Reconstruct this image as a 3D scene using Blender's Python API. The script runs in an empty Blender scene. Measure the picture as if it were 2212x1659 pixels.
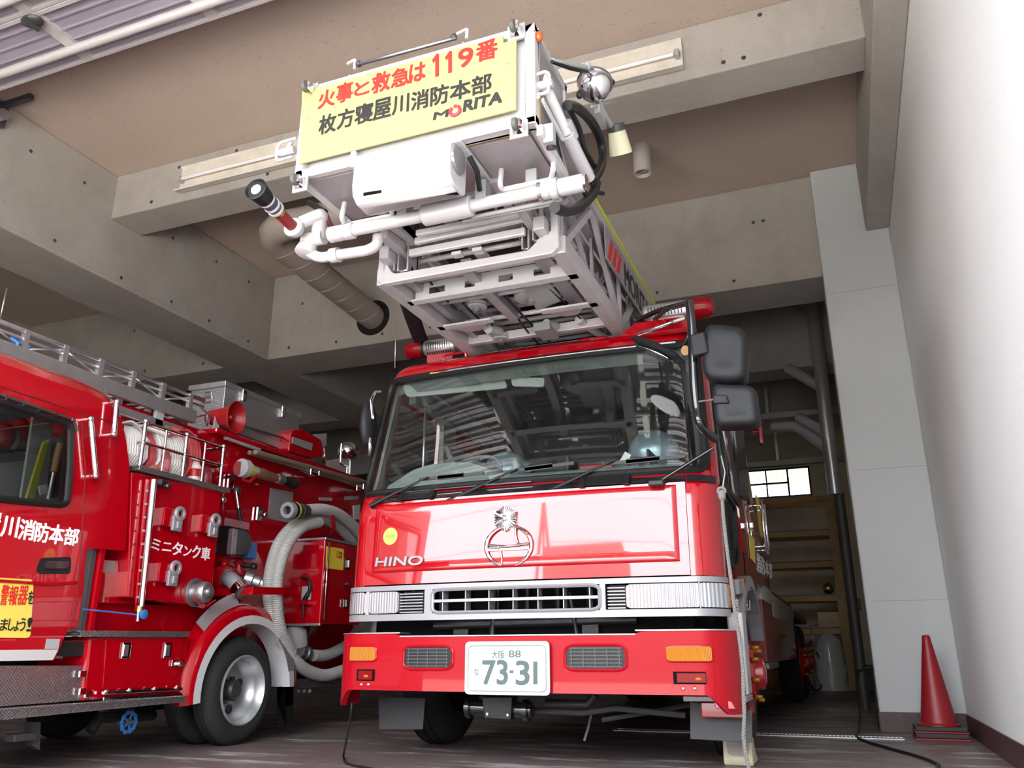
import bpy, bmesh, math, random
import numpy as np
from mathutils import Vector, Matrix

# ------------------------------------------------------------------ camera, sky, light, exposure
SC = bpy.context.scene
COL = SC.collection
FPX, YAW, PITCH, ROLL, CAMH = 1782.0, 0.37308, 0.31391, -0.00178, 0.64
_f = Vector((-math.sin(YAW) * math.cos(PITCH), math.cos(YAW) * math.cos(PITCH), math.sin(PITCH)))
_r0 = Vector((math.cos(YAW), math.sin(YAW), 0))
_u0 = _r0.cross(_f)
_r = _r0 * math.cos(ROLL) + _u0 * math.sin(ROLL)
_u = -_r0 * math.sin(ROLL) + _u0 * math.cos(ROLL)
cam = bpy.data.cameras.new('camera')
cam.sensor_width = 36.0
cam.lens = 36.0 * FPX / 2212.0
cam.clip_end = 300
cam.clip_start = 0.05
cam_o = bpy.data.objects.new('camera', cam)
COL.objects.link(cam_o)
m = Matrix((_r, _u, -_f)).transposed().to_4x4()
m.translation = Vector((0, 0, CAMH))
cam_o.matrix_world = m
SC.camera = cam_o

world = bpy.data.worlds.new('overcast_sky')
SC.world = world
world.use_nodes = True
wn = world.node_tree
bg = wn.nodes['Background']
bg.inputs['Color'].default_value = (0.93, 0.97, 1.0, 1)
bg.inputs['Strength'].default_value = 6.0

sun = bpy.data.lights.new('high_sun', 'SUN')
sun.energy = 22.0
sun.angle = math.radians(6)
sun.color = (1.0, 0.95, 0.88)
sun_o = bpy.data.objects.new('high_sun', sun)
COL.objects.link(sun_o)
sun_o.rotation_euler = (math.radians(-28), math.radians(10), 0)   # from behind the building: it lights the forecourt only

def portal(name, loc, size, rot):
    l = bpy.data.lights.new(name, 'AREA')
    l.shape = 'RECTANGLE'
    l.size, l.size_y = size
    l.cycles.is_portal = True
    o = bpy.data.objects.new(name, l)
    COL.objects.link(o)
    o.location = loc
    o.rotation_euler = rot
    return o
# light portals in the open front of the bay and in the rear window (they only guide the sky light)
portal('bay_opening_portal', (-2.79, -0.42, 2.27), (7.2, 4.55), (math.radians(90), 0, 0))
portal('window_portal', (-1.07, 18.25, 4.01), (1.4, 0.7), (math.radians(-90), 0, 0))

SC.view_settings.view_transform = 'Standard'
SC.view_settings.look = 'None'
SC.view_settings.gamma = 1.0
SC.view_settings.exposure = 1.08
SC.view_settings.use_curve_mapping = False
try:
    SC.cycles.max_bounces = 8
    SC.cycles.diffuse_bounces = 5
    SC.cycles.glossy_bounces = 4
    SC.cycles.transmission_bounces = 6
    SC.cycles.transparent_max_bounces = 12
    SC.cycles.use_denoising = True
    SC.cycles.sample_clamp_indirect = 8.0
    SC.cycles.caustics_reflective = False
    SC.cycles.caustics_refractive = False
except Exception:
    pass

# ------------------------------------------------------------------ measuring: where a sight line meets a plane of the place
def _ray(x, y):
    return _r * (x - 1106.0) - _u * (y - 829.5) + _f * FPX
_E = Vector((0, 0, CAMH))
def onX(x, y, X):
    d = _ray(x, y); return _E + d * (X / d.x)
def onY(x, y, Y):
    d = _ray(x, y); return _E + d * (Y / d.y)
def onZ(x, y, Z):
    d = _ray(x, y); return _E + d * ((Z - CAMH) / d.z)

# ------------------------------------------------------------------ materials
MATS = {}
def mat(name, color, rough=0.5, metal=0.0, coat=0.0, noise=None, bump=None, trans=None, alpha=None, spec=None):
    """Principled material; noise=(scale, second colour, amount), bump=(scale, strength)."""
    if name in MATS: return MATS[name]
    mt = bpy.data.materials.new(name)
    mt.use_nodes = True
    nt = mt.node_tree
    b = nt.nodes['Principled BSDF']
    c = tuple(color) + (1.0,)
    b.inputs['Base Color'].default_value = c
    b.inputs['Roughness'].default_value = rough
    b.inputs['Metallic'].default_value = metal
    b.inputs['Coat Weight'].default_value = coat
    b.inputs['Coat Roughness'].default_value = 0.03
    if spec is not None: b.inputs['Specular IOR Level'].default_value = spec
    if trans: b.inputs['Transmission Weight'].default_value = trans
    if noise or bump:
        tc = nt.nodes.new('ShaderNodeTexCoord')
    if noise:
        n = nt.nodes.new('ShaderNodeTexNoise')
        n.inputs['Scale'].default_value = noise[0]
        n.inputs['Detail'].default_value = 8
        n.inputs['Roughness'].default_value = 0.65
        nt.links.new(tc.outputs['Object'], n.inputs['Vector'])
        rp = nt.nodes.new('ShaderNodeValToRGB')
        rp.color_ramp.elements[0].position = 0.35
        rp.color_ramp.elements[1].position = 0.7
        mx = nt.nodes.new('ShaderNodeMix'); mx.data_type = 'RGBA'
        mx.inputs['A'].default_value = c
        mx.inputs['B'].default_value = tuple(noise[1]) + (1.0,)
        mul = nt.nodes.new('ShaderNodeMath'); mul.operation = 'MULTIPLY'; mul.inputs[1].default_value = noise[2]
        nt.links.new(n.outputs['Fac'], rp.inputs['Fac'])
        nt.links.new(rp.outputs['Color'], mul.inputs[0])
        nt.links.new(mul.outputs[0], mx.inputs['Factor'])
        nt.links.new(mx.outputs['Result'], b.inputs['Base Color'])
    if bump:
        n2 = nt.nodes.new('ShaderNodeTexNoise')
        n2.inputs['Scale'].default_value = bump[0]
        n2.inputs['Detail'].default_value = 5
        nt.links.new(tc.outputs['Object'], n2.inputs['Vector'])
        bp = nt.nodes.new('ShaderNodeBump')
        bp.inputs['Strength'].default_value = bump[1]
        bp.inputs['Distance'].default_value = 0.01
        nt.links.new(n2.outputs['Fac'], bp.inputs['Height'])
        nt.links.new(bp.outputs['Normal'], b.inputs['Normal'])
    MATS[name] = mt
    return mt

def concrete(name, base, stain, speck, stain_amt=0.5, rough=0.85):
    """cast concrete: broad stains, fine specks, slight relief"""
    mt = mat(name, base, rough, bump=(60, 0.25))
    nt = mt.node_tree; b = nt.nodes['Principled BSDF']
    tc = [n for n in nt.nodes if n.type == 'TEX_COORD'][0]
    def noise(sc, det, lo, hi, stretch=None):
        n = nt.nodes.new('ShaderNodeTexNoise'); n.inputs['Scale'].default_value = sc; n.inputs['Detail'].default_value = det
        n.inputs['Roughness'].default_value = 0.6
        if stretch:
            mp = nt.nodes.new('ShaderNodeMapping'); mp.inputs['Scale'].default_value = stretch
            nt.links.new(tc.outputs['Object'], mp.inputs['Vector']); nt.links.new(mp.outputs['Vector'], n.inputs['Vector'])
        else:
            nt.links.new(tc.outputs['Object'], n.inputs['Vector'])
        r = nt.nodes.new('ShaderNodeMapRange'); r.inputs['From Min'].default_value = lo; r.inputs['From Max'].default_value = hi
        nt.links.new(n.outputs['Fac'], r.inputs['Value'])
        return r.outputs['Result']
    def mix(fac, amt, a, col):
        mu = nt.nodes.new('ShaderNodeMath'); mu.operation = 'MULTIPLY'; mu.inputs[1].default_value = amt
        nt.links.new(fac, mu.inputs[0])
        mx = nt.nodes.new('ShaderNodeMix'); mx.data_type = 'RGBA'
        nt.links.new(mu.outputs[0], mx.inputs['Factor'])
        if isinstance(a, tuple): mx.inputs['A'].default_value = a + (1,)
        else: nt.links.new(a, mx.inputs['A'])
        mx.inputs['B'].default_value = tuple(col) + (1,)
        return mx.outputs['Result']
    c = mix(noise(1.3, 6, 0.42, 0.72), stain_amt, tuple(base), stain)
    c = mix(noise(5, 8, 0.5, 0.75, (1, 1, 0.35)), stain_amt * 0.6, c, stain)
    c = mix(noise(38, 2, 0.66, 0.72), 0.55, c, speck)
    nt.links.new(c, b.inputs['Base Color'])
    return mt

def glass(name, tint=(0.75, 0.82, 0.8), refl=0.9, ior=1.5):
    """thin pane: see-through with a Fresnel reflection"""
    if name in MATS: return MATS[name]
    mt = bpy.data.materials.new(name); mt.use_nodes = True
    nt = mt.node_tree; nt.nodes.clear()
    out = nt.nodes.new('ShaderNodeOutputMaterial')
    tr = nt.nodes.new('ShaderNodeBsdfTransparent'); tr.inputs['Color'].default_value = tuple(tint) + (1,)
    gl = nt.nodes.new('ShaderNodeBsdfGlossy'); gl.inputs['Roughness'].default_value = 0.01
    gl.inputs['Color'].default_value = (refl, refl, refl, 1)
    lw = nt.nodes.new('ShaderNodeLayerWeight'); lw.inputs['Blend'].default_value = 0.5
    pw = nt.nodes.new('ShaderNodeMath'); pw.operation = 'POWER'; pw.inputs[1].default_value = 5.0
    nt.links.new(lw.outputs['Facing'], pw.inputs[0])
    f0 = ((ior - 1) / (ior + 1)) ** 2
    fr = nt.nodes.new('ShaderNodeMath'); fr.operation = 'MULTIPLY_ADD'; fr.inputs[1].default_value = 1 - f0; fr.inputs[2].default_value = f0
    nt.links.new(pw.outputs[0], fr.inputs[0])
    mx = nt.nodes.new('ShaderNodeMixShader')
    nt.links.new(fr.outputs[0], mx.inputs[0]); nt.links.new(tr.outputs[0], mx.inputs[1]); nt.links.new(gl.outputs[0], mx.inputs[2])
    nt.links.new(mx.outputs[0], out.inputs['Surface'])
    MATS[name] = mt
    return mt

def diamond(name, color, dark, rough=0.28):
    """checker plate: groups of short raised bars, turned alternately"""
    mt = mat(name, color, rough, 0.85)
    nt = mt.node_tree; b = nt.nodes['Principled BSDF']
    tc = nt.nodes.new('ShaderNodeTexCoord')
    def wave(rot):
        mp = nt.nodes.new('ShaderNodeMapping'); mp.inputs['Rotation'].default_value = rot
        w = nt.nodes.new('ShaderNodeTexWave'); w.inputs['Scale'].default_value = 24.0
        nt.links.new(tc.outputs['Object'], mp.inputs['Vector']); nt.links.new(mp.outputs['Vector'], w.inputs['Vector'])
        return w.outputs['Fac']
    ck = nt.nodes.new('ShaderNodeTexChecker'); ck.inputs['Scale'].default_value = 20.0
    mp = nt.nodes.new('ShaderNodeMapping'); mp.inputs['Location'].default_value = (0.013, 0.013, 0.013)
    mp.inputs['Rotation'].default_value = (math.radians(45), 0, 0)
    nt.links.new(tc.outputs['Object'], mp.inputs['Vector']); nt.links.new(mp.outputs['Vector'], ck.inputs['Vector'])
    mx = nt.nodes.new('ShaderNodeMix')
    a, c = wave((math.radians(45), 0, math.radians(90))), wave((math.radians(-45), 0, math.radians(90)))
    nt.links.new(ck.outputs['Fac'], mx.inputs['Factor'])
    nt.links.new(a, mx.inputs['A']); nt.links.new(c, mx.inputs['B'])
    rg = nt.nodes.new('ShaderNodeMapRange'); rg.inputs['From Min'].default_value = 0.45; rg.inputs['From Max'].default_value = 0.8
    nt.links.new(mx.outputs['Result'], rg.inputs['Value'])
    bp = nt.nodes.new('ShaderNodeBump'); bp.inputs['Strength'].default_value = 0.9; bp.inputs['Distance'].default_value = 0.006
    nt.links.new(rg.outputs['Result'], bp.inputs['Height'])
    nt.links.new(bp.outputs['Normal'], b.inputs['Normal'])
    cm = nt.nodes.new('ShaderNodeMix'); cm.data_type = 'RGBA'
    cm.inputs['A'].default_value = tuple(dark) + (1,); cm.inputs['B'].default_value = tuple(color) + (1,)
    nt.links.new(rg.outputs['Result'], cm.inputs['Factor']); nt.links.new(cm.outputs['Result'], b.inputs['Base Color'])
    return mt

def ribbed_lens(mt, scale=40.0):
    """fine upright ribs moulded into a lamp lens"""
    nt = mt.node_tree
    tc = nt.nodes.new('ShaderNodeTexCoord'); w = nt.nodes.new('ShaderNodeTexWave'); w.inputs['Scale'].default_value = scale
    bp = nt.nodes.new('ShaderNodeBump'); bp.inputs['Strength'].default_value = 0.6; bp.inputs['Distance'].default_value = 0.006
    nt.links.new(tc.outputs['Object'], w.inputs['Vector']); nt.links.new(w.outputs['Fac'], bp.inputs['Height'])
    nt.links.new(bp.outputs['Normal'], nt.nodes['Principled BSDF'].inputs['Normal'])

RED = mat('fire_red_paint', (0.37, 0.0005, 0.006), 0.2, 0, 1.0, spec=0.2)
RED.node_tree.nodes['Principled BSDF'].inputs['Coat IOR'].default_value = 1.65
REDB = mat('bumper_red_paint', (0.37, 0.0005, 0.009), 0.35, 0, 0.25, spec=0.2)
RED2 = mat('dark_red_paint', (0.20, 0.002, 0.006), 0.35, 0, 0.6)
REDM = mat('red_plastic', (0.32, 0.004, 0.008), 0.4)
WHITE = mat('white_paint', (0.54, 0.53, 0.545), 0.32, 0, 0.3)
GREYW = mat('ladder_silver_paint', (0.52, 0.49, 0.515), 0.4, 0.15, noise=(9, (0.36, 0.33, 0.35), 0.5))
ALU = mat('brushed_aluminium', (0.62, 0.62, 0.64), 0.33, 0.85, noise=(14, (0.42, 0.41, 0.42), 0.5))
ALUP = mat('grey_sheet_aluminium', (0.44, 0.41, 0.43), 0.45, 0.5, noise=(5, (0.30, 0.27, 0.29), 0.6))
CHROME = mat('chrome', (0.86, 0.86, 0.88), 0.07, 1.0)
STEEL = mat('dull_steel', (0.45, 0.45, 0.47), 0.35, 0.9)
DARKST = mat('dark_steel', (0.07, 0.07, 0.075), 0.45, 0.4)
BLACK = mat('black_plastic', (0.010, 0.0105, 0.012), 0.42, spec=0.35)
BLACKG = mat('gloss_black', (0.01, 0.01, 0.012), 0.15, 0, 0.5)
CHARC = mat('charcoal_plastic', (0.014, 0.015, 0.018), 0.5, spec=0.3)
RUBBER = mat('tyre_rubber', (0.013, 0.013, 0.014), 0.75, noise=(25, (0.026, 0.025, 0.024), 0.6), bump=(90, 0.15))
GASKET = mat('black_rubber_gasket', (0.007, 0.007, 0.0075), 0.5, spec=0.3)
SILVER = mat('silver_plastic', (0.30, 0.30, 0.32), 0.35, 0.3)
GREYP = mat('grey_plastic', (0.24, 0.25, 0.26), 0.55)
LGREY = mat('light_grey_plastic', (0.36, 0.37, 0.37), 0.6)
DASH = mat('grey_dashboard', (0.20, 0.22, 0.23), 0.6)
YEL = mat('pale_yellow_sign', (0.47, 0.455, 0.175), 0.5, spec=0.2)
YELS = mat('yellow_sticker', (0.80, 0.62, 0.05), 0.45)
LYEL = mat('light_yellow_sticker', (0.74, 0.60, 0.10), 0.45)
AMBERB = mat('amber_stripe', (0.62, 0.36, 0.02), 0.5)
LREDT = mat('red_lettering', (0.62, 0.02, 0.015), 0.5)
LBLKT = mat('black_lettering', (0.012, 0.012, 0.012), 0.5)
LWHT = mat('white_lettering', (0.85, 0.85, 0.85), 0.4)
LGRT = mat('grey_green_lettering', (0.10, 0.135, 0.135), 0.6, spec=0.2)
AMBER = mat('amber_lens', (0.50, 0.17, 0.0), 0.15, 0, 0.3)
REDL = mat('red_lens', (0.20, 0.001, 0.004), 0.25, 0, 0.0, spec=0.25)
LENSW = mat('clear_lamp_lens', (0.50, 0.52, 0.56), 0.10, 0.55, 0.8)
PLATEW = mat('white_plate', (0.62, 0.63, 0.62), 0.45, spec=0.2)
WOOD = mat('pale_timber', (0.50, 0.33, 0.15), 0.6, noise=(7, (0.36, 0.22, 0.09), 0.7))
POLEW = mat('weathered_pole_wood', (0.22, 0.15, 0.11), 0.6, noise=(20, (0.13, 0.09, 0.07), 0.6))
CARD = mat('cardboard', (0.52, 0.38, 0.22), 0.8)
HOSEG = mat('grey_suction_hose', (0.36, 0.355, 0.34), 0.5, noise=(6, (0.27, 0.265, 0.26), 0.5))
CANVAS = mat('white_canvas_hose', (0.66, 0.62, 0.60), 0.85, bump=(200, 0.3))
CANVR = mat('red_canvas', (0.42, 0.05, 0.06), 0.8)
ROPE = mat('grey_rope', (0.20, 0.195, 0.185), 0.85)
BLUEV = mat('blue_valve_paint', (0.03, 0.16, 0.46), 0.35)
CONER = mat('traffic_cone_red', (0.30, 0.012, 0.018), 0.42)
CREAM = mat('cream_plastic', (0.70, 0.68, 0.48), 0.5)
CHOCK = mat('worn_cream_chock', (0.62, 0.57, 0.40), 0.7, noise=(8, (0.40, 0.36, 0.26), 0.7))
BRASS = mat('brass', (0.55, 0.36, 0.10), 0.25, 1.0)
GOLDB = mat('amber_wheel_nut', (0.36, 0.17, 0.01), 0.35, 0.3)
SEATB = mat('silver_blue_hood', (0.34, 0.42, 0.50), 0.28, 0.5)
TUBE = mat('fluorescent_tube_glass', (0.85, 0.83, 0.84), 0.25)
FIXT = mat('cream_enamel', (0.76, 0.71, 0.63), 0.4, noise=(4, (0.48, 0.43, 0.36), 0.6))
DUCT = mat('taupe_spiral_duct', (0.34, 0.29, 0.255), 0.5)
FOILP = mat('clear_plastic_sheet', (0.6, 0.6, 0.58), 0.25, 0, 0.3, bump=(14, 0.9))
GLASSW = glass('windscreen_glass', (0.88, 0.92, 0.90), 0.9, 1.65)
GLASST = glass('tinted_door_glass', (0.55, 0.58, 0.57), 0.9, 1.6)
GLASSP = glass('window_pane_glass', (0.85, 0.88, 0.88))
DIA = diamond('checker_plate', (0.52, 0.52, 0.53), (0.24, 0.235, 0.24))
DIAW = diamond('bright_checker_plate', (0.66, 0.66, 0.68), (0.46, 0.46, 0.47), 0.38)
DARKM = mat('matt_black_and_shade', (0.006, 0.006, 0.0065), 0.9, spec=0.1)  # near-black puts recess shade into the colour; also the black lamp housings
ribbed_lens(AMBER)
ribbed_lens(LENSW, 16.0)

# ------------------------------------------------------------------ building
def tag(o, label=None, cat=None, group=None, kind=None):
    if label: o['label'] = label
    if cat: o['category'] = cat
    if group: o['group'] = group
    if kind: o['kind'] = kind
    return o

def thing(name, label, cat, loc=(0, 0, 0), group=None):
    o = bpy.data.objects.new(name, None)
    o.empty_display_size = 0.1
    COL.objects.link(o)
    o.location = loc
    return tag(o, label, cat, group)

class MB:
    def __init__(self): self.v = []; self.f = []; self.sm = []
    def add(self, vs, fs, smooth=False):
        n = len(self.v)
        self.v += [tuple(p) for p in vs]
        self.f += [tuple(i + n for i in q) for q in fs]
        self.sm += [smooth] * len(fs)
        return self
    def box(self, a, b):
        x0, y0, z0 = (min(a[i], b[i]) for i in range(3)); x1, y1, z1 = (max(a[i], b[i]) for i in range(3))
        return self.add([(x0, y0, z0), (x1, y0, z0), (x1, y1, z0), (x0, y1, z0), (x0, y0, z1), (x1, y0, z1), (x1, y1, z1), (x0, y1, z1)],
                        [(0, 3, 2, 1), (4, 5, 6, 7), (0, 1, 5, 4), (1, 2, 6, 5), (2, 3, 7, 6), (3, 0, 4, 7)])
    def obox(self, c, ax, ay, az, sx, sy, sz):
        """oriented box about c; ax, ay, az unit axes, sizes full"""
        c = Vector(c); ax, ay, az = Vector(ax) * sx / 2, Vector(ay) * sy / 2, Vector(az) * sz / 2
        P = [c + ax * i + ay * j + az * k for k in (-1, 1) for i, j in ((-1, -1), (1, -1), (1, 1), (-1, 1))]
        return self.add(P, [(0, 3, 2, 1), (4, 5, 6, 7), (0, 1, 5, 4), (1, 2, 6, 5), (2, 3, 7, 6), (3, 0, 4, 7)])
    def bar(self, p, q, w, h, up=(0, 0, 1)):
        """rectangular bar from p to q; w across, h along up"""
        p, q = Vector(p), Vector(q); d = (q - p); L = d.length
        if L < 1e-6: return self
        d /= L; up = Vector(up); s = d.cross(up)
        if s.length < 1e-4: s = d.cross(Vector((1, 0, 0)))
        s.normalize(); t = s.cross(d)
        return self.obox((p + q) / 2, s, d, t, w, L, h)
    def slab(self, pts, depth):
        """flat polygon pts (3D) with thickness vector depth"""
        n = len(pts); P = [Vector(p) for p in pts]; d = Vector(depth)
        vs = P + [p + d for p in P]
        nrm = sum(((P[i] - P[0]).cross(P[(i + 1) % n] - P[0]) for i in range(n)), Vector())
        fs = [tuple(range(n)), tuple(reversed(range(n, 2 * n)))] + [(i, i + n, (i + 1) % n + n, (i + 1) % n) for i in range(n)]
        if nrm.dot(d) > 0: fs = [tuple(reversed(f)) for f in fs]
        return self.add(vs, fs)
    def tube(self, path, r, seg=10, closed=False, caps=True, smooth=True):
        P = [Vector(p) for p in path]; n = len(P)
        R = r if isinstance(r, (list, tuple)) else [r] * n
        vs = []; N = None
        for i in range(n):
            a = P[i - 1] if (i > 0 or closed) else P[i]; b = P[(i + 1) % n] if (i < n - 1 or closed) else P[i]
            T = (b - a)
            if T.length < 1e-9: T = Vector((0, 0, 1))
            T.normalize()
            if N is None:
                N = T.cross(Vector((0, 0, 1)))
                if N.length < 0.05: N = T.cross(Vector((1, 0, 0)))
            N = N - T * N.dot(T)
            if N.length < 1e-6: N = T.cross(Vector((0, 1, 0)))
            N.normalize(); B = T.cross(N)
            for k in range(seg):
                t = 2 * math.pi * k / seg
                vs.append(P[i] + (N * math.cos(t) + B * math.sin(t)) * R[i])
        fs = []
        for i in range(n if closed else n - 1):
            j = (i + 1) % n
            for k in range(seg):
                k2 = (k + 1) % seg
                fs.append((i * seg + k, i * seg + k2, j * seg + k2, j * seg + k))
        self.add(vs, fs, smooth)
        if caps and not closed:
            self.add(vs[:seg], [tuple(reversed(range(seg)))]); self.add(vs[-seg:], [tuple(range(seg))])
        return self
    def cyl(self, p, q, r, seg=20, r2=None):
        return self.tube([p, q], [r, r if r2 is None else r2], seg)
    def lathe(self, c, axis, prof, seg=32, ref=None):
        """prof = [(along, radius)...] about axis through c"""
        c = Vector(c); T = Vector(axis).normalized()
        N = T.cross(Vector(ref) if ref else Vector((0, 0, 1)))
        if N.length < 0.05: N = T.cross(Vector((1, 0, 0)))
        N.normalize(); B = T.cross(N)
        vs = []
        for a, r in prof:
            for k in range(seg):
                t = 2 * math.pi * k / seg
                vs.append(c + T * a + (N * math.cos(t) + B * math.sin(t)) * max(r, 1e-5))
        fs = []
        for i in range(len(prof) - 1):
            for k in range(seg):
                k2 = (k + 1) % seg
                fs.append((i * seg + k, i * seg + k2, (i + 1) * seg + k2, (i + 1) * seg + k))
        return self.add(vs, fs, True)
    def ball(self, c, r, sc=(1, 1, 1), seg=16):
        c = Vector(c); vs = []; n = seg // 2
        for i in range(n + 1):
            a = math.pi * i / n
            for k in range(seg):
                t = 2 * math.pi * k / seg
                vs.append(c + Vector((math.sin(a) * math.cos(t) * sc[0], math.sin(a) * math.sin(t) * sc[1], math.cos(a) * sc[2])) * r)
        fs = [(i * seg + k, (i + 1) * seg + k, (i + 1) * seg + (k + 1) % seg, i * seg + (k + 1) % seg) for i in range(n) for k in range(seg)]
        return self.add(vs, fs, True)
    def grid(self, rows, smooth=True, thick=None):
        """rows of points -> sheet; thick = function(row, col) -> offset vector of the back side"""
        nr, nc = len(rows), len(rows[0])
        vs = [Vector(p) for r in rows for p in r]
        fs = [(i * nc + j, i * nc + j + 1, (i + 1) * nc + j + 1, (i + 1) * nc + j) for i in range(nr - 1) for j in range(nc - 1)]
        if thick is None: return self.add(vs, fs, smooth)
        bk = [vs[i * nc + j] + Vector(thick(i, j)) for i in range(nr) for j in range(nc)]
        n = len(vs)
        self.add(vs, fs, smooth)
        self.add(bk, [tuple(reversed(f)) for f in fs], smooth)
        rim = [j for j in range(nc)] + [i * nc + nc - 1 for i in range(1, nr)] + [(nr - 1) * nc + j for j in range(nc - 2, -1, -1)] + [i * nc for i in range(nr - 2, 0, -1)]
        rv = [vs[k] for k in rim] + [bk[k] for k in rim]; L = len(rim)
        self.add(rv, [(i, i + L, (i + 1) % L + L, (i + 1) % L) for i in range(L)])
        return self
    def build(self, name, material, parent=None, bevel=0, seg=2, autosmooth=True):
        me = bpy.data.meshes.new(name)
        me.from_pydata(self.v, [], self.f)
        me.polygons.foreach_set('use_smooth', self.sm)
        bm = bmesh.new(); bm.from_mesh(me)
        bmesh.ops.remove_doubles(bm, verts=bm.verts, dist=1e-5)
        bmesh.ops.recalc_face_normals(bm, faces=bm.faces)
        for e in bm.edges:
            if len(e.link_faces) == 2 and e.calc_face_angle(0) > 0.7: e.smooth = False
        bm.to_mesh(me); bm.free()
        me.materials.append(material)
        o = bpy.data.objects.new(name, me)
        COL.objects.link(o)
        if parent is not None:
            o.parent = parent
            o.matrix_parent_inverse = Matrix.Translation(-wloc(parent))
        if bevel:
            md = o.modifiers.new('edge', 'BEVEL'); md.width = bevel; md.segments = seg; md.limit_method = 'ANGLE'; md.angle_limit = 0.6
            md.harden_normals = False
        return o

def wloc(o):
    """world position of an unrotated chain"""
    v = Vector(o.location)
    if o.parent is not None:
        v = v + o.matrix_parent_inverse.translation + wloc(o.parent)
    return v

def copy_thing(root, loc, label=None):
    r = root.copy(); COL.objects.link(r); r.location = loc
    if label: r['label'] = label
    for ch in list(root.children):
        c = ch.copy(); COL.objects.link(c); c.parent = r
        for g in list(ch.children):
            d = g.copy(); COL.objects.link(d); d.parent = c
    return r

def arc(c, u, v, r, a0, a1, n=12, r2=None):
    c, u, v = Vector(c), Vector(u), Vector(v); r2 = r if r2 is None else r2
    return [c + u * r * math.cos(a0 + (a1 - a0) * i / n) + v * r2 * math.sin(a0 + (a1 - a0) * i / n) for i in range(n + 1)]

def fillet(pts, r, n=5, closed=False):
    """round the corners of a polyline / polygon"""
    P = [Vector(p) for p in pts]; out = []; N = len(P)
    for i in range(N):
        if not closed and i in (0, N - 1): out.append(P[i]); continue
        a, b, c = P[i - 1], P[i], P[(i + 1) % N]
        d1, d2 = (a - b), (c - b); l = min(r, d1.length * 0.48, d2.length * 0.48)
        p, q = b + d1.normalized() * l, b + d2.normalized() * l
        for k in range(n + 1):
            t = k / n; out.append(p * (1 - t) ** 2 + b * 2 * t * (1 - t) + q * t * t)
    return out

def spline(pts, n=8, closed=False):
    P = [Vector(p) for p in pts]; out = []; N = len(P)
    for i in range(N if closed else N - 1):
        p1, p2 = P[i], P[(i + 1) % N]
        p0 = P[i - 1] if (i > 0 or closed) else p1; p3 = P[(i + 2) % N] if (i + 2 < N or closed) else p2
        for k in range(n):
            t = k / n
            out.append(0.5 * ((2 * p1) + (p2 - p0) * t + (2 * p0 - 5 * p1 + 4 * p2 - p3) * t * t + (3 * p1 - p0 - 3 * p2 + p3) * t ** 3))
    if not closed: out.append(P[-1])
    return out

def text_on(s, bl, br, tl, material, parent, depth=0.002, weight=0.0, name='lettering', shear=0.0):
    """lettering stretched into the parallelogram bl, br, tl"""
    cu = bpy.data.curves.new('lettering', 'FONT')
    cu.body = s; cu.size = 1.0; cu.shear = shear; cu.resolution_u = 4
    to = bpy.data.objects.new('lettering_source', cu); COL.objects.link(to)
    dg = bpy.context.evaluated_depsgraph_get(); dg.update()
    me = bpy.data.meshes.new_from_object(to.evaluated_get(dg))
    bpy.data.objects.remove(to)
    co = [v.co.copy() for v in me.vertices]
    x0, x1 = min(c.x for c in co), max(c.x for c in co); y0, y1 = min(c.y for c in co), max(c.y for c in co)
    bl, br, tl = Vector(bl), Vector(br), Vector(tl)
    U, V = br - bl, tl - bl; N = U.cross(V).normalized()
    front = [bl + U * ((c.x - x0) / (x1 - x0)) + V * ((c.y - y0) / (y1 - y0)) + N * depth for c in co]
    mbd = MB()
    hgt = V.length
    shifts = [Vector((0, 0, 0))] if weight <= 0 else [U.normalized() * (hgt * weight * 1.6 * math.cos(a)) + V.normalized() * (hgt * weight * 1.6 * math.sin(a)) + N * (1e-5 * i) for i, a in enumerate([0.6, 2.2, 3.8, 5.4])]
    for sh_ in shifts: mbd.add([p + sh_ for p in front], [tuple(p.vertices) for p in me.polygons])
    n = len(front)
    # side walls down to the surface
    cnt = {}
    for p in me.polygons:
        vs = list(p.vertices)
        for a, b in zip(vs, vs[1:] + vs[:1]): cnt[(a, b)] = cnt.get((a, b), 0) + 1
    for (a, b) in cnt:
        if (b, a) not in cnt:
            [mbd.add([front[a] + sh_, front[b] + sh_, front[b] + sh_ - N * depth, front[a] + sh_ - N * depth], [(1, 0, 3, 2)]) for sh_ in shifts]
    bpy.data.meshes.remove(me)
    return mbd.build(name, material, parent)
# ------------------------------------------------------------------ the building
XW = 0.81                                     # painted wall on the right
M_CEIL = concrete('ceiling_mineral_board', (0.50, 0.405, 0.34), (0.45, 0.36, 0.30), (0.22, 0.17, 0.14), 0.5)
M_BEAM = concrete('beam_concrete', (0.42, 0.39, 0.355), (0.31, 0.28, 0.25), (0.24, 0.22, 0.2), 0.7)
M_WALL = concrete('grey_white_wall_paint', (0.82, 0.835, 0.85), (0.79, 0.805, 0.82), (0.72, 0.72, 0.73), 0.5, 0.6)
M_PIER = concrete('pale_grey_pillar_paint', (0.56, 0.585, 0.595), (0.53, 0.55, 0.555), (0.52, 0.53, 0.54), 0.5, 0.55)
M_REAR = concrete('cream_rear_wall', (0.80, 0.70, 0.50), (0.72, 0.62, 0.44), (0.4, 0.34, 0.24), 0.4)
M_SKIRT = mat('maroon_skirting_paint', (0.06, 0.024, 0.028), 0.45, noise=(30, (0.10, 0.06, 0.06), 0.4))
M_SHUT = mat('lavender_grey_door_panel', (0.40, 0.36, 0.42), 0.35, 0.3, noise=(2, (0.34, 0.30, 0.36), 0.5))
M_RAIL = mat('pale_door_rail', (0.62, 0.58, 0.58), 0.35, 0.3)
M_OUT = mat('forecourt_concrete', (0.55, 0.53, 0.50), 0.9)

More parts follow.
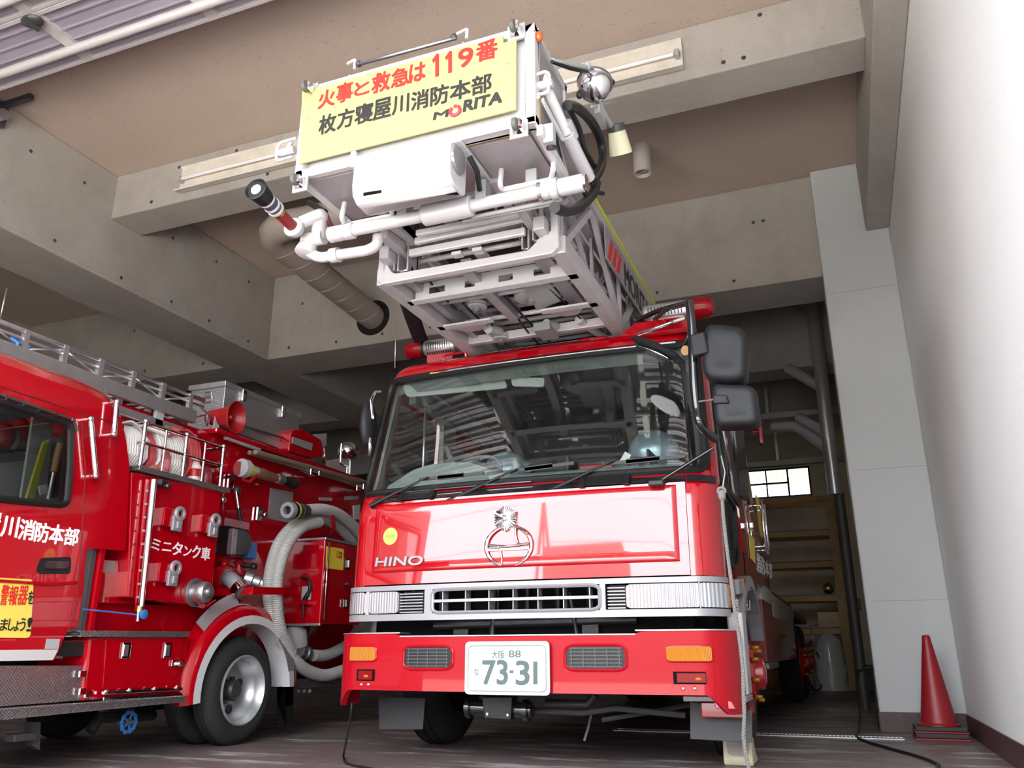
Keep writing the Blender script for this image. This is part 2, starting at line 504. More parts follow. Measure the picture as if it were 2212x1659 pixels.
# floor: dark maroon-brown coating, worn pale patches, wet-looking sheen
mf = bpy.data.materials.new('worn_maroon_floor'); mf.use_nodes = True
nt = mf.node_tree; b = nt.nodes['Principled BSDF']
tc = nt.nodes.new('ShaderNodeTexCoord')
def _noise(sc, lo, hi, scale=(1, 1, 1)):
    mp = nt.nodes.new('ShaderNodeMapping'); mp.inputs['Scale'].default_value = scale
    n = nt.nodes.new('ShaderNodeTexNoise'); n.inputs['Scale'].default_value = sc; n.inputs['Detail'].default_value = 9; n.inputs['Roughness'].default_value = 0.65
    r = nt.nodes.new('ShaderNodeMapRange'); r.inputs['From Min'].default_value = lo; r.inputs['From Max'].default_value = hi
    nt.links.new(tc.outputs['Object'], mp.inputs['Vector']); nt.links.new(mp.outputs['Vector'], n.inputs['Vector']); nt.links.new(n.outputs['Fac'], r.inputs['Value'])
    return r.outputs['Result']
def _mix(fac, a, bcol):
    mx = nt.nodes.new('ShaderNodeMix'); mx.data_type = 'RGBA'; nt.links.new(fac, mx.inputs['Factor'])
    if isinstance(a, tuple): mx.inputs['A'].default_value = a
    else: nt.links.new(a, mx.inputs['A'])
    mx.inputs['B'].default_value = bcol
    return mx.outputs['Result']
c = _mix(_noise(1.1, 0.35, 0.75), (0.165, 0.112, 0.108, 1), (0.13, 0.118, 0.12, 1))
c = _mix(_noise(2.6, 0.54, 0.66, (0.45, 1.9, 1)), c, (0.46, 0.43, 0.43, 1))
c = _mix(_noise(24, 0.62, 0.8), c, (0.18, 0.15, 0.15, 1))
nt.links.new(c, b.inputs['Base Color'])
rr = nt.nodes.new('ShaderNodeMapRange'); rr.inputs['To Min'].default_value = 0.28; rr.inputs['To Max'].default_value = 0.65
nt.links.new(_noise(2.2, 0.3, 0.7), rr.inputs['Value']); nt.links.new(rr.outputs['Result'], b.inputs['Roughness'])

def struct(name, mb, material, bevel=0):
    return tag(mb.build(name, material, None, bevel), kind='structure')

struct('floor', MB().box((-11, -0.1, -0.2), (XW + 0.2, 18.2, 0)), mf)
struct('forecourt_ground', MB().box((-60, -10, -0.25), (60, -0.1, -0.03)), M_OUT)
struct('street_asphalt', MB().box((-60, -80, -0.27), (60, -10, -0.05)), mat('street_asphalt', (0.045, 0.045, 0.048), 0.9))  # unseen road, added dark so the bumper's reflection stays dark
struct('ceiling', MB().box((-11, -0.1, 5.33), (XW + 0.2, 18.4, 5.5)), M_CEIL)
struct('wall_right', MB().box((XW, -0.1, 0), (XW + 0.2, 18.4, 5.33)), M_WALL)
struct('wall_left', MB().box((-11.2, -0.1, 0), (-11, 18.4, 5.33)), M_BEAM)
w = MB()                                      # rear wall around the window
WX0, WX1, WZ0, WZ1 = -1.75, -0.39, 3.70, 4.33
w.box((-11, 18, 0), (WX0, 18.2, 5.33)).box((WX1, 18, 0), (XW, 18.2, 5.33)).box((WX0, 18, 0), (WX1, 18.2, WZ0)).box((WX0, 18, WZ1), (WX1, 18.2, 5.33))
struct('wall_back', w, M_BEAM)
w = MB()                                      # front of the building: closed left bay, lintel over the open bay
w.box((-11, -0.4, 0), (-6.4, -0.1, 5.33)).box((-6.4, -0.4, 4.55), (XW + 0.2, -0.1, 5.33)).box((XW, -0.4, 0), (XW + 0.2, -0.1, 4.55))
struct('wall_front', w, M_BEAM)

def beam(name, a, bb, holes=()):
    o = struct(name, MB().box(a, bb), M_BEAM, 0.012)
    if holes:
        h = MB()
        for p, n in holes:
            h.lathe(Vector(p) - Vector(n) * 0.004, n, [(0, 0.018), (0.006, 0.018), (0.0062, 0.0)], 12)
        h.build('formwork_hole', DARKST, o)
    return o
rnd = random.Random(4)
fh = lambda y, z, xs: [((x, y, z + rnd.uniform(-.02, .02)), (0, -1, 0)) for x in xs]
beam('cross_beam', (-6.52, 5.46, 4.84), (0.6, 5.86, 5.33), fh(5.46, 4.93, (-6.0, -4.6, -3.3, -0.4, -0.25)) + fh(5.46, 5.25, (-5.7, -5.0, -0.1)))
beam('cross_beam', (-6.52, 8.09, 4.19), (0.6, 8.76, 5.33), fh(8.09, 4.30, (-6.2, -5.5, -4.85, -4.2, -1.5, -.7)) + fh(8.09, 4.9, (-6.05, -4.6, -.45, -.35)))
beam('cross_beam', (-11, 8.14, 4.19), (-7.25, 8.76, 5.33), fh(8.14, 4.3, (-8.6, -9.3, -7.6)) + fh(8.14, 4.95, (-8.9, -8.0)))
fx = lambda x, z, ys: [((x, y, z + rnd.uniform(-.02, .02)), (1, 0, 0)) for y in ys]
beam('long_beam', (-7.25, -0.1, 4.19), (-6.52, 18, 5.33), fx(-6.52, 4.3, (4.2, 4.9, 5.7, 6.4, 7.0, 7.7)) + fx(-6.52, 5.05, (4.5, 5.1, 6.3, 7.0, 7.6)))
beam('long_beam', (0.596, -0.1, 4.55), (XW, 8.0, 5.33))
for yy in (11.4, 14.6):
    beam('cross_beam', (-11, yy, 4.35), (XW, yy + 0.5, 5.33))
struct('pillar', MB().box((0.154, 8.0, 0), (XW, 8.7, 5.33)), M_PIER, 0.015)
struct('pillar', MB().box((-0.03, 16.4, 0), (XW, 17.2, 5.33)), M_REAR, 0.01)
# skirtings
struct('baseboard_right', MB().box((XW - 0.012, -0.1, 0), (XW, 8.0, 0.155)), M_SKIRT, 0.003)
sk = MB().box((0.145, 7.988, 0), (XW - 0.012, 8.0, 0.16)).box((0.142, 7.988, 0), (0.154, 8.7, 0.16))
struct('baseboard_pillar', sk, M_SKIRT, 0.003)
struct('baseboard_back', MB().box((-0.045, 16.385, 0), (XW, 16.4, 0.35)), M_SKIRT)
# fine joint lines on the painted pillar
j = MB()
for z in (1.05, 2.2, 3.95): j.box((0.2, 7.9985, z), (0.795, 8.0, z + 0.004))
struct('trim_1', j, mat('pillar_joint_line', (0.34, 0.35, 0.36), 0.7))

# overhead doors parked under the ceiling
def overhead_door(name, x0, x1, xs0, handle):
    d = thing(name, None, None, ((x0 + x1) / 2, 1.85, 4.95)); tag(d, kind='structure')
    ZD = 4.95; sec = 0.53
    p = MB(); ribs = MB(); rails = MB(); st = MB()
    for k in range(7):
        y1 = 3.71 - k * sec; y0 = y1 - sec + 0.012
        p.box((x0, y0, ZD + 0.035), (x1, y1, ZD + 0.06))
        for q in (0.10, 0.20, 0.30, 0.40): ribs.box((x0, y1 - q - 0.012, ZD + 0.022), (x1, y1 - q, ZD + 0.036))
        rails.box((x0, y0 - 0.006, ZD), (x1, y0 + 0.028, ZD + 0.035)); rails.box((x0, y1 - 0.028, ZD), (x1, y1, ZD + 0.035))
        rails.cyl((x0, y1 - 0.17, ZD - 0.03), (x1, y1 - 0.17, ZD - 0.03), 0.035, 12)
        x = xs0
        while x < x1:
            st.box((x - 0.045, y0 + 0.02, ZD - 0.002), (x + 0.045, y1 - 0.02, ZD + 0.036)); x += 1.19
    p.build('door_panel', M_SHUT, d); ribs.build('panel_rib', M_SHUT, d); rails.build('stiffening_rail', M_RAIL, d, 0.003); st.build('stile', M_RAIL, d)
    if handle:
        h = MB(); h.ball((-4.93, 3.22, ZD - 0.03), 0.06, (1.5, 1, 0.4)).cyl((-4.93, 3.16, ZD - 0.05), (-4.93, 3.28, ZD - 0.05), 0.02)
        h.build('lift_handle', DARKST, d)
    for xt in (x0 - .15, x1): MB().box((xt, 0.0, 4.86), (xt + .08, 3.9, 4.93)).build('guide_track', STEEL, d)
overhead_door('door_1', -6.35, 0.5, -6.1, True)

# rear window: frame, panes, light from outside
w1 = thing('window_1', None, None, (-1.0, 18.05, 3.7)); tag(w1, kind='structure')
fr = MB()
for a, bb in (((WX0, 18.03, WZ0), (WX1, 18.09, WZ0 + .04)), ((WX0, 18.03, WZ1 - .04), (WX1, 18.09, WZ1)), ((WX0, 18.03, WZ0), (WX0 + .04, 18.09, WZ1)), ((WX1 - .04, 18.03, WZ0), (WX1, 18.09, WZ1)),
              ((-0.86, 18.02, WZ0), (-0.82, 18.08, WZ1)), ((-1.29, 18.02, WZ0), (-1.26, 18.08, WZ1)), ((WX0, 18.02, 3.99), (-0.86, 18.08, 4.03))):
    fr.box(a, bb)
fr.build('window_frame', BLACK, w1); MB().box((WX0, 18.05, WZ0), (WX1, 18.058, WZ1)).build('window_glass', GLASSP, w1)
# ------------------------------------------------------------------ aerial ladder truck: cab
CX = -1.845
LT = thing('ladder_truck', 'large red aerial ladder fire truck with yellow-signed white basket raised over its cab', 'fire truck', (CX, 9.0, 0))

PROF = [(0.0, 4.72), (1.05, 4.72), (1.58, 4.742), (1.66, 4.81), (2.55, 5.03), (2.60, 5.035), (2.64, 5.05), (2.67, 5.085), (2.685, 5.15), (2.70, 5.4)]
def yprof(z):
    for (a, ya), (bz, yb) in zip(PROF, PROF[1:]):
        if z <= bz: return ya + (yb - ya) * (z - a) / (bz - a)
    return PROF[-1][1]
def cabpt(s, z, off=0.0):
    sg = -1 if s < 0 else 1; a = abs(s)
    if a <= 1: u, dy, nx, ny = 1.05 * a, 0.05 * a * a, 0.095 * a, -1.0
    elif a <= 2:
        t = (a - 1) * math.pi / 2
        u, dy, nx, ny = 1.05 + 0.17 * math.sin(t), 0.05 + 0.22 * (1 - math.cos(t)), math.sin(t) * 0.9 + 0.09, -math.cos(t)
    else: u, dy, nx, ny = 1.22, 0.27 + (a - 2), 1.0, 0.0
    l = math.hypot(nx, ny); nx /= l; ny /= l
    lean = yprof(z) - 4.72
    f = 1.0 if a <= 2 else max(0.0, 1 - (a - 2) / 0.8)
    tp = 1 - 0.045 * max(0, z - 1.6) - (0.07 * ((z - 2.58) / 0.1) ** 2 if z > 2.58 else 0)
    tp = max(tp, 0.75)
    return Vector((CX + sg * (u * tp + nx * off), 4.72 + dy + lean * f + ny * off, z))
def S(px, py, Y=4.72):
    u = onY(px, py, Y).x - CX; a = abs(u); sg = 1 if u > 0 else -1
    if a <= 1.05: return sg * a / 1.05
    return sg * (1 + math.asin(min(1, (a - 1.05) / 0.17)) / (math.pi / 2))
def ZF(px, py, Y=4.72): return onY(px, py, Y).z

def patch(s0, s1, z0, z1, off=0.0, thick=0.012, ns=None, nz=None, mbd=None):
    """sheet that follows the cab's skin; z0, z1 numbers or functions of s"""
    mbd = mbd or MB()
    f0 = z0 if callable(z0) else (lambda s: z0); f1 = z1 if callable(z1) else (lambda s: z1)
    ns = ns or max(2, int(abs(s1 - s0) * 14)); nz = nz or 6
    ss = sorted(set([s0 + (s1 - s0) * i / ns for i in range(ns + 1)]))
    rows, back = [], []
    for k in range(nz + 1):
        rows.append([cabpt(s, f0(s) + (f1(s) - f0(s)) * k / nz, off) for s in ss])
        back.append([cabpt(s, f0(s) + (f1(s) - f0(s)) * k / nz, off - thick) for s in ss])
    mbd.grid(rows, True, lambda i, j: back[i][j] - rows[i][j])
    return mbd
def rounded(s0, s1, z0, z1, rs, rz):
    """z limits of a round-cornered opening"""
    def k(s):
        d = min(s - s0, s1 - s)
        if d >= rs: return 0.0
        t = 1 - max(d, 0) / rs
        return rz * (1 - math.sqrt(max(0, 1 - t * t)))
    return (lambda s: z0 + k(s)), (lambda s: z1 - k(s))
def rpatch(s0, s1, z0, z1, rs, rz, off, thick, mbd=None, ns=None):
    a, bfun = rounded(s0, s1, z0, z1, rs, rz)
    mbd = mbd or MB()
    n = ns or max(8, int(abs(s1 - s0) * 20))
    # more columns close to the ends
    ss = [s0 + (s1 - s0) * (0.5 - 0.5 * math.cos(math.pi * i / (n + 6))) for i in range(n + 7)]
    rows, back = [], []
    for kz in range(5):
        rows.append([cabpt(s, a(s) + (bfun(s) - a(s)) * kz / 4, off) for s in ss])
        back.append([cabpt(s, a(s) + (bfun(s) - a(s)) * kz / 4, off - thick) for s in ss])
    mbd.grid(rows, True, lambda i, j: back[i][j] - rows[i][j])
    return mbd
def ring(s0, s1, z0, z1, rs, rz, r, off, seg=6, n=10):
    """bead around a round-cornered opening on the cab skin"""
    path = []
    def lin(a, c, m):
        return [(a[0] + (c[0] - a[0]) * i / m, a[1] + (c[1] - a[1]) * i / m) for i in range(m)]
    def cor(cx, cz, a0):
        return [(cx + rs * math.cos(a0 + math.pi / 2 * i / 5), cz + rz * math.sin(a0 + math.pi / 2 * i / 5)) for i in range(6)]
    q = cor(s1 - rs, z1 - rz, 0) + lin((s1 - rs, z1), (s0 + rs, z1), n)[1:] + cor(s0 + rs, z1 - rz, math.pi / 2) + lin((s0, z1 - rz), (s0, z0 + rz), 4)[1:] \
        + cor(s0 + rs, z0 + rz, math.pi) + lin((s0 + rs, z0), (s1 - rs, z0), n)[1:] + cor(s1 - rs, z0 + rz, 1.5 * math.pi) + lin((s1, z0 + rz), (s1, z1 - rz), 4)[1:]
    return MB().tube([cabpt(s, z, off) for s, z in q], r, seg, closed=True)

REAR = 4.30                                   # s of the cab's rear edge on the sides
WS = (-1.50, 1.50, 1.665, 2.545)              # windscreen opening
# --- skin of the cab
sh = MB()
patch(-2.0, -1.004, 1.045, 1.62, 0, 0.03, mbd=sh); patch(1.012, 2.0, 1.045, 1.62, 0, 0.03, mbd=sh)
patch(-REAR, -2.0, 0.90, 1.62, 0, 0.03, ns=14, mbd=sh)
patch(2.0, 3.05, 0.90, 1.30, 0, 0.03, ns=10, mbd=sh); patch(2.0, 2.06, 1.30, 1.62, 0, 0.03, ns=2, mbd=sh)
patch(3.0, REAR, 1.14, 2.60, 0, 0.03, ns=8, mbd=sh)
patch(1.62, 2.06, 1.62, 2.58, 0, 0.03, mbd=sh); patch(-2.06, -1.62, 1.62, 2.58, 0, 0.03, mbd=sh)      # A pillars
patch(-REAR, -3.0, 1.62, 2.60, 0, 0.03, ns=8, mbd=sh)
patch(2.0, 3.05, 2.45, 2.60, 0, 0.03, ns=8, mbd=sh); patch(-3.05, -2.0, 2.45, 2.60, 0, 0.03, ns=8, mbd=sh)
patch(-1.62, 1.62, 1.62, 1.665, 0, 0.03, nz=2, mbd=sh)
sh.box((CX - 1.19, 6.9, 0.9), (CX + 1.19, 6.95, 2.6))
sh.build('cab_shell', RED, LT)
# roof: rolls back from the screen header, then flat
rows = []
for z in (2.545, 2.565, 2.585, 2.60, 2.62, 2.64, 2.655, 2.67, 2.68, 2.69): rows.append([cabpt(-1.75 + 3.5 * i / 40, z) for i in range(41)])
for yy in (5.7, 6.2, 6.95): rows.append([Vector((cabpt(-1.75 + 3.5 * i / 40, 2.69).x, yy, 2.70)) for i in range(41)])
rf = MB().grid(rows, True)
rf.box((CX - 1.02, 5.6, 2.60), (CX + 1.02, 6.95, 2.688))
rf.build('roof', RED, LT)
# raised pod under the right-hand beacon
pod = MB(); P0 = []
for (y, z, k) in ((5.02, 2.62, 0.0), (5.05, 2.72, 0.06), (5.13, 2.765, 0.10), (5.6, 2.78, 0.12)):
    P0.append([Vector((x, y, max(z - e, 2.63))) for x, e in ((-1.28 + k, 0.10), (-1.20 + k, 0.03), (-1.10, 0.0), (-0.80, 0.0), (-0.74, 0.03), (-0.70, 0.12))])
pod.grid(P0, True, lambda i, j: Vector((0, 0.03, -0.02)))
pod.build('roof_pod', RED, LT)
# --- centre front panel with its raised field
def zpan(s): return 1.585
fp = patch(-1.0, 1.0, 1.05, 1.583, 0.0, 0.03, ns=30)
pn = fp.build('front_panel', RED, LT)
rows = []
fs0, fs1, fz0, fz1 = -0.955, S(1462, 1150), 1.125, 1.568
ss = [fs0, fs0 + .012, fs0 + .03] + [fs0 + .03 + (fs1 - fs0 - .06) * i / 30 for i in range(1, 30)] + [fs1 - .03, fs1 - .012, fs1]
zz = [fz0, fz0 + .006, fz0 + .016] + [fz0 + .016 + (fz1 - fz0 - .032) * i / 8 for i in range(1, 8)] + [fz1 - .016, fz1 - .006, fz1]
def h(t, n): return {0: 0.0, 1: 0.008, 2: 0.012}.get(min(t, n - 1 - t), 0.012)
for k, z in enumerate(zz): rows.append([cabpt(s, z, 0.001 + min(h(i, len(ss)), h(k, len(zz)))) for i, s in enumerate(ss)])
MB().grid(rows, True).build('raised_field', RED, pn)
# cowl strip with two black vents
cw = patch(-1.0, 1.0, 1.588, 1.632, 0.004, 0.02, ns=26).build('cowl_strip', BLACKG, LT)
for (pa, pb) in (((870, 1085), (935, 1072)), ((1262, 1052), (1355, 1040))):
    s0, s1 = S(*pa, 4.8), S(*pb, 4.8)
    v = patch(s0, s1, 1.590, 1.650, 0.024, 0.03); patch(s0 - .02, s0 + .015, 1.585, 1.655, 0.034, 0.04, mbd=v); patch(s1 - .015, s1 + .02, 1.585, 1.655, 0.034, 0.04, mbd=v)
    v.build('cowl_vent', BLACK, cw, 0.004)
patch(1.03, 1.75, 1.585, 1.632, 0.003, 0.01).build('corner_strip', BLACK, LT)
# bright line under the screen rubber
# --- windscreen
ring(*WS, 0.26, 0.12, 0.026, 0.004, 8, 20).build('screen_gasket', GASKET, LT)
rpatch(*WS, 0.26, 0.12, -0.008, 0.006, ns=30).build('windscreen', GLASSW, LT)
MB().tube([cabpt(-0.75 + 1.75 * i / 20, 2.548, 0.032) for i in range(21)], 0.006, 6).build('screen_trim', CHROME, LT)
MB().tube([cabpt(-0.9 + 1.0 * i / 12, 1.652, 0.03) for i in range(13)], 0.005, 6).build('screen_trim', CHROME, LT)
# side glass and door details (nearside, seen at a low angle)
XS = CX + 1.22
def side_poly(pts, X=XS, t=0.01): return MB().slab([onX(x, y, X) for x, y in pts], (-t, 0, 0))
gl = MB().grid([[cabpt(s, z, -0.01) for s in (2.07, 2.3, 2.6, 3.0)] for z in (1.66, 2.0, 2.44)], True)
gl.build('door_window', GLASSW, LT)
MB().grid([[cabpt(-s, z, -0.01) for s in (2.07, 2.3, 2.6, 3.0)] for z in (1.66, 2.0, 2.44)], True).build('door_window', GLASSW, LT)
MB().slab([(XS + .002, y, z) for y, z in fillet([(5.06, 1.62, 0), (5.95, 1.62, 0), (5.95, 1.34, 0), (5.62, 1.16, 0), (5.12, 1.16, 0)], 0.07)] if False else
          [Vector((XS + .004, p.x, p.y)) for p in fillet([(5.00, 1.60), (5.62, 1.56), (5.60, 1.24), (5.42, 1.12), (5.10, 1.12)] and [Vector((5.00, 1.60, 0)), Vector((5.66, 1.56, 0)), Vector((5.60, 1.24, 0)), Vector((5.42, 1.13, 0)), Vector((5.10, 1.16, 0))], 0.09, 5, True)], (-0.03, 0, 0)).build('lower_door_window', BLACKG, LT)
fr = MB().tube([Vector((XS + .006, p.x, p.y)) for p in fillet([Vector((5.00, 1.60, 0)), Vector((5.66, 1.56, 0)), Vector((5.60, 1.24, 0)), Vector((5.42, 1.13, 0)), Vector((5.10, 1.16, 0))], 0.09, 5, True)], 0.016, 6, closed=True)
fr.build('window_rubber', GASKET, LT)
bp = MB()
for s in (2.05, 2.42, 3.02): patch(s - .03, s + .03, 1.62, 2.47, 0.006, 0.02, ns=1, mbd=bp)
patch(2.02, 3.05, 1.615, 1.66, 0.006, 0.02, mbd=bp)
bp.build('window_surround', GASKET, LT)
# crew door with its own window further back
MB().slab([(XS + .003, y, z) for y, z in ((6.15, 1.72), (6.80, 1.72), (6.80, 2.42), (6.15, 2.42))], (-0.02, 0, 0)).build('crew_window', BLACKG, LT)
for (px, py, nm) in ((1625, 1138, 'door_handle'), (1660, 1175, 'door_handle')):
    p = onX(px, py, XS + 0.03); q = MB().bar(p + Vector((0, -0.10, 0)), p + Vector((0, 0.10, 0)), 0.035, 0.05); q.build(nm, CHROME, LT, 0.01)
# stickers and lettering on the crew door
side_poly([(1631, 1068), (1646, 1085), (1653, 1168), (1642, 1155)], XS + .006, 0.002).build('warning_sticker', LYEL, LT)
side_poly([(1617, 1150), (1630, 1165), (1632, 1218), (1621, 1205)], XS + .006, 0.002).build('warning_sticker', LYEL, LT)
text_on('消防本部', onX(1634, 1232, XS + .003), onX(1668, 1252, XS + .003), onX(1634, 1192, XS + .003), LWHT, LT, 0.002, 0.01)
text_on('渚 Lar.1', onX(1583, 1325, XS + .006), onX(1620, 1320, XS + .006), onX(1583, 1293, XS + .006), LWHT, LT, 0.002, 0.01)
mk = MB().bar(onX(1591, 1268, XS + .01), onX(1617, 1262, XS + .01), 0.03, 0.09); mk.build('side_marker_lamp', GREYP, LT, 0.008)
MB().bar(onX(1606, 1263, XS + .026), onX(1614, 1262, XS + .026), 0.012, 0.07).build('side_marker_lens', AMBER, LT)

# --- headlamp band
gy = 4.72
gr = MB()
zb0, zb1 = 0.828, 1.038
sL, sR = -1.78, 1.86
def band_top(s): return 1.038 - (0.006 if abs(s) > 1 else 0)
op0, op1, oz0, oz1 = S(935, 1300), S(1296, 1300), 0.868, 1.006
ll0, ll1 = -1.78, S(917, 1310); rl0, rl1 = S(1308, 1300), 1.86
patch(sL, sR, 0.826, 0.866, 0.02, 0.04, ns=40, nz=3, mbd=gr); patch(sL, sR, 1.010, 1.040, 0.02, 0.04, ns=40, nz=2, mbd=gr)
patch(ll1, op0, 0.862, 1.012, 0.018, 0.03, mbd=gr); patch(op1, rl0, 0.862, 1.012, 0.018, 0.03, mbd=gr)
grille = gr.build('grille', SILVER, LT)
ring(op0, op1, oz0, oz1, 0.05, 0.03, 0.012, 0.016, 6, 10).build('grille_bezel', SILVER, grille)
patch(op0, op1, oz0 + .062, oz0 + .079, 0.02, 0.03).build('centre_bar', SILVER, grille)
fins = MB()
for i in range(7):
    s = op0 + (op1 - op0) * (0.06 + 0.88 * i / 6)
    fins.slab([cabpt(s, oz0 + .002, 0.01), cabpt(s, oz1 - .002, 0.01), cabpt(s, oz1 - .002, -0.06), cabpt(s, oz0 + .002, -0.06)], (0.006, 0, 0))
fins.build('grille_fin', SILVER, grille)
for (a, c2) in ((S(862, 1310), ll1 - .012), (rl0 + .012, S(1350, 1300))):
    sl = MB()
    for i in range(7): patch(a, c2, 0.872 + .0185 * i, 0.879 + .0185 * i, 0.016, 0.03, nz=1, mbd=sl)
    ring(a, c2, 0.868, 1.006, 0.03, 0.03, 0.007, 0.02, 6, 3)
    sl.build('side_vent_slat', SILVER, grille)
    patch(a, c2, 0.87, 1.004, -0.03, 0.01).build('vent_backing', BLACK, grille)
for (a, c2, m_, amb) in ((ll0 + .03, S(860, 1310), S(790, 1310), -1), (S(1352, 1300), 1.80, S(1508, 1300), 1)):
    hl = MB(); rpatch(a, m_ - .01, 0.872, 1.004, 0.03, 0.02, 0.022, 0.05, hl); rpatch(m_ + .01, c2, 0.872, 1.004, 0.03, 0.02, 0.022, 0.05, hl)
    ho = hl.build('headlamp', LENSW, LT)
    lo, hi = (m_, c2) if amb < 0 else (a, m_)
    for i in range(1, 4): ss_ = lo + (hi - lo) * i / 4; patch(ss_ - .004, ss_ + .004, 0.88, 0.998, 0.0245, 0.004, ns=1).build('lens_rib', mat('lens_rib_glass', (0.62, 0.65, 0.7), 0.1, 0.3), ho)
    patch(m_ - .012, m_ + .012, 0.866, 1.008, 0.024, 0.03, ns=1).build('lamp_divider', LGREY, ho)
    if amb > 0: patch(1.80, 1.93, 0.875, 1.002, 0.018, 0.04).build('corner_indicator', AMBER, LT)
# radiator core and pipes; near-black colours stand in for the shade behind the grille
rd = MB().box((CX - .95, 5.0, 0.55), (CX + .95, 5.04, 1.1)).build('radiator', DARKM, LT)
rt = MB()
for i in range(9):
    x = CX - .8 + i * .2; rt.cyl((x, 4.97, 0.56), (x, 4.97, 1.08), 0.018, 8)
rt.cyl((CX - .6, 4.9, 0.80), (CX + .7, 4.92, 0.82), 0.03, 10).cyl((CX - .2, 4.88, 0.72), (CX - .2, 4.92, 1.0), 0.02, 8).cyl((CX + .35, 4.88, 0.70), (CX + .3, 4.9, 0.98), 0.014, 8)
rt.build('radiator_pipe', BLACK, LT)
MB().box((CX - 1.02, 4.95, 0.70), (CX + 1.02, 4.99, 0.86)).build('cross_member', DARKM, LT)
MB().box((CX - 1.12, 5.06, 0.60), (CX + 1.12, 5.08, 1.06)).build('shade_backing', DARKM, LT)  # dark sheet added so the space behind the grille reads as shade

# --- badges on the panel
sb = (S(1051, 1185) + S(1150, 1185)) / 2
bc = cabpt(sb, ZF(1100, 1180), 0.02)
Rb = (onY(1152, 1180, 4.72).x - onY(1050, 1180, 4.72).x) / 2
def bp_(a, r, rz=0.82): return Vector((bc.x + math.sin(a) * r, bc.y + (math.sin(a) * r) * 0.0, bc.z + math.cos(a) * r * rz))
em = MB()
em.tube([bp_(math.radians(16 + 146 * i / 20), Rb * (0.95)) for i in range(21)], [0.004 + 0.010 * math.sin(math.pi * (0.15 + 0.75 * i / 20)) for i in range(21)], 8)
em.tube([bp_(math.radians(-16 - 146 * i / 20), Rb * (0.95)) for i in range(21)], [0.004 + 0.010 * math.sin(math.pi * (0.15 + 0.75 * i / 20)) for i in range(21)], 8)
em.tube([bc + Vector((-Rb * 0.93 + Rb * 1.86 * i / 10, 0, (0.016 * (2 * i / 10 - 1) ** 2))) for i in range(11)], 0.0075, 8)
em.bar(bc + Vector((-Rb * .90, 0, -.020)), bc + Vector((Rb * .90, 0, -.020)), 0.010, 0.012, (0, 0, 1))
for sg in (-1, 1):
    # curved uprights that join the ring to the bar
    em.tube(spline([bc + Vector((sg * Rb * .30, 0, sg * Rb * .70)), bc + Vector((sg * Rb * .30, 0, sg * Rb * .40)), bc + Vector((sg * Rb * .42, 0, sg * .012)), bc + Vector((sg * Rb * .80, 0, sg * .006))], 5), 0.007, 8)
em.build('round_badge', CHROME, LT)
# snowflake-like fire crest above it
cc = cabpt(S(1097, 1122, 4.75), ZF(1097, 1122, 4.75), 0.03)
cr = MB()
R6 = 0.082
PAT = (1.0, .90, .97, .80, .93, .76, .93, .80, .97, .90)
out = []
for i in range(60):
    a = 2 * math.pi * i / 60; r_ = R6 * PAT[i % 10] * .98
    out.append(cc + Vector((math.sin(a) * r_, 0, math.cos(a) * r_)))
tip = cc + Vector((0, -.012, 0))
for i in range(60):
    # facets: every other spoke stands proud, so the crest glitters like cut metal
    p_, q_ = out[i], out[(i + 1) % 60]
    m1 = cc + (p_ - cc) * .55 + Vector((0, -.016 if i % 2 else -.004, 0)); m2 = cc + (q_ - cc) * .55 + Vector((0, -.004 if i % 2 else -.016, 0))
    cr.add([p_, q_, m2, m1], [(0, 1, 2, 3)]); cr.add([m1, m2, tip], [(0, 1, 2)])
    cr.add([p_, q_, q_ + Vector((0, .02, 0)), p_ + Vector((0, .02, 0))], [(0, 1, 2, 3)])
for i in range(6):
    a = math.pi / 3 * i; d_ = Vector((math.sin(a), 0, math.cos(a)))
    cr.bar(cc + d_ * 0.02 + Vector((0, -.010, 0)), cc + d_ * 0.080 + Vector((0, -.004, 0)), 0.007, 0.012, (0, 1, 0))
cr.ball(cc + Vector((0, -.010, 0)), 0.020, (1, 0.5, 1), 12)
cr.build('fire_crest', CHROME, LT)
MB().cyl(cc + Vector((0, .02, 0)), cc + Vector((0, .06, 0)), 0.03).build('crest_stand', REDM, LT)
# maker's name in flat chrome letters, round inspection sticker
text_on('HINO', cabpt(S(807, 1224), ZF(807, 1223), 0.016), cabpt(S(912, 1221), ZF(912, 1220), 0.016), cabpt(S(810, 1205), ZF(810, 1204), 0.016), SILVER, LT, 0.010, 0.03, 'maker_lettering')
st_c = (S(838, 1157), ZF(838, 1157))
stk = MB().slab([cabpt(st_c[0] + math.cos(a) * .052, st_c[1] + math.sin(a) * .056, 0.0145) for a in [2 * math.pi * i / 24 for i in range(24)]], (0, 0.002, 0)).build('inspection_sticker', mat('lime_sticker', (0.40, 0.60, 0.10), 0.5), LT)
text_on('検査済証', cabpt(st_c[0] - .034, st_c[1] - .008, 0.0155), cabpt(st_c[0] + .034, st_c[1] - .008, 0.0155), cabpt(st_c[0] - .034, st_c[1] + .010, 0.0155), mat('green_print', (0.20, 0.42, 0.08), 0.5), stk, 0.0006)

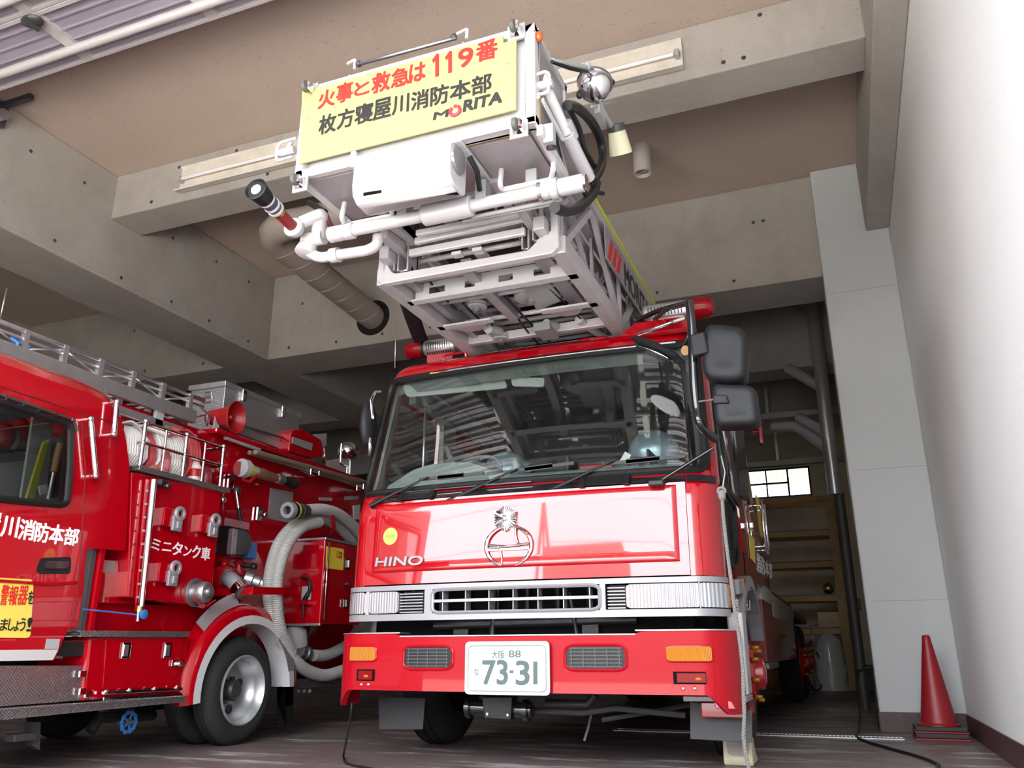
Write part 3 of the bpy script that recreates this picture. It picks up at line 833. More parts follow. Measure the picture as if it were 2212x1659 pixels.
# --- bumper
def bz0(s):
    a = abs(s)
    if a < 1.12: return 0.418
    t = min(1, (a - 1.12) / 0.45); t = t * t * (3 - 2 * t)
    return 0.418 - 0.10 * t
def bz1(s): return 0.728 + (0.02 if abs(s) > 0.74 else 0.02 * max(0, (abs(s) - 0.68) / 0.06))
BO = 0.045
bu = patch(-1.95, 1.95, bz0, bz1, BO, 0.035, ns=64, nz=8)
for sg in (-1, 1):
    patch(min(sg * 1.95, sg * 2.08), max(sg * 1.95, sg * 2.08), 0.318, 0.748, BO, 0.035, ns=4, mbd=bu)
bumper = bu.build('bumper', REDB, LT)
patch(-1.90, -0.70, 0.749, 0.756, BO + .006, 0.12, nz=1).build('bumper_tread', ALU, bumper)
patch(0.70, 1.90, 0.749, 0.756, BO + .006, 0.12, nz=1).build('bumper_tread', ALU, bumper)
patch(-0.70, 0.70, 0.729, 0.735, BO + .006, 0.12, nz=1).build('bumper_tread', ALU, bumper)
def bS(px, py): return S(px, py, 4.68)
def bZ(px, py): return ZF(px, py, 4.68)
for (x0_, x1_, y0_, y1_) in ((872, 977, 1397, 1444), (1222, 1349, 1395, 1446)):
    a, c2 = bS(x0_, 1420), bS(x1_, 1420); z0_, z1_ = bZ(x0_, y1_), bZ(x0_, y0_)
    g = rpatch(a, c2, z0_, z1_, 0.05, 0.03, BO + .002, 0.01).build('fog_grille', BLACK, bumper)
    ring(a - .005, c2 + .005, z0_ - .004, z1_ + .004, 0.06, 0.035, 0.009, BO + .002, 6, 8).build('grille_rim', REDB, bumper)
    sl = MB()
    for i in range(6):
        z = z0_ + (z1_ - z0_) * (0.12 + 0.78 * i / 5); patch(a + .02, c2 - .02, z - .004, z + .003, BO + .008, 0.008, nz=1, mbd=sl)
    for i in range(5):
        s = a + (c2 - a) * (0.1 + 0.8 * i / 4); patch(s - .003, s + .003, z0_ + .01, z1_ - .01, BO + .008, 0.006, ns=1, mbd=sl)
    sl.build('fog_grille_slat', mat('dark_grey_slat', (.05, .052, .056), .5), bumper)
for (x0_, x1_, y0_, y1_) in ((752, 808, 1398, 1427), (1436, 1524, 1397, 1428)):
    a, c2 = bS(x0_, 1412), bS(x1_, 1412); z0_, z1_ = bZ(x0_, y1_), bZ(x0_, y0_)
    ring(a, c2, z0_, z1_, 0.03, 0.015, 0.010, BO, 6, 6).build('indicator_bezel', REDB, bumper)
    il = rpatch(a, c2, z0_, z1_, 0.03, 0.012, BO + .010, 0.012).build('indicator_lens', AMBER, bumper)
    rb = MB()
    n = 10
for (x0_, x1_, y0_, y1_) in ((764, 805, 1446, 1471), (1450, 1516, 1451, 1478)):
    a, c2 = bS(x0_, 1460), bS(x1_, 1460); z0_, z1_ = bZ(x0_, y1_), bZ(x0_, y0_)
    patch(a, c2, z0_, z1_, BO + .003, 0.006).build('lamp_housing', DARKM, bumper)
    patch(a + .02, c2 - .012, z0_ + .008, z1_ - .008, BO + .014, 0.014).build('red_marker_lamp', REDL, bumper)
    mid = (a + c2) / 2; MB().ball(cabpt(mid + .01, (z0_ + z1_) / 2 - .006, BO + .015), 0.011, (1.5, .4, .8), 10).build('lamp_bulb', AMBER, bumper)
for (px, py) in ((774, 1479), (790, 1479), (1471, 1488), (1496, 1488)):
    c_ = cabpt(bS(px, py), bZ(px, py), BO + .001); MB().ball(c_, 0.011, (1, .6, 1), 10).build('rivet', CHROME, bumper)
# number plate
pa, pb, pt = onY(1003, 1500, 4.645), onY(1188, 1500, 4.645), onY(1003, 1386, 4.645)
pz0, pz1 = pa.z - .0, pt.z
pl = MB().slab([Vector((p.x, 4.645, p.y)) for p in fillet([Vector((pa.x, pz0, 0)), Vector((pb.x, pz0, 0)), Vector((pb.x, pz1, 0)), Vector((pa.x, pz1, 0))], 0.03, 5, True)], (0, 0.012, 0)).build('number_plate', PLATEW, LT, 0.003)
ins = 0.022
MB().tube([Vector((p.x, 4.643, p.y)) for p in fillet([Vector((pa.x + ins, pz0 + ins, 0)), Vector((pb.x - ins, pz0 + ins, 0)), Vector((pb.x - ins, pz1 - ins, 0)), Vector((pa.x + ins, pz1 - ins, 0))], 0.03, 5, True)], 0.004, 6, closed=True).build('plate_rim', LGREY, pl)
def on_pl(px, py): return onY(px, py, 4.6445)
for s_, x0_, x1_, y0_, y1_, w_ in (('大阪', 1062, 1090, 1405, 1423, 0), ('88', 1099, 1125, 1405, 1420, 0), ('な', 1024, 1034, 1444, 1459, 0), ('73', 1043, 1096, 1427, 1478, .02), ('-', 1101, 1109, 1448, 1454, .02), ('3', 1115, 1143, 1428, 1479, .02), ('1', 1152, 1161, 1429, 1478, 0)):
    text_on(s_, on_pl(x0_, y1_), on_pl(x1_, y1_), on_pl(x0_, y0_), LGRT, pl, 0.002, w_)

# --- windscreen wipers (arms end in blades along the foot of the screen)
for (p0, p1, b0, b1, yy) in (((800, 1092), (925, 1030), (905, 1036), (1045, 1022), 4.79), ((968, 1082), (1118, 1012), (1090, 1020), (1240, 1000), 4.79), ((1182, 1062), (1330, 992), (1300, 1003), (1480, 985), 4.79)):
    q0, q1 = onY(*p0, yy - .03), onY(*p1, yy - .005)
    wo = MB().tube([q0 + Vector((0, .05, -.01)), q0, q0 + (q1 - q0) * .18, q1], [0.014, 0.015, 0.013, 0.006], 8).build('wiper', BLACK, LT)
    c0, c1 = onY(*b0, yy + .012), onY(*b1, yy + .012)
    MB().bar(c0, c1, 0.012, 0.02).bar(c0 + (c1 - c0) * .3, c0 + (c1 - c0) * .7, 0.012, 0.032).build('wiper_blade', BLACK, wo)
# stay of the mirror: chrome-black rod down to the front panel with its foot
q0, q1 = onY(1418, 1044, 4.74), onY(1540, 968, 4.80)
ms = MB().cyl(q0, q1, 0.011, 10); ms.build('mirror_stay', BLACKG, LT)
MB().obox(q0, (1, 0, 0), (0, 1, 0), (0, 0, 1), 0.09, 0.05, 0.035).build('stay_foot', BLACK, LT, 0.008)
# --- mirrors on the nearside
YM = 4.62
pole = [onY(1488, 652, YM), onY(1494, 700, YM), onY(1498, 800, YM), onY(1505, 880, YM), onY(1515, 920, YM), onY(1545, 948, 4.80)]
mr = MB().tube(spline(pole, 5), 0.026, 10)
mr.tube([onY(1488, 655, YM), onY(1440, 668, 4.9), onY(1415, 690, 5.05)], 0.016, 8)
mr.tube([onY(1492, 690, YM), onY(1489, 720, YM), onY(1478, 742, YM + .02), onY(1455, 752, YM + .06)], 0.012, 8)
mirror_arm = mr.build('mirror_arm', BLACKG, LT)
def housing(poly, Y, depth, r, name, material):
    P = [Vector((p.x, p.z, 0)) for p in [onY(x, y, Y) for x, y in poly]]
    P = fillet(P, r, 5, True)
    cx_ = sum(p.x for p in P) / len(P); cz_ = sum(p.y for p in P) / len(P)
    rows = []
    for k, (yo, sc) in enumerate(((0.02, .0), (0.0, .45), (0.0, .72), (.006, .86), (.022, .95), (.05, .995), (.09, 1.0), (depth, .98), (depth, .9), (depth - .01, 0.0))):
        rows.append([Vector((cx_ + (p.x - cx_) * sc, Y + yo, cz_ + (p.y - cz_) * sc)) for p in P] )
    for r_ in rows: r_.append(r_[0])
    return MB().grid(rows, True).build(name, material, LT)
housing([(1520, 692), (1600, 700), (1614, 725), (1612, 815), (1580, 824), (1525, 818), (1513, 790)], YM - .07, 0.16, 0.06, 'main_mirror', CHARC)
housing([(1535, 824), (1620, 828), (1632, 838), (1641, 908), (1628, 917), (1550, 920), (1541, 905)], YM - .07, 0.14, 0.04, 'wide_mirror', CHARC)
MB().slab([onY(x, y, YM - .085) for x, y in ((1489, 722), (1522, 715), (1531, 760), (1495, 770))], (0, 0.06, 0)).build('mirror_clamp', CHARC, LT, 0.012)
MB().slab([onY(x, y, YM - .085) for x, y in ((1540, 852), (1570, 852), (1575, 870), (1540, 872))], (0, 0.04, 0)).build('mirror_clamp', CHARC, LT, 0.01)
MB().cyl(onY(1505, 868, YM), onY(1543, 863, YM - .05), 0.008).build('mirror_rod', CHROME, LT)
# look-down mirror over the screen corner
lm = MB(); A_, B_ = onY(1362, 731, 4.72), onY(1478, 778, 4.70)
rows = []
for i in range(9):
    t = i / 8; c_ = A_ + (B_ - A_) * t; r_ = 0.085 * math.sqrt(max(0.0, 1 - (2 * t - 1) ** 2)) + .004
    rows.append([c_ + Vector((0, math.cos(a) * r_ * 1.1, math.sin(a) * r_ * .42)) for a in [2 * math.pi * k / 14 for k in range(15)]])
lm.grid(rows, True); lmo = lm.build('look_down_mirror', CHARC, LT)
c_ = (A_ + B_) / 2
d_ = (B_ - A_).normalized(); n_ = d_.cross(Vector((0, 1, 0))).normalized()
n_ = n_ if n_.z < 0 else -n_
MB().slab([c_ + n_ * .034 + d_ * math.cos(a) * .13 + Vector((0, 1, 0)) * math.sin(a) * .075 for a in [2 * math.pi * k / 20 for k in range(20)]], n_ * .004).build('mirror_glass', CHROME, lmo)
# mirror on the far side of the cab
MB().ball(onY(795, 915, 4.95), 0.1, (.5, .8, 1.75), 16).build('main_mirror', CHARC, LT)
MB().tube([onY(806, 905, 4.92), onY(802, 865, 4.9), onY(810, 847, 4.95), onY(822, 846, 5.0)], 0.012, 8).build('mirror_arm', CHROME, LT)
MB().tube([onY(800, 945, 4.92), onY(798, 985, 4.95)], 0.014, 8).build('mirror_arm', CHROME, LT)

# --- roof beacons: perforated silver speaker drum with a red dome at its outer end
def beacon(c, L, r, sg, name):
    c = Vector(c)
    o = MB().lathe(c, (1, 0, 0), [(-L / 2, 0), (-L / 2, r * .85), (-L / 2 + .012, r), (L / 2 - .012, r), (L / 2, r * .85), (L / 2, 0)], 28).build(name, ALU, LT)
    sl = MB()
    for i in range(11):
        x = c.x - L * .36 + L * .72 * i / 10
        for a0 in (-2.7, -1.5, -.3):
            sl.tube([Vector((x, c.y + math.cos(a) * (r + .001), c.z + math.sin(a) * (r + .001))) for a in [a0 + .9 * k / 6 - math.pi * .25 for k in range(7)]], 0.0035, 5)
    sl.build('speaker_slot', BLACK, o)
    e = c + Vector((sg * L / 2, 0, 0))
    MB().lathe(e, (sg, 0, 0), [(0, 0), (0, r * 1.02), (.05, r * 1.05), (.12, r * 1.0), (.155, r * .8), (.17, 0)], 28).build('red_dome', REDL, o)
    MB().lathe(e, (sg, 0, 0), [(.0, r * 1.08), (.02, r * 1.08), (.02, r * .9)], 28).build('dome_collar', BLACK, o)
    MB().box((c.x - L * .4, c.y - .02, c.z - r - .06), (c.x + L * .4, c.y + .06, c.z - r * .8)).build('beacon_bracket', REDM, o)
    return o
yb = 5.25
pl_ = onY(953, 749, yb); beacon((pl_.x, yb, pl_.z), (onY(988, 749, yb).x - onY(920, 749, yb).x), 0.062, -1, 'beacon')
pr_ = onY(1440, 676, yb); beacon((pr_.x, yb, pr_.z), (onY(1492, 676, yb).x - onY(1393, 676, yb).x), 0.072, 1, 'beacon')
for (a, c2) in (((958, 768), (1005, 760)), ((1250, 735), (1310, 728))):
    y_ = 5.10; p, q = onY(*a, y_), onY(*c2, y_)
    MB().tube(fillet([p + Vector((0, 0.02, -.05)), p, q, q + Vector((0, 0.02, -.05))], .02), 0.009, 8).build('roof_grab_rail', RED, LT)
MB().tube([onY(1378, 722, 5.0), onY(1480, 686, 4.95)], 0.012, 8).build('roof_strut', CHROME, LT)
MB().tube([onY(1372, 690, 5.2), onY(1380, 690, 5.2), onY(1420, 672, 5.1), onY(1492, 652, YM)], 0.018, 8).build('mirror_upper_arm', BLACKG, LT)
an0 = onY(853, 795, 5.15); MB().tube([an0, onY(856, 690, 5.15)], [0.006, 0.003], 6).build('aerial', STEEL, LT)

# --- inside the cab
MB().box((CX - 1.1, 5.02, 0.95), (CX + 1.1, 6.88, 1.0)).build('cab_floor', BLACK, LT)
di = MB(); rows = []
for k, (yo, z) in enumerate(((0.02, 1.50), (0.05, 1.66), (0.12, 1.74), (0.26, 1.78), (0.42, 1.76), (0.5, 1.6), (0.52, 1.2))):
    rows.append([Vector((CX - 1.06 + 2.12 * i / 20, 4.86 + yo + .05 * (2 * i / 20 - 1) ** 2, z + (0.13 * math.exp(-((i - 4.2) / 3.4) ** 4) if 1 < k < 5 else 0))) for i in range(21)])
di.grid(rows, True).build('dashboard', DASH, LT)
swc = Vector((-2.42, 5.38, 1.86)); ax = Vector((0, -.75, .66)).normalized()
su_, sv_ = Vector((1, 0, 0)), ax.cross(Vector((1, 0, 0)))
sw = MB().tube(arc(swc, su_, sv_, 0.22, 0, 2 * math.pi, 32)[:-1], 0.014, 8, closed=True)
for a in (0.3, 2.84, 4.71): sw.tube([swc, swc + (su_ * math.cos(a) + sv_ * math.sin(a)) * .22], 0.012, 6)
sw.cyl(swc - ax * .3, swc, 0.03).build('steering_wheel', GREYP, LT)
for x_ in (-2.42, -1.15):
    s_ = MB().box((x_ - .25, 5.55, 1.2), (x_ + .25, 6.0, 1.42)); s_.obox((x_, 6.02, 1.70), (1, 0, 0), Vector((0, 1, .15)).normalized(), Vector((0, -.15, 1)).normalized(), .46, .14, .7)
    so = s_.build('seat', BLACK, LT, 0.05)
    # silvery hood drawn over the head-rest
    z_ = 2.0 if x_ < -2 else 2.06
    hb = MB().ball((x_ + (.10 if x_ < -2 else -.02), 5.80, z_ - .06), 0.19, (1.0, .8, .92), 20)
    hb.build('silver_hood', SEATB, so)
MB().box((CX - .5, 6.55, 1.0), (CX + .6, 6.85, 2.15)).build('bulkhead', DARKST, LT)
MB().box((CX - 1.175, 6.84, 0.95), (CX + 1.175, 6.9, 2.58)).build('cab_rear_lining', mat('dark_trim', (0.05, 0.05, 0.055), 0.7), LT)
MB().grid([[cabpt(s, z, -0.05) for s in [-1.6 + 3.2 * i / 16 for i in range(17)]] for z in (2.44, 2.5, 2.56)] + [[Vector((CX - 1.0 + 2.0 * i / 16, y, 2.58)) for i in range(17)] for y in (5.4, 6.2, 6.85)], True).build('headlining', mat('grey_lining', (0.13, 0.135, 0.14), 0.8), LT)
# inner linings of the pillars and doors
pl2 = MB()
for sg in (-1, 1):
    patch(min(sg * 1.56, sg * 1.95), max(sg * 1.56, sg * 1.95), 1.60, 2.56, -0.035, 0.02, mbd=pl2)
    pl2.box((CX + sg * 1.12, 5.0, .98), (CX + sg * 1.17, 6.9, 1.60)).box((CX + sg * 1.09, 5.95, 1.5), (CX + sg * 1.13, 6.18, 2.56)).box((CX + sg * 1.15, 6.0, .98), (CX + sg * 1.165, 6.9, 2.56)).box((CX + sg * 1.02, 5.32, 2.43), (CX + sg * 1.08, 6.9, 2.56))
pl2.build('pillar_lining', mat('pillar_lining_grey', (.22, .23, .23), .7), LT)
vi = MB().slab([Vector((p.x, p.y, p.z)) for p in fillet([onY(868, 832, 5.12), onY(1080, 800, 5.12), onY(1098, 838, 5.08), onY(878, 858, 5.08)], .04, 4, True)], (0, 0.02, 0)); vi.build('sun_visor', LGREY, LT, 0.006)
rv = MB().slab(fillet([onY(1103, 814, 5.08), onY(1176, 816, 5.08), onY(1174, 836, 5.08), onY(1106, 834, 5.08)], .02, 4, True), (0, 0.02, 0)).cyl(onY(1141, 790, 5.1), onY(1141, 826, 5.1), 0.007); rv.build('rear_view_mirror', LGREY, LT, 0.003)
MB().box(onY(1160, 775, 5.14), onY(1188, 790, 5.18)).cyl(onY(1150, 795, 5.1), onY(1180, 800, 5.14), 0.008).build('dash_camera', BLACK, LT, 0.006)
MB().slab([cabpt(S(x, y, 5.0), onY(x, y, 5.02).z, -.02) for x, y in ((1120, 775), (1130, 773), (1130, 783), (1120, 785))], (0, .002, 0)).build('blue_sticker', mat('turquoise_sticker', (0.05, 0.45, 0.55), 0.5), LT)
MB().slab([onY(1480 + 9 * math.cos(a), 757 + 11 * math.sin(a), 5.02) for a in [2 * math.pi * k / 16 for k in range(16)]], (0, .002, 0)).build('inspection_disc', mat('orange_paper', (0.70, 0.40, 0.18), 0.6), LT)
gp = MB().box((-1.68, 5.30, 1.78), (-1.10, 5.55, 1.80)).box((-1.68, 5.30, 1.78), (-1.66, 5.55, 1.92)).box((-1.12, 5.30, 1.78), (-1.10, 5.55, 1.92)).box((-1.68, 5.52, 1.78), (-1.10, 5.55, 1.92)).build('equipment_tray', BLACK, LT, 0.005)
MB().bar((-1.6, 5.36, 1.83), (-1.36, 5.36, 1.83), 0.05, 0.05).build('red_torch', REDM, gp, 0.01)
MB().bar((-1.3, 5.40, 1.86), (-1.26, 5.40, 1.92), 0.04, 0.05).build('card_tag', WHITE, gp)
MB().tube([(-2.78, 5.3, 1.7), (-2.78, 5.32, 2.4)], 0.012, 8).build('inner_grab_pole', STEEL, LT)
MB().tube([(-2.35, 5.9, 1.9), (-2.35, 5.9, 2.3)], 0.01, 8).build('inner_grab_pole', STEEL, LT)
# ------------------------------------------------------------------ aerial ladder truck: wheels, chassis, body
def wheel(x_out, y, z, R, W, sg, name, rim_mat, parent, hub='steer', nut_mat=CHROME, rim_r=None, dual=False):
    """sg = outward side along X"""
    rr = rim_r or R * 0.56
    c = Vector((x_out, y, z)); ax = (sg, 0, 0)
    prof = [(-W, rr), (-W, R * .8), (-W + .03, R * .93), (-W + .06, R), (-.06, R), (-.03, R * .95), (-.005, R * .86), (0, R * .74), (-.012, rr + .012), (-.03, rr)]
    o = MB().lathe(c, ax, prof, 56).build(name, RUBBER, parent)
    g = MB()
    for k in (-.07, -W / 2, -W + .07):
        g.tube([c + Vector((sg * k, math.cos(a) * (R - .001), math.sin(a) * (R - .001))) for a in [2 * math.pi * i / 40 for i in range(40)]], 0.006, 5, closed=True)
    g.build('tread_groove', GASKET, o)
    if hub == 'deep':
        rp = [(-.035, rr + .01), (-.004, rr + .012), (.002, rr), (-.02, rr - .012), (-.06, rr - .03), (-.085, rr - .034), (-.10, rr - .05), (-.165, rr - .06), (-.175, rr * .72), (-.16, rr * .45), (-.16, rr * .30), (-.09, rr * .29), (-.075, rr * .22), (-.075, 0)]
    else:
        rp = [(-.03, rr + .01), (.0, rr + .012), (.004, rr - .012), (-.03, rr - .03), (-.02, rr * .8), (.03, rr * .62), (.05, rr * .55), (.055, rr * .36), (.10, rr * .33), (.115, rr * .2), (.118, 0)]
    ro = MB().lathe(c, ax, rp, 48).build('wheel_rim', rim_mat, o)
    if hub == 'deep':
        hn = MB()
        for i in range(4):
            a = math.radians(18 + 90 * i)
            p = c + Vector((sg * -.158, math.cos(a) * rr * .60, math.sin(a) * rr * .60))
            hn.lathe(p, ax, [(-.02, rr * .135), (.004, rr * .135), (.0045, 0)], 18)
        hn.build('rim_hole', BLACKG, ro)
        for i in range(6):
            a = math.radians(60 * i + 10); p = c + Vector((sg * -.16, math.cos(a) * rr * .37, math.sin(a) * rr * .37))
            MB().cyl(p, p + Vector((sg * .035, 0, 0)), 0.014, 6).build('wheel_nut', DARKST, ro)
        MB().lathe(c, ax, [(-.165, rr * .31), (-.088, rr * .3), (-.07, rr * .23), (-.07, 0)], 20).build('wheel_hub', DARKST, ro)
    else:
        for i in range(8):
            a = math.radians(45 * i + 12); p = c + Vector((sg * .04, math.cos(a) * rr * .60, math.sin(a) * rr * .60))
            MB().cyl(p, p + Vector((sg * .045, 0, 0)), 0.018, 6, .014).build('wheel_nut', nut_mat, ro)
    return o
XN = CX + 1.22; XF = CX - 1.22
RT = 0.50
wheel(XN - .03, 5.98, RT, RT, .28, 1, 'front_wheel', RED, LT, 'steer', GOLDB)
wheel(XF + .03, 5.98, RT, RT, .28, -1, 'front_wheel', RED, LT, 'steer', GOLDB)
for y_ in (12.2, 13.5):
    wheel(XN - .02, y_, RT, RT, .28, 1, 'rear_wheel', REDM, LT, 'steer', GOLDB)
    wheel(XF + .02, y_, RT, RT, .28, -1, 'rear_wheel', REDM, LT, 'steer', GOLDB)
for x_ in (CX - .42, CX + .42): MB().box((x_ - .05, 4.9, .62), (x_ + .05, 14.6, .86)).build('chassis_rail', BLACK, LT)
MB().cyl((XF + .3, 5.98, .5), (XN - .3, 5.98, .5), .07, 14).build('front_axle', DARKST, LT)
MB().cyl((XF + .3, 12.2, .5), (XN - .3, 12.2, .5), .09, 14).build('rear_axle', DARKST, LT)
MB().cyl((XF + .3, 13.5, .5), (XN - .3, 13.5, .5), .09, 14).build('rear_axle', DARKST, LT)
# towing cross-tube under the plate, with its bolted bracket
yt = 4.95
t0, t1 = onY(1010, 1528, yt), onY(1150, 1535, yt)
tw = MB().cyl(t0, t1, .045, 18).cyl(t0, t0 + Vector((.03, 0, 0)), .062, 18).cyl(t1 - Vector((.05, 0, 0)), t1 - Vector((.02, 0, 0)), .062, 18)
tb = tw.build('tow_tube', BLACKG, LT)
MB().slab([onY(x, y, yt - .07) for x, y in ((1040, 1505), (1106, 1505), (1103, 1556), (1046, 1552))], (0, .1, 0)).build('tow_bracket', BLACK, tb, .006)
for px, py in ((1052, 1543), (1096, 1545)): MB().ball(onY(px, py, yt - .075), .012, (1, .6, 1), 8).build('bracket_bolt', STEEL, tb)
# underside pipes and links
MB().tube([onY(1150, 1535, 5.1), onY(1260, 1540, 5.1), onY(1330, 1530, 5.1), onY(1480, 1545, 5.2)], .018, 8).build('steering_link', DARKST, LT)
MB().tube([onY(1180, 1520, 5.3), onY(1270, 1522, 5.3), onY(1285, 1500, 5.3)], .03, 10).build('brake_pipe', DARKST, LT)
MB().tube([onY(1300, 1555, 5.2), onY(1420, 1535, 5.3), onY(1500, 1520, 5.4)], .016, 8).build('steering_link', DARKST, LT)
MB().box((CX - .3, 5.1, .45), (CX + .3, 6.6, .72)).build('engine_sump', DARKM, LT, .04)
MB().tube([onY(1278, 1540, 5.5), onY(1270, 1575, 5.5), onY(1262, 1600, 5.5)], .008, 6).build('drain_hose', GREYP, LT)
for pts, y_ in ((((817, 1505), (918, 1508), (913, 1576), (819, 1576)), 5.2), (((1490, 1515), (1625, 1535), (1625, 1604), (1491, 1597)), 5.08)):
    MB().slab([onY(x, y, y_) for x, y in pts], (0, .012, 0)).build('mud_flap', mat('mud_flap_rubber', (.035, .037, .042), .55), LT, .003)
for sg in (-1, 1):
    MB().box((CX + sg * .75, 5.0, .42), (CX + sg * 1.17, 5.25, .60)).build('step_box', REDM, LT, .01)
MB().slab([onY(x, y, 4.80) for x, y in ((1541, 1508), (1580, 1515), (1590, 1533), (1545, 1530))], (0, .03, 0)).build('bumper_bracket', RED, LT, .004)
# wheel arch, step and pale valance on the nearside
arch = []
for k in range(15):
    a = math.pi * k / 14 * .86 + .05
    arch.append((5.98 - math.cos(a) * .60, .50 + math.sin(a) * .56))
wa = MB()
for (y0_, z0_), (y1_, z1_) in zip(arch, arch[1:]):
    wa.slab([(XN + .035, y0_, z0_), (XN + .035, y1_, z1_), (XN + .035, 5.98 + (y1_ - 5.98) * 1.13, .50 + (z1_ - .50) * 1.13), (XN + .035, 5.98 + (y0_ - 5.98) * 1.13, .50 + (z0_ - .50) * 1.13)], (-.10, 0, 0))
wa.build('wheel_arch', SILVER, LT)
MB().box((XN - .04, 5.16, .40), (XN + .05, 5.36, .86)).build('step_valance', WHITE, LT, .012)
MB().box((XN - .3, 5.02, .37), (XN + .05, 5.36, .40)).build('cab_step', ALUP, LT, .004)
MB().box((XN - .3, 5.02, .72), (XN + .0, 5.30, .75)).build('cab_step', ALUP, LT, .004)
MB().box((XN - .2, 5.0, .29), (XN + .03, 5.3, .37)).build('step_support', RED, LT, .006)
# body behind the cab: red lockers with white bands, handrail, rear body
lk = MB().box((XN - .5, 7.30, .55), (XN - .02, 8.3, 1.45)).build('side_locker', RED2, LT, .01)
MB().box((XN - .02, 7.30, 1.05), (XN - .015, 8.3, 1.18)).box((XN - .5, 7.295, 1.05), (XN - .02, 7.30, 1.18)).build('reflective_band', LGREY, lk)
MB().box((XN - .5, 7.29, 1.45), (XN - .01, 8.31, 1.50)).build('locker_trim', DIA, lk, .003)
MB().box((XN - .5, 7.29, .50), (XN - .01, 8.31, .55)).build('locker_trim', DIA, lk, .003)
MB().cyl((XN - .38, 7.29, .74), (XN - .38, 7.29, 1.0), .008, 8).build('locker_handle', CHROME, lk)
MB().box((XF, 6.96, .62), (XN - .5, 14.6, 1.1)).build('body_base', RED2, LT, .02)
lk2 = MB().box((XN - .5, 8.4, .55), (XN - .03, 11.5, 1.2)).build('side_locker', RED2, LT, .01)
MB().box((XN - .03, 8.4, .95), (XN - .024, 11.5, 1.16)).build('reflective_band', mat('cream_band', (.62, .56, .44), .5), lk2)
MB().box((XN - .5, 11.6, 1.05), (XN - .0, 14.6, 1.14)).build('rear_fender', DARKST, LT, .02)
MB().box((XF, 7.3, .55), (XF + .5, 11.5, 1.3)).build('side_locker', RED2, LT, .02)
MB().box((XF, 6.96, 1.1), (XN - .05, 14.6, 1.16)).build('deck', DIA, LT)
hr = MB()
for y_ in (7.15, 7.42): hr.cyl((XN + .06, y_, 1.42), (XN + .06, y_, 1.85), .012, 8)
for z_ in (1.46, 1.80): hr.cyl((XN - .05, 7.15, z_), (XN + .06, 7.15, z_), .01, 8).cyl((XN - .05, 7.42, z_), (XN + .06, 7.42, z_), .01, 8).cyl((XN + .06, 7.15, z_), (XN + .06, 7.42, z_), .008, 8)
hr.build('hand_rail', CHROME, LT)
MB().box((XN - .3, 6.96, 1.1), (XN - .06, 7.28, 2.0)).build('pump_cabinet', RED2, LT, .01)
gh = onX(1643, 932, XN + .04); MB().box((gh.x - .02, gh.y - .03, gh.z - .13), (gh.x + .02, gh.y + .03, gh.z + .13)).cyl((XN - .05, gh.y, gh.z), (gh.x, gh.y, gh.z), .012).build('rear_grab_handle', RED, LT, .01)
# turntable and mast foot carrying the ladder
tt = MB().cyl((CX, 11.2, 1.16), (CX, 11.2, 1.7), .75, 40).box((CX - .62, 10.6, 1.7), (CX - .5, 12.4, 2.9)).box((CX + .5, 10.6, 1.7), (CX + .62, 12.4, 2.9)).build('turntable', WHITE, LT, .02)
MB().box((CX - .3, 7.2, 1.16), (CX + .3, 7.5, 2.62)).build('ladder_rest', DARKST, LT, .02)
# ------------------------------------------------------------------ aerial ladder truck: ladder sections over the cab
LX = -1.785
def section(name, hw, zb, zt, y0, y1, ch, material, rung_step, rung_z):
    o = MB()
    for sg in (-1, 1):
        x = LX + sg * hw
        o.box((x - ch / 2, y0, zb), (x + ch / 2, y1, zb + ch * 1.25))
    so = o.build(name, material, LT, .006)
    for sg in (-1, 1): MB().box((LX + sg * hw - ch * .45, y0, zt - ch), (LX + sg * hw + ch * .45, y1, zt)).build('top_rail', material, so, .005)
    step = (zt - zb) * .95
    n = int((y1 - y0) / step)
    for sg in (-1, 1):
        dg = MB()
        for i in range(n):
            ya, yb_ = y0 + .05 + i * step, y0 + .05 + (i + 1) * step
            x = LX + sg * hw
            if i % 2: dg.bar((x, ya, zt - ch * .6), (x, yb_, zb + ch * .8), ch * .38, ch * .5, (0, 0, 1))
            else: dg.bar((x, ya, zb + ch * .8), (x, yb_, zt - ch * .6), ch * .38, ch * .5, (0, 0, 1))
            dg.bar((x, ya, zb + ch), (x, ya, zt - ch), ch * .3, ch * .35, (0, 1, 0)) if i % 2 == 0 else None
        dg.build('side_truss', material, so)
    y = y0 + rung_step * .6
    while y < y1:
        MB().cyl((LX - hw, y, rung_z), (LX + hw, y, rung_z), .017, 8).build('rung', material, so); y += rung_step
    return so
base = section('ladder_section', .545, 2.70, 3.40, 3.86, 12.4, .085, GREYW, .36, 2.80)
mid3 = section('ladder_section', .475, 2.80, 3.33, 3.74, 11.5, .065, GREYW, .36, 2.86)
mid2 = section('ladder_section', .41, 2.86, 3.26, 3.62, 10.9, .055, GREYW, .36, 2.92)
top = section('ladder_section', .345, 2.93, 3.20, 3.42, 10.4, .05, GREYW, .34, 2.98)
MB().box((LX + .545 + .036, 3.86, 3.375), (LX + .545 + .043, 12.4, 3.412)).build('yellow_edge', mat('yellow_green_edge', (.55, .62, .04), .5), base)
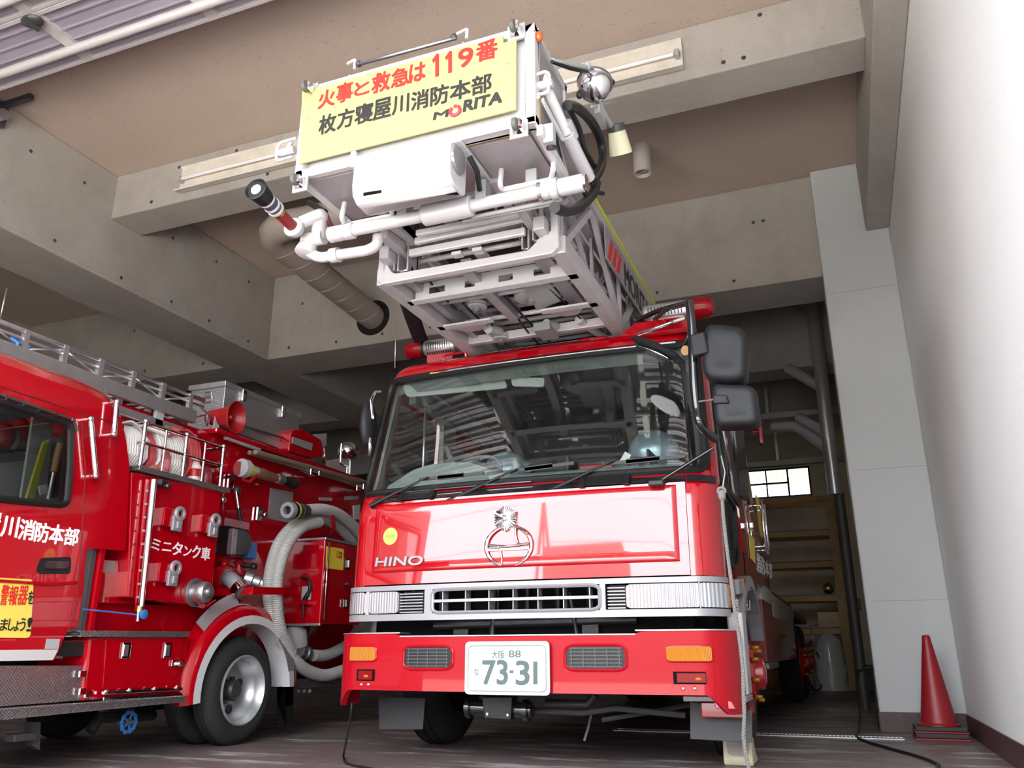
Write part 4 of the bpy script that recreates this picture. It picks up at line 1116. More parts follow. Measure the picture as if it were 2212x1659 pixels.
# front yoke of the lower section: U-shaped white plate
Yp = 3.82
def yk(px, py): return onY(px, py, Yp)
U = [(821, 531), (814, 604), (823, 614), (1191, 547), (1207, 531), (1203, 453), (1188, 456), (1189, 498), (1172, 504), (1158, 522), (1140, 540), (856, 590), (846, 600 - 12), (838, 574), (839, 528)]
yoke = MB().slab([yk(*p) for p in U], (0, .05, 0)).build('section_yoke', WHITE, LT, .006)
for px in (975, 1020): MB().slab([yk(px, 600 - (px - 823) * .182 - 28), yk(px + 20, 600 - (px + 20 - 823) * .182 - 28), yk(px + 20, 600 - (px + 20 - 823) * .182 - 21), yk(px, 600 - (px - 823) * .182 - 21)], (0, .05, 0)).build('yoke_tab', WHITE, yoke)
rn = MB()
for px0, py0 in ((842, 527), (866, 520)):
    pass
# roller guides hanging at both ends of the yoke
for (px, py, w_, h_) in ((834, 528, 22, 58), (863, 532, 22, 52), (1128, 482, 18, 56), (1151, 466, 24, 52)):
    a, c2 = onY(px, py, Yp + .02), onY(px + w_, py + h_, Yp + .02)
    g = MB().box((a.x, Yp + .0, c2.z), (a.x + .012, Yp + .16, a.z)).box((c2.x - .012, Yp, c2.z), (c2.x, Yp + .16, a.z)).box((a.x, Yp + .10, c2.z), (c2.x, Yp + .12, a.z))
    go = g.build('roller_guide', ALUP, LT, .003)
    MB().cyl((a.x, Yp + .05, c2.z + .02), (c2.x, Yp + .05, c2.z + .02), .014, 10).build('guide_pin', CHROME, go)
# cross bars of the inner sections seen between the guides
for (p, q, y_, t_) in (((897, 522), (1128, 472), 3.72, .04), ((885, 548), (1135, 500), 3.80, .045), ((900, 505), (1120, 462), 3.62, .035)):
    a, c2 = onY(*p, y_), onY(*q, y_); MB().bar(a, c2, .03, t_).build('cross_bar', WHITE, LT, .006)
# flanged cross members of the wider sections behind the yoke
def flange(pl, pr, z, holes, full=True):
    a, c2 = onZ(*pl, z), onZ(*pr, z); y_ = (a.y + c2.y) / 2
    x0_, x1_ = a.x, c2.x
    m_ = MB()
    m_.box((x0_, y_ - .004, z), (x1_, y_ + .055, z + .012))
    if full:
        # web with square openings
        xs = [x0_ + .05] + [t for h_ in holes for t in h_] + [x1_ - .05]
        m_.box((x0_ + .05, y_ + .012, z + .0121), (x1_ - .05, y_ + .024, z + .040))
        for i in range(0, len(xs), 2): m_.box((xs[i], y_ + .012, z + .0401), (xs[i + 1], y_ + .024, z + .085))
        m_.box((x0_ + .05, y_ + .012, z + .0851), (x1_ - .05, y_ + .024, z + .120))
    return m_.build('flanged_cross_member', WHITE, LT), y_
zL = 2.70
hx = [(onZ(a, 640 - (a - 880) * .17, zL + .05).x, onZ(b_, 640 - (b_ - 880) * .17, zL + .05).x) for a, b_ in ((927, 961), (1004, 1026), (1077, 1108), (1153, 1189))]
flange((880, 654), (1245, 592), zL, hx)
o3, y3 = flange((945, 708), (1060, 690), zL, [], False)
o4, y4 = flange((1165, 672), (1289, 655), zL, [], False)
for (pts) in (((945, 708), (1000, 650), (1022, 690), (1060, 690)), ((1165, 672), (1195, 620), (1240, 640), (1270, 655))):
    P_ = [onZ(x, y, zL + .012) for x, y in pts]
    MB().slab([P_[0], P_[0] + (P_[3] - P_[0]) * .35 + Vector((0, .2, .02)), P_[0] + (P_[3] - P_[0]) * .6 + Vector((0, .2, .02)), P_[3]], (0, 0, .012)).build('gusset', WHITE, LT, .003)
for y_ in (5.0, 5.35, 5.75, 6.4, 7.2):
    MB().box((LX - .54, y_, 2.72), (LX + .54, y_ + .05, 2.78)).build('cross_bar', GREYW, LT, .004)
# longitudinal boxes and rams under the ladder
for (pa, pb, z, w_) in (((1005, 588), (1075, 645), 2.76, .07), ((1170, 560), (1215, 600), 2.78, .10), ((868, 600), (960, 690), 2.76, .05)):
    a, c2 = onZ(*pa, z), onZ(*pb, z); MB().box((a.x - w_ / 2, min(a.y, c2.y), z), (a.x + w_ / 2, max(a.y, c2.y) + .4, z + .09)).build('slide_box', ALUP, LT, .005)
# cable sheaves
for (px, py, z, r_) in ((1147, 640, 2.80, .11), (1082, 728, 2.74, .06), (1030, 660, 2.8, .07)):
    c_ = onZ(px, py, z)
    so = MB().lathe(c_, (0, 0, 1), [(-.02, 0), (-.02, r_ * .9), (-.012, r_), (-.004, r_ * .9), (.004, r_ * .9), (.012, r_), (.02, r_ * .9), (.02, 0)], 28).build('cable_sheave', LGREY, LT)
    MB().cyl(c_ - Vector((0, 0, .05)), c_ + Vector((0, 0, .05)), .025, 14).build('sheave_pin', STEEL, so)
MB().slab([onZ(x, y, 2.76) for x, y in ((1130, 620), (1180, 605), (1215, 650), (1160, 672))], (0, 0, .02)).build('sheave_plate', LGREY, LT, .004)
for (px, py, z) in ((1180, 700, 2.74), (1055, 710, 2.74)):
    c_ = onZ(px, py, z); MB().cyl(c_, c_ + Vector((.03, .12, .02)), .035, 14).build('rubber_buffer', LGREY, LT)
MB().obox(onZ(1180, 715, 2.72), (1, 0, 0), (0, 1, 0), (0, 0, 1), .12, .2, .06).build('junction_box', GREYP, LT, .005)
for (pa, pb, z) in (((1000, 655), (1100, 750), 2.78), ((1090, 640), (1190, 740), 2.77), ((1165, 600), (1290, 720), 2.77), ((1120, 690), (1165, 745), 2.75), ((930, 610), (985, 668), 2.8), ((1060, 690), (1075, 745), 2.76)):
    a, c2 = onZ(*pa, z), onZ(*pb, z); MB().tube([a, (a + c2) / 2 + Vector((0, 0, -.01)), c2], .008, 6).build('control_cable', BLACK, LT)
for (pa, pb, z, r_) in (((1250, 690), (1320, 740), 2.76, .03), ((1040, 700), (1080, 735), 2.76, .025)):
    a, c2 = onZ(*pa, z), onZ(*pb, z); MB().cyl(a, c2, r_, 12).build('hydraulic_ram', GREYW, LT)
# cable chain hanging on the far side of the ladder
cc_ = [onX(878, 650, -2.36), onX(890, 690, -2.36), onX(905, 735, -2.36), onX(925, 790, -2.36)]
a_ = Vector((-2.40, 4.25, 2.66)); b_ = Vector((-2.40, 6.6, 2.72))
chn = MB()
for i in range(34):
    t = i / 33; p_ = onY(880 + 28 * t + 6 * t * t, 648 + 100 * t, 4.4 + 1.0 * t)
    chn.obox(p_, (1, 0, 0), Vector((0, .94, -.3)).normalized(), Vector((0, .3, .94)).normalized(), .085, .05, .07)
chn.build('cable_chain', BLACK, LT, .004)
# advertising board on the nearside of the base section
XB = LX + .545 + .05
bd = MB().slab([(XB, y, z) for y, z in ((4.72, 3.06), (4.72, 3.32), (6.10, 3.32), (6.10, 3.06))], (-.008, 0, 0)).build('maker_board', ALUP, base)
text_on('MORITA', (XB, 5.22, 3.09), (XB, 6.02, 3.09), (XB, 5.22, 3.26), LBLKT, base, .002, .03)
for k, y_ in enumerate((4.76, 4.87, 4.98)):
    MB().slab([(XB + .002, y_, 3.09), (XB + .002, y_ + .07, 3.09), (XB + .002, y_ + .17, 3.26), (XB + .002, y_ + .10, 3.26)], (-.002, 0, 0)).build('red_stripe', LREDT, base)

# ------------------------------------------------------------------ rescue basket on the ladder tip
YB = 3.05
BK = MB()
x0_, x1_, z0_, z1_, yb_ = -2.395, -1.075, 2.955, 3.515, 3.56
for a, c2 in (((x0_, YB, z0_), (x0_ + .05, YB + .05, z1_)), ((x1_ - .05, YB, z0_), (x1_, YB + .05, z1_)), ((x0_, YB, z0_), (x1_, YB + .05, z0_ + .05)), ((x0_, YB, z1_ - .05), (x1_, YB + .05, z1_)),
              ((x0_, YB, z0_), (x0_ + .05, yb_, z0_ + .04)), ((x1_ - .05, YB, z0_), (x1_, yb_, z0_ + .04)), ((x0_, yb_ - .04, z0_), (x1_, yb_, z0_ + .04)),
              ((x0_, YB, z1_ - .05), (x0_ + .05, yb_, z1_)), ((x1_ - .05, YB, z1_ - .05), (x1_, yb_, z1_)),
              ((x0_, yb_ - .04, z0_), (x0_ + .05, yb_, z1_)), ((x1_ - .05, yb_ - .04, z0_), (x1_, yb_, z1_)),
              ((-1.50, YB - .01, z0_ - .012), (-1.45, yb_, z0_ + .03)), ((-2.06, YB - .01, z0_ - .012), (-2.03, YB + .05, z0_ + .08))):
    BK.box(a, c2)
basket = BK.build('rescue_basket', WHITE, LT, .006)
# underside and side skins
fl = MB().box((x0_ + .03, YB + .03, z0_ + .02), (x1_ - .03, yb_ - .02, z0_ + .03)).build('floor_plate', ALUP, basket)
sd = MB().slab([(x1_ - .012, y, z) for y, z in ((YB + .03, z0_ + .03), (yb_, z0_ + .03), (yb_, z1_ - .05), (YB + .03, z1_ - .02))], (-.01, 0, 0)).build('side_skin', ALUP, basket)
MB().slab([(x0_ + .012, y, z) for y, z in ((YB + .03, z0_ + .03), (yb_, z0_ + .03), (yb_, z1_ - .05), (YB + .03, z1_ - .02))], (.01, 0, 0)).build('side_skin', ALUP, basket)
MB().slab([(x0_ + .03, YB + .035, z0_ + .02), (x1_ - .03, YB + .035, z0_ + .02), (x1_ - .03, YB + .035, z1_ - .02), (x0_ + .03, YB + .035, z1_ - .02)], (0, .01, 0)).build('front_skin', WHITE, basket)
am = MB().box((x0_ + .05, YB + .052, z0_ + .012), (-2.04, YB + .078, z0_ + .02)).box((-1.45, YB + .052, z0_ + .012), (x1_ - .03, YB + .078, z0_ + .02)).box((-1.60, YB + .052, z0_ + .012), (-1.5, YB + .078, z0_ + .02))
am.box((x1_ - .010, YB + .05, z0_ + .03), (x1_ - .001, YB + .075, z0_ + .22)).box((x1_ - .010, YB + .05, z1_ - .24), (x1_ - .001, YB + .07, z1_ - .03)).build('amber_stripe', AMBERB, basket)
MB().box((x0_ + .04, YB + .03, z0_ + .0), (-2.06, yb_, z0_ + .018)).build('under_panel', ALUP, basket)
MB().box((-1.44, YB + .08, z0_ + .0), (x1_ - .06, yb_, z0_ + .018)).build('under_panel', ALUP, basket)
# sign board on the front
def sg_(px, py, d=0): return onY(px, py, YB - .012 - d)
SG = [(652, 198), (1087, 76), (1087, 92), (1115, 84), (1114, 236), (645, 354), (650, 270)]
sign = MB().slab([sg_(*p) for p in SG], (0, .012, 0)).build('sign_board', YEL, basket, .003)
def line(s, px0, py0, px1, py1, hgt, m_, wt=.012):
    """row of lettering on the board from baseline point to baseline point"""
    bl, br = sg_(px0, py0, .001), sg_(px1, py1, .001)
    tl = bl + Vector((0, 0, hgt))
    br = Vector((br.x, br.y, bl.z))
    text_on(s, bl, br, tl, m_, basket, .0015, wt)
# characters sit one by one, as on the board
def one(px, bot, top_):
    pts = [(px - 4, bot), (px + 4, bot - 2), (px + 4, top_), (px - 1, top_), (px - 11, top_ + 14), (px - 8, top_ + 20), (px - 4, top_ + 14)]
    MB().slab([sg_(x, y, .0025) for x, y in pts], (0, .002, 0)).build('lettering', LREDT, basket)
one(944, 166, 116); one(972, 158, 110)
for ch_, a, b_, bot, top_ in (('火', 687, 722, 236, 197), ('事', 726, 760, 224, 182), ('と', 765, 797, 209, 178), ('救', 803, 841, 203, 160), ('急', 845, 883, 191, 150), ('は', 884, 918, 180, 139), ('9', 990, 1021, 148, 106), ('番', 1029, 1074, 135, 91)):
    p, q, r_ = sg_(a, bot, .001), sg_(b_, bot - (b_ - a) * .245, .001), sg_(a, top_ + 3, .001)
    text_on(ch_, p, Vector((q.x, p.y, p.z)), Vector((p.x, p.y, r_.z)), LREDT, basket, .0015, .006 if ch_ == '1' else .022)
for ch_, a, b_, bot, top_ in (('枚', 688, 724, 292, 250), ('方', 728, 763, 280, 238), ('寝', 766, 804, 270, 227), ('屋', 806, 843, 261, 216), ('川', 847, 882, 249, 208), ('消', 888, 925, 240, 198), ('防', 930, 968, 230, 187), ('本', 972, 1016, 219, 177), ('部', 1019, 1061, 207, 165)):
    p, q, r_ = sg_(a, bot, .001), sg_(b_, bot - (b_ - a) * .245, .001), sg_(a, top_ + 3, .001)
    text_on(ch_, p, Vector((q.x, p.y, p.z)), Vector((p.x, p.y, r_.z)), LBLKT, basket, .0015, .020)
for ch_, a, b_, bot, top_, m_ in (('M', 936, 967, 259, 242, LBLKT), ('RITA', 1001, 1083, 241, 216, LBLKT)):
    p, q, r_ = sg_(a, bot, .001), sg_(b_, bot - (b_ - a) * .245, .001), sg_(a + 3, top_ + 2, .001)
    text_on(ch_, p, Vector((q.x, p.y, p.z)), Vector((r_.x, p.y, r_.z)), m_, basket, .0015, .05)
oc = sg_(983, 239, .004)
MB().tube(arc(oc, Vector((1, 0, 0)), Vector((0, 0, 1)), .026, math.radians(130), math.radians(410), 20), .0085, 6).ball(oc + Vector((0, 0, .026)), .010, (1, .4, 1), 10).build('red_ring_mark', mat('pink_red_print', (.62, .03, .08), .5), basket)
for px, py in ((672, 205), (754, 163), (1000, 92), (663, 256), (869, 199), (1095, 138), (742, 314), (996, 246)):
    MB().ball(sg_(px, py, .002), .007, (1, .5, 1), 8).build('sign_screw', STEEL, basket)
# casters at the four corners
for px, py in ((660, 187), (1108, 56), (637, 388), (1113, 268)):
    c_ = onY(px, py, YB - .05)
    k = MB().lathe(c_ - Vector((.014, 0, 0)), (1, 0, 0), [(0, 0), (0, .022), (.005, .03), (.023, .03), (.028, .022), (.028, 0)], 20).build('caster', mat('caster_rubber', (.10, .10, .09), .6), basket)
    MB().box((c_.x - .045, YB - .008, c_.z - .045), (c_.x + .045, YB + .004, c_.z + .045)).build('caster_plate', LGREY, k, .002)
    MB().box((c_.x + .015, c_.y - .012, c_.z - .02), (c_.x + .03, c_.y + .045, c_.z + .02)).box((c_.x - .03, c_.y + .04, c_.z - .03), (c_.x + .03, c_.y + .055, c_.z + .03)).build('caster_fork', CHROME, k, .002)
# grab loops on both sides, rope hooks and rod along the top
for pts in ([(640, 298), (605, 308), (597, 322), (597, 348), (632, 338)], [(1133, 172), (1178, 154), (1187, 160), (1184, 200), (1130, 211)], [(1165, 208), (1150, 225), (1150, 258), (1172, 290)]):
    MB().tube(fillet([onY(x, y, YB + .03) for x, y in pts], .02), .008, 8).build('grab_loop', WHITE, basket)
for px, py in ((620, 328), (1172, 185)):
    c_ = onY(px, py, YB + .05); MB().cyl(c_ - Vector((.05, 0, 0)), c_ + Vector((.05, 0, 0)), .022, 14).cyl(c_ + Vector((.02, -.02, 0)), c_ + Vector((.02, .0, .05)), .012).build('lock_cylinder', WHITE, basket)
for px, py in ((768, 128), (1010, 62)):
    c_ = onY(px, py, YB + .06); MB().tube(fillet([onY(px - 2, py + 22, YB + .06), c_, c_ + Vector((-.05 if px < 800 else -.06, 0, -.015))], .015), .009, 6).build('top_hook', WHITE, basket)
MB().cyl(onY(770, 140, YB + .05), onY(985, 82, YB + .05), .010, 8).build('top_rod', STEEL, basket)
for px, py in ((775, 138), (980, 80)): MB().ball(onY(px, py, YB + .05), .018, (1, 1, 1), 10).build('rod_end', DARKST, basket)
# control box slung under the middle of the basket
rows = []
cbx0, cbx1 = onY(765, 345, YB - .02).x, onY(974, 300, YB - .02).x
for (y, z) in ((YB + .0, 3.0), (YB - .02, 2.98), (YB - .03, 2.82), (YB - .02, 2.765), (YB + .02, 2.735), (YB + .05, 2.732), (YB + .12, 2.73), (YB + .16, 2.75), (YB + .17, 2.96), (YB + .0, 3.0)):
    rows.append([Vector((cbx0 - .0, y, z)), Vector((cbx0 + .012, y, z)), Vector((cbx1 - .012, y, z)), Vector((cbx1, y, z))])
bx = MB().grid(rows, True)
for i in (0, 3): bx.add([r_[i] for r_ in rows[:-1]], [tuple(range(len(rows) - 1))])
box_ = bx.build('control_box', WHITE, basket, .012, 3)
nm = MB().slab([onZ(x, y, 2.729) for x, y in ((785, 416), (824, 410), (824, 416), (785, 423))], (0, 0, -.002)).build('name_tag', LBLKT, basket)
lw = onY(988, 345, YB + .05)
MB().lathe(lw, (1, 0, 0), [(-.02, 0), (-.02, .06), (.0, .075), (.012, .07), (.016, .05), (.016, 0)], 24, ).build('side_lamp', mat('smoked_lamp_glass', (.25, .25, .25), .15, .2), basket)
MB().tube([lw + Vector((.04, .05, .04)), lw + Vector((.06, .10, -.02)), lw + Vector((.03, .2, -.06))], .014, 8).build('lamp_cable', BLACK, basket)
# U-shaped step bars behind the floor
for pts in ([(738, 470), (745, 486), (848, 466), (845, 448)], [(1080, 400), (1085, 410), (1190, 388), (1195, 366)]):
    P_ = [onZ(x, y, 2.84) for x, y in pts]
    MB().tube(fillet([P_[0] + Vector((0, .02, .10)), P_[0], P_[1], P_[2], P_[3], P_[3] + Vector((0, .02, .10))], .02), .014, 8).build('step_bar', WHITE, basket)
# hinge arms and hydraulic strut on the nearside of the basket
XR = x1_ + .03
MB().tube([onX(1180, 190, XR), onX(1225, 290, XR + .04)], .026, 12).tube([onX(1225, 290, XR + .04), onX(1272, 385, XR + .06)], .034, 12).build('tilt_ram', WHITE, basket)
MB().cyl(onX(1217, 268, XR + .03), onX(1232, 300, XR + .04), .044, 14).build('ram_gland', LGREY, basket)
MB().bar(onX(1172, 215, XR), onX(1215, 300, XR + .02), .012, .02).bar(onX(1215, 300, XR + .02), onX(1235, 300, XR + .03), .012, .02).build('guard_rod', WHITE, basket)
MB().bar(onX(1165, 280, XR - .02), onX(1222, 385, XR - .02), .03, .06).build('hinge_arm', WHITE, basket, .004)
MB().obox(onX(1187, 292, XR + .01), (1, 0, 0), (0, 1, 0), (0, 0, 1), .05, .05, .10).build('limit_switch', LGREY, basket, .005)
MB().cyl(onX(1190, 305, XR + .01), onX(1192, 322, XR + .01), .025).build('switch_knob', BLACK, basket)
MB().slab([onX(x, y, XR - .03) for x, y in ((1185, 215), (1225, 240), (1255, 370), (1225, 385))], (.01, 0, 0)).build('side_guard', ALUP, basket)
al = onX(1164, 79, XR - .02); MB().ball(al, .026, (.8, .8, 1.1), 14).build('amber_beacon', mat('orange_lens', (.55, .10, .01), .2, 0, .5), basket)
MB().box((al.x - .04, al.y - .02, al.z - .07), (al.x - .025, al.y + .05, al.z + .05)).build('beacon_plate', BLACK, basket)
# search light: chrome ball lamp on an arm
XSr = -.94
a0, a1 = onX(1193, 132, -1.02), onX(1268, 146, XSr)
sa = MB().tube([a0, a1], .014, 10).cyl(a1 + Vector((0, 0, -.02)), a1 + Vector((0, 0, .02)), .02)
sa.build('lamp_arm', LGREY, basket)
MB().tube([a0 + Vector((0, -.01, -.01)), (a0 + a1) / 2 + Vector((0, -.01, -.03)), a1 + Vector((0, 0, -.03)), onX(1290, 190, XSr - .02)], .010, 8).build('lamp_cable', BLACK, basket)
lc = onX(1284, 183, XSr); R_ = 33 / 1782 * lc.length * .98
ball_ = MB().ball(lc, R_, (1, 1, 1), 28).build('search_light', CHROME, basket)
MB().lathe(lc, Vector((.15, .25, 1)), [(R_ * .12, R_ * 1.0), (R_ * .12, R_ * 1.06), (R_ * .34, R_ * 1.02), (R_ * .34, R_ * .95)], 28).build('lamp_band', STEEL, ball_)
for px, py in ((1252, 205), (1322, 178)):
    MB().ball(onX(px, py, XSr), .018, (1, 1, 1.2), 10).build('yoke_screw', BLACK, ball_)
MB().tube(spline([onX(1262, 150, XSr - .05), onX(1278, 165, XSr - .09), onX(1290, 180, XSr - .10), onX(1286, 192, XSr - .09)], 5), .010, 8).build('lamp_lead', BLACK, ball_)
MB().tube([onX(1292, 215, XSr), onX(1300, 240, XSr), onX(1322, 275, XSr)], .018, 10).bar(onX(1278, 230, XSr), onX(1318, 222, XSr), .01, .012).bar(onX(1290, 235, XSr), onX(1302, 262, XSr), .03, .05).build('lamp_post', LGREY, basket)
# cream work light
wl = onX(1330, 272, XSr + .02); wd = (onX(1342, 335, XSr + .02) - wl).normalized()
Lw = (onX(1342, 332, XSr + .02) - wl).length
MB().lathe(wl, wd, [(0, 0), (0, .045), (Lw * .15, .05), (Lw * .2, .05), (Lw * .95, .066), (Lw, .066), (Lw, .058), (Lw * .8, .05), (Lw * .8, 0)], 28).build('work_light', CREAM, basket)
MB().lathe(wl, wd, [(-.01, 0), (-.01, .05), (Lw * .18, .054), (Lw * .18, .04)], 24).build('work_light_cap', DARKST, basket)
# black hoses looping beside the basket
def hose(name, pts, r_, X0=-.99):
    P_ = [onX(p[0], p[1], X0 + (p[2] if len(p) > 2 else 0)) for p in pts]
    return MB().tube(spline(P_, 6), r_, 10).build(name, BLACK, basket)
hose('hydraulic_hose', [(1225, 228), (1245, 232), (1275, 260), (1296, 300), (1302, 335), (1296, 365), (1280, 392)], .026)
hose('hydraulic_hose', [(1232, 240), (1250, 275), (1262, 320), (1275, 345), (1290, 370)], .014, -1.02)
hose('hydraulic_hose', [(1288, 395), (1280, 420), (1255, 445), (1225, 456), (1198, 448)], .026)
hose('hydraulic_hose', [(1262, 385), (1258, 400), (1268, 420), (1285, 415), (1302, 418)], .012)
hose('hydraulic_hose', [(1265, 375), (1285, 382), (1290, 405), (1272, 428), (1260, 410), (1270, 385)], .010)
# water pipe across the back with its swivels, and the monitor nozzle
YT, ZT = 3.385, 2.80
wt = [onY(712, 508, YT), onY(1255, 395, YT)]
wz = 2.80
X0, X1 = wt[0].x, wt[1].x
wp = MB().cyl((X0, YT, wz), (X1 - .12, YT, wz), .033, 20)
pipe = wp.build('water_pipe', WHITE, LT)
pc = MB()
for px0, px1, r_ in ((915, 1020, .056), (745, 765, .046), (712, 745, .044), (1170, 1190, .046), (1190, 1207, .055), (1207, 1262, .045)):
    xa, xb = onY(px0, 508 - (px0 - 712) * .208, YT).x, onY(px1, 508 - (px1 - 712) * .208, YT).x
    MB().lathe((xa, YT, wz), (1, 0, 0), [(0, 0), (0, r_ - .006), (.006, r_), (xb - xa - .006, r_), (xb - xa, r_ - .006), (xb - xa, 0)], 24).build('pipe_collar', WHITE, pipe)
MB().cyl((X1 + .0, YT, wz), (X1 + .03, YT, wz), .040, 20).build('end_cap', CHROME, pipe)
MB().cyl((onY(1165, 420, YT).x, YT, wz), (onY(1172, 420, YT).x, YT, wz), .05, 20).build('clamp_band', CHROME, pipe)
for px in (870, 1040, 1150):
    x_ = onY(px, 508 - (px - 712) * .208, YT).x; MB().box((x_ - .03, YT - .02, wz + .02), (x_ + .03, YT + .06, wz + .13)).build('pipe_bracket', LGREY, pipe, .004)
MB().cyl(onY(1020, 470, YT + .05), onY(1215, 430, YT + .05), .012, 8).cyl(onY(1000, 478, YT + .07), onY(1200, 440, YT + .07), .009, 8).build('slim_pipe', LGREY, pipe)
YE = 3.48
ep = [onY(817, 508, YE), onY(815, 530, YE), onY(795, 541, YE), onY(722, 552, YE), onY(690, 558, YE), onY(668, 545, YE)]
MB().tube(fillet(ep, .06, 6), .030, 14).build('feed_bend', WHITE, pipe)
MB().cyl(onY(716, 553, YE), onY(732, 550, YE), .042, 18).build('pipe_collar', WHITE, pipe)
c_ = onY(660, 543, YE - .02)
mo = MB().lathe(c_, (-.2, -.25, -1), [(-.10, 0), (-.10, .042), (-.05, .05), (0, .058), (.016, .058), (.02, .05), (.02, 0)], 24)
mo.cyl(onY(658, 520, YE - .02), onY(700, 512, YE - .02), .042, 18)
mo.cyl(onY(688, 514, YE - .02), onY(690, 480, YE - .04), .042, 18).tube(fillet([onY(690, 480, YE - .04), onY(698, 462, YE - .06), onY(676, 470, YE - .08), onY(650, 482, YE - .10)], .03), .036, 14)
mon = mo.build('water_monitor', WHITE, LT)
n0, n1 = onY(633, 490, YE - .14), onY(552, 408, 2.98)
nd = (n1 - n0).normalized(); NL = (n1 - n0).length
MB().lathe(n0, nd, [(-.05, 0), (-.05, .035), (-.03, .055), (.0, .058), (.01, .05), (.015, 0)], 24).build('nozzle_flange', WHITE, mon)
MB().cyl(n0, n0 + nd * NL * .40, .032, 18).build('nozzle_barrel', mat('maroon_barrel', (.25, .02, .025), .4), mon)
MB().lathe(n0 + nd * NL * .38, nd, [(0, 0), (0, .036), (.03, .038), (.03, 0)], 20).build('nozzle_ring', BRASS, mon)
MB().lathe(n0 + nd * NL * .44, nd, [(0, .0), (0, .038), (NL * .06, .040), (NL * .20, .043), (NL * .26, .044), (NL * .26, 0)], 24).build('nozzle_body', mat('navy_nozzle', (.06, .06, .10), .4), mon)
for t_ in (.46, .56, .70): MB().lathe(n0 + nd * NL * t_, nd, [(0, .038), (0, .0455), (.014, .0455), (.014, .038)], 24).build('nozzle_band', WHITE, mon)
MB().lathe(n0 + nd * NL * .74, nd, [(0, 0), (0, .046), (NL * .18, .056), (NL * .26, .062), (NL * .27, .056), (NL * .24, .048), (NL * .24, .0)], 28).build('nozzle_head', BLACK, mon)
MB().lathe(n0 + nd * NL * .985, nd, [(0, 0.0), (.0, .03), (.004, .028), (.004, 0)], 20).build('nozzle_face', LGREY, mon)
MB().cyl(onY(668, 438, 3.6), onY(702, 458, 3.5), .018, 10).build('black_strut', BLACK, LT)
MB().cyl(onY(700, 455, 3.55), onY(722, 505, 3.5), .016, 10).build('red_brown_pipe', mat('red_brown_pipe', (.22, .05, .04), .5), LT)
# dark bars and a sheet, added so the ladder's middle reads as shaded
for x_, w_, z_ in ((LX - .24, .16, 2.99), (LX + .05, .22, 3.02), (LX + .27, .08, 2.97)):
    MB().box((x_ - w_ / 2, 3.75, z_), (x_ + w_ / 2, 11.0, z_ + .05)).build('shade_bar', DARKST, LT, .004)
MB().box((LX - .33, 4.9, 3.10), (LX + .33, 11, 3.13)).build('shade_sheet', DARKST, LT)
# arms joining basket and ladder tip
for x_ in (LX - .345, LX + .345): MB().bar((x_, yb_ - .05, 2.93), (x_, 3.9, 2.97), .05, .08).build('tip_arm', WHITE, LT, .006)
# ------------------------------------------------------------------ small pump truck on the left
XP = -4.22                                    # its nearside skin
XI = -6.05                                    # far side
PT = thing('pump_truck', 'small red pump truck parked on the left with lettered door and valve panel', 'fire truck', ((XP + XI) / 2, 4.2, 0))
def pp(px, py, d=0.0): return onX(px, py, XP + d)
def pslab(pts, t=0.03, d=0.0, r=0.0):
    P = [pp(x, y, d) for x, y in pts]
    if r: P = fillet(P, r, 5, True)
    return MB().slab(P, (-t, 0, 0))
# cab side with the window cut out: ring of quads between outline and opening
outer = [(-420, 610), (-200, 700), (0, 783), (110, 822), (195, 850), (238, 872), (262, 905), (273, 955), (280, 1010), (272, 1190), (188, 1184), (182, 1240), (178, 1290), (168, 1355), (146, 1362), (132, 1392), (118, 1424), (0, 1424), (-200, 1440), (-420, 1456)]
win = fillet([pp(-330, 760), pp(60, 886), pp(152, 918), pp(150, 1005), pp(143, 1092), pp(60, 1085), pp(-330, 1040)], 0.05, 5, True)
O = [pp(x, y) for x, y in outer]
def ringfill(out, inn, t):
    bm = bmesh.new()
    vo = [bm.verts.new(p) for p in out]; vi = [bm.verts.new(p) for p in inn]
    es = [bm.edges.new((a, b_)) for a, b_ in zip(vo, vo[1:] + vo[:1])] + [bm.edges.new((a, b_)) for a, b_ in zip(vi, vi[1:] + vi[:1])]
    bmesh.ops.triangle_fill(bm, edges=es, use_beauty=True)
    bm.verts.ensure_lookup_table()
    vs = [v.co.copy() for v in bm.verts]; fs = [tuple(v.index for v in f.verts) for f in bm.faces]
    bm.free()
    m_ = MB(); m_.add(vs, fs); m_.add([v + Vector((-t, 0, 0)) for v in vs], [tuple(reversed(f)) for f in fs])
    for L in (range(len(out)), range(len(out), len(out) + len(inn))):
        L = list(L)
        for a, b_ in zip(L, L[1:] + L[:1]): m_.add([vs[a], vs[b_], vs[b_] + Vector((-t, 0, 0)), vs[a] + Vector((-t, 0, 0))], [(0, 1, 2, 3)])
    return m_
cs = ringfill(O, win, .03)
# roof turned over from the top edge, back wall, floor, far side
top = [pp(x, y) for x, y in outer[:6]]
rows = [[p + Vector((-dx, 0, dz)) for p in top] for dx, dz in ((0.0, 0), (.03, .05), (.10, .10), (.25, .135), (.9, .15), (1.55, .135), (1.75, .08), (1.83, 0))]
cs.grid(rows, True)
yr = pp(273, 960).y
cs.box((XI, yr - .05, .75), (XP - .02, yr - .02, 2.05))
cs.box((XI, 1.3, .60), (XI + .03, yr - .03, 2.15))
cs.box((XI, 1.3, .60), (XP - .02, 1.35, 1.45))
cs.build('cab_shell', RED, PT)
MB().box((XI + .03, 1.35, .62), (XP - .03, yr - .05, .70)).build('cab_floor', BLACK, PT)
MB().tube([p + Vector((.004, 0, 0)) for p in win], .020, 8, closed=True).build('window_gasket', GASKET, PT)
MB().slab([p + Vector((-.015, 0, 0)) for p in win], (-.004, 0, 0)).build('door_window', GLASST, PT)
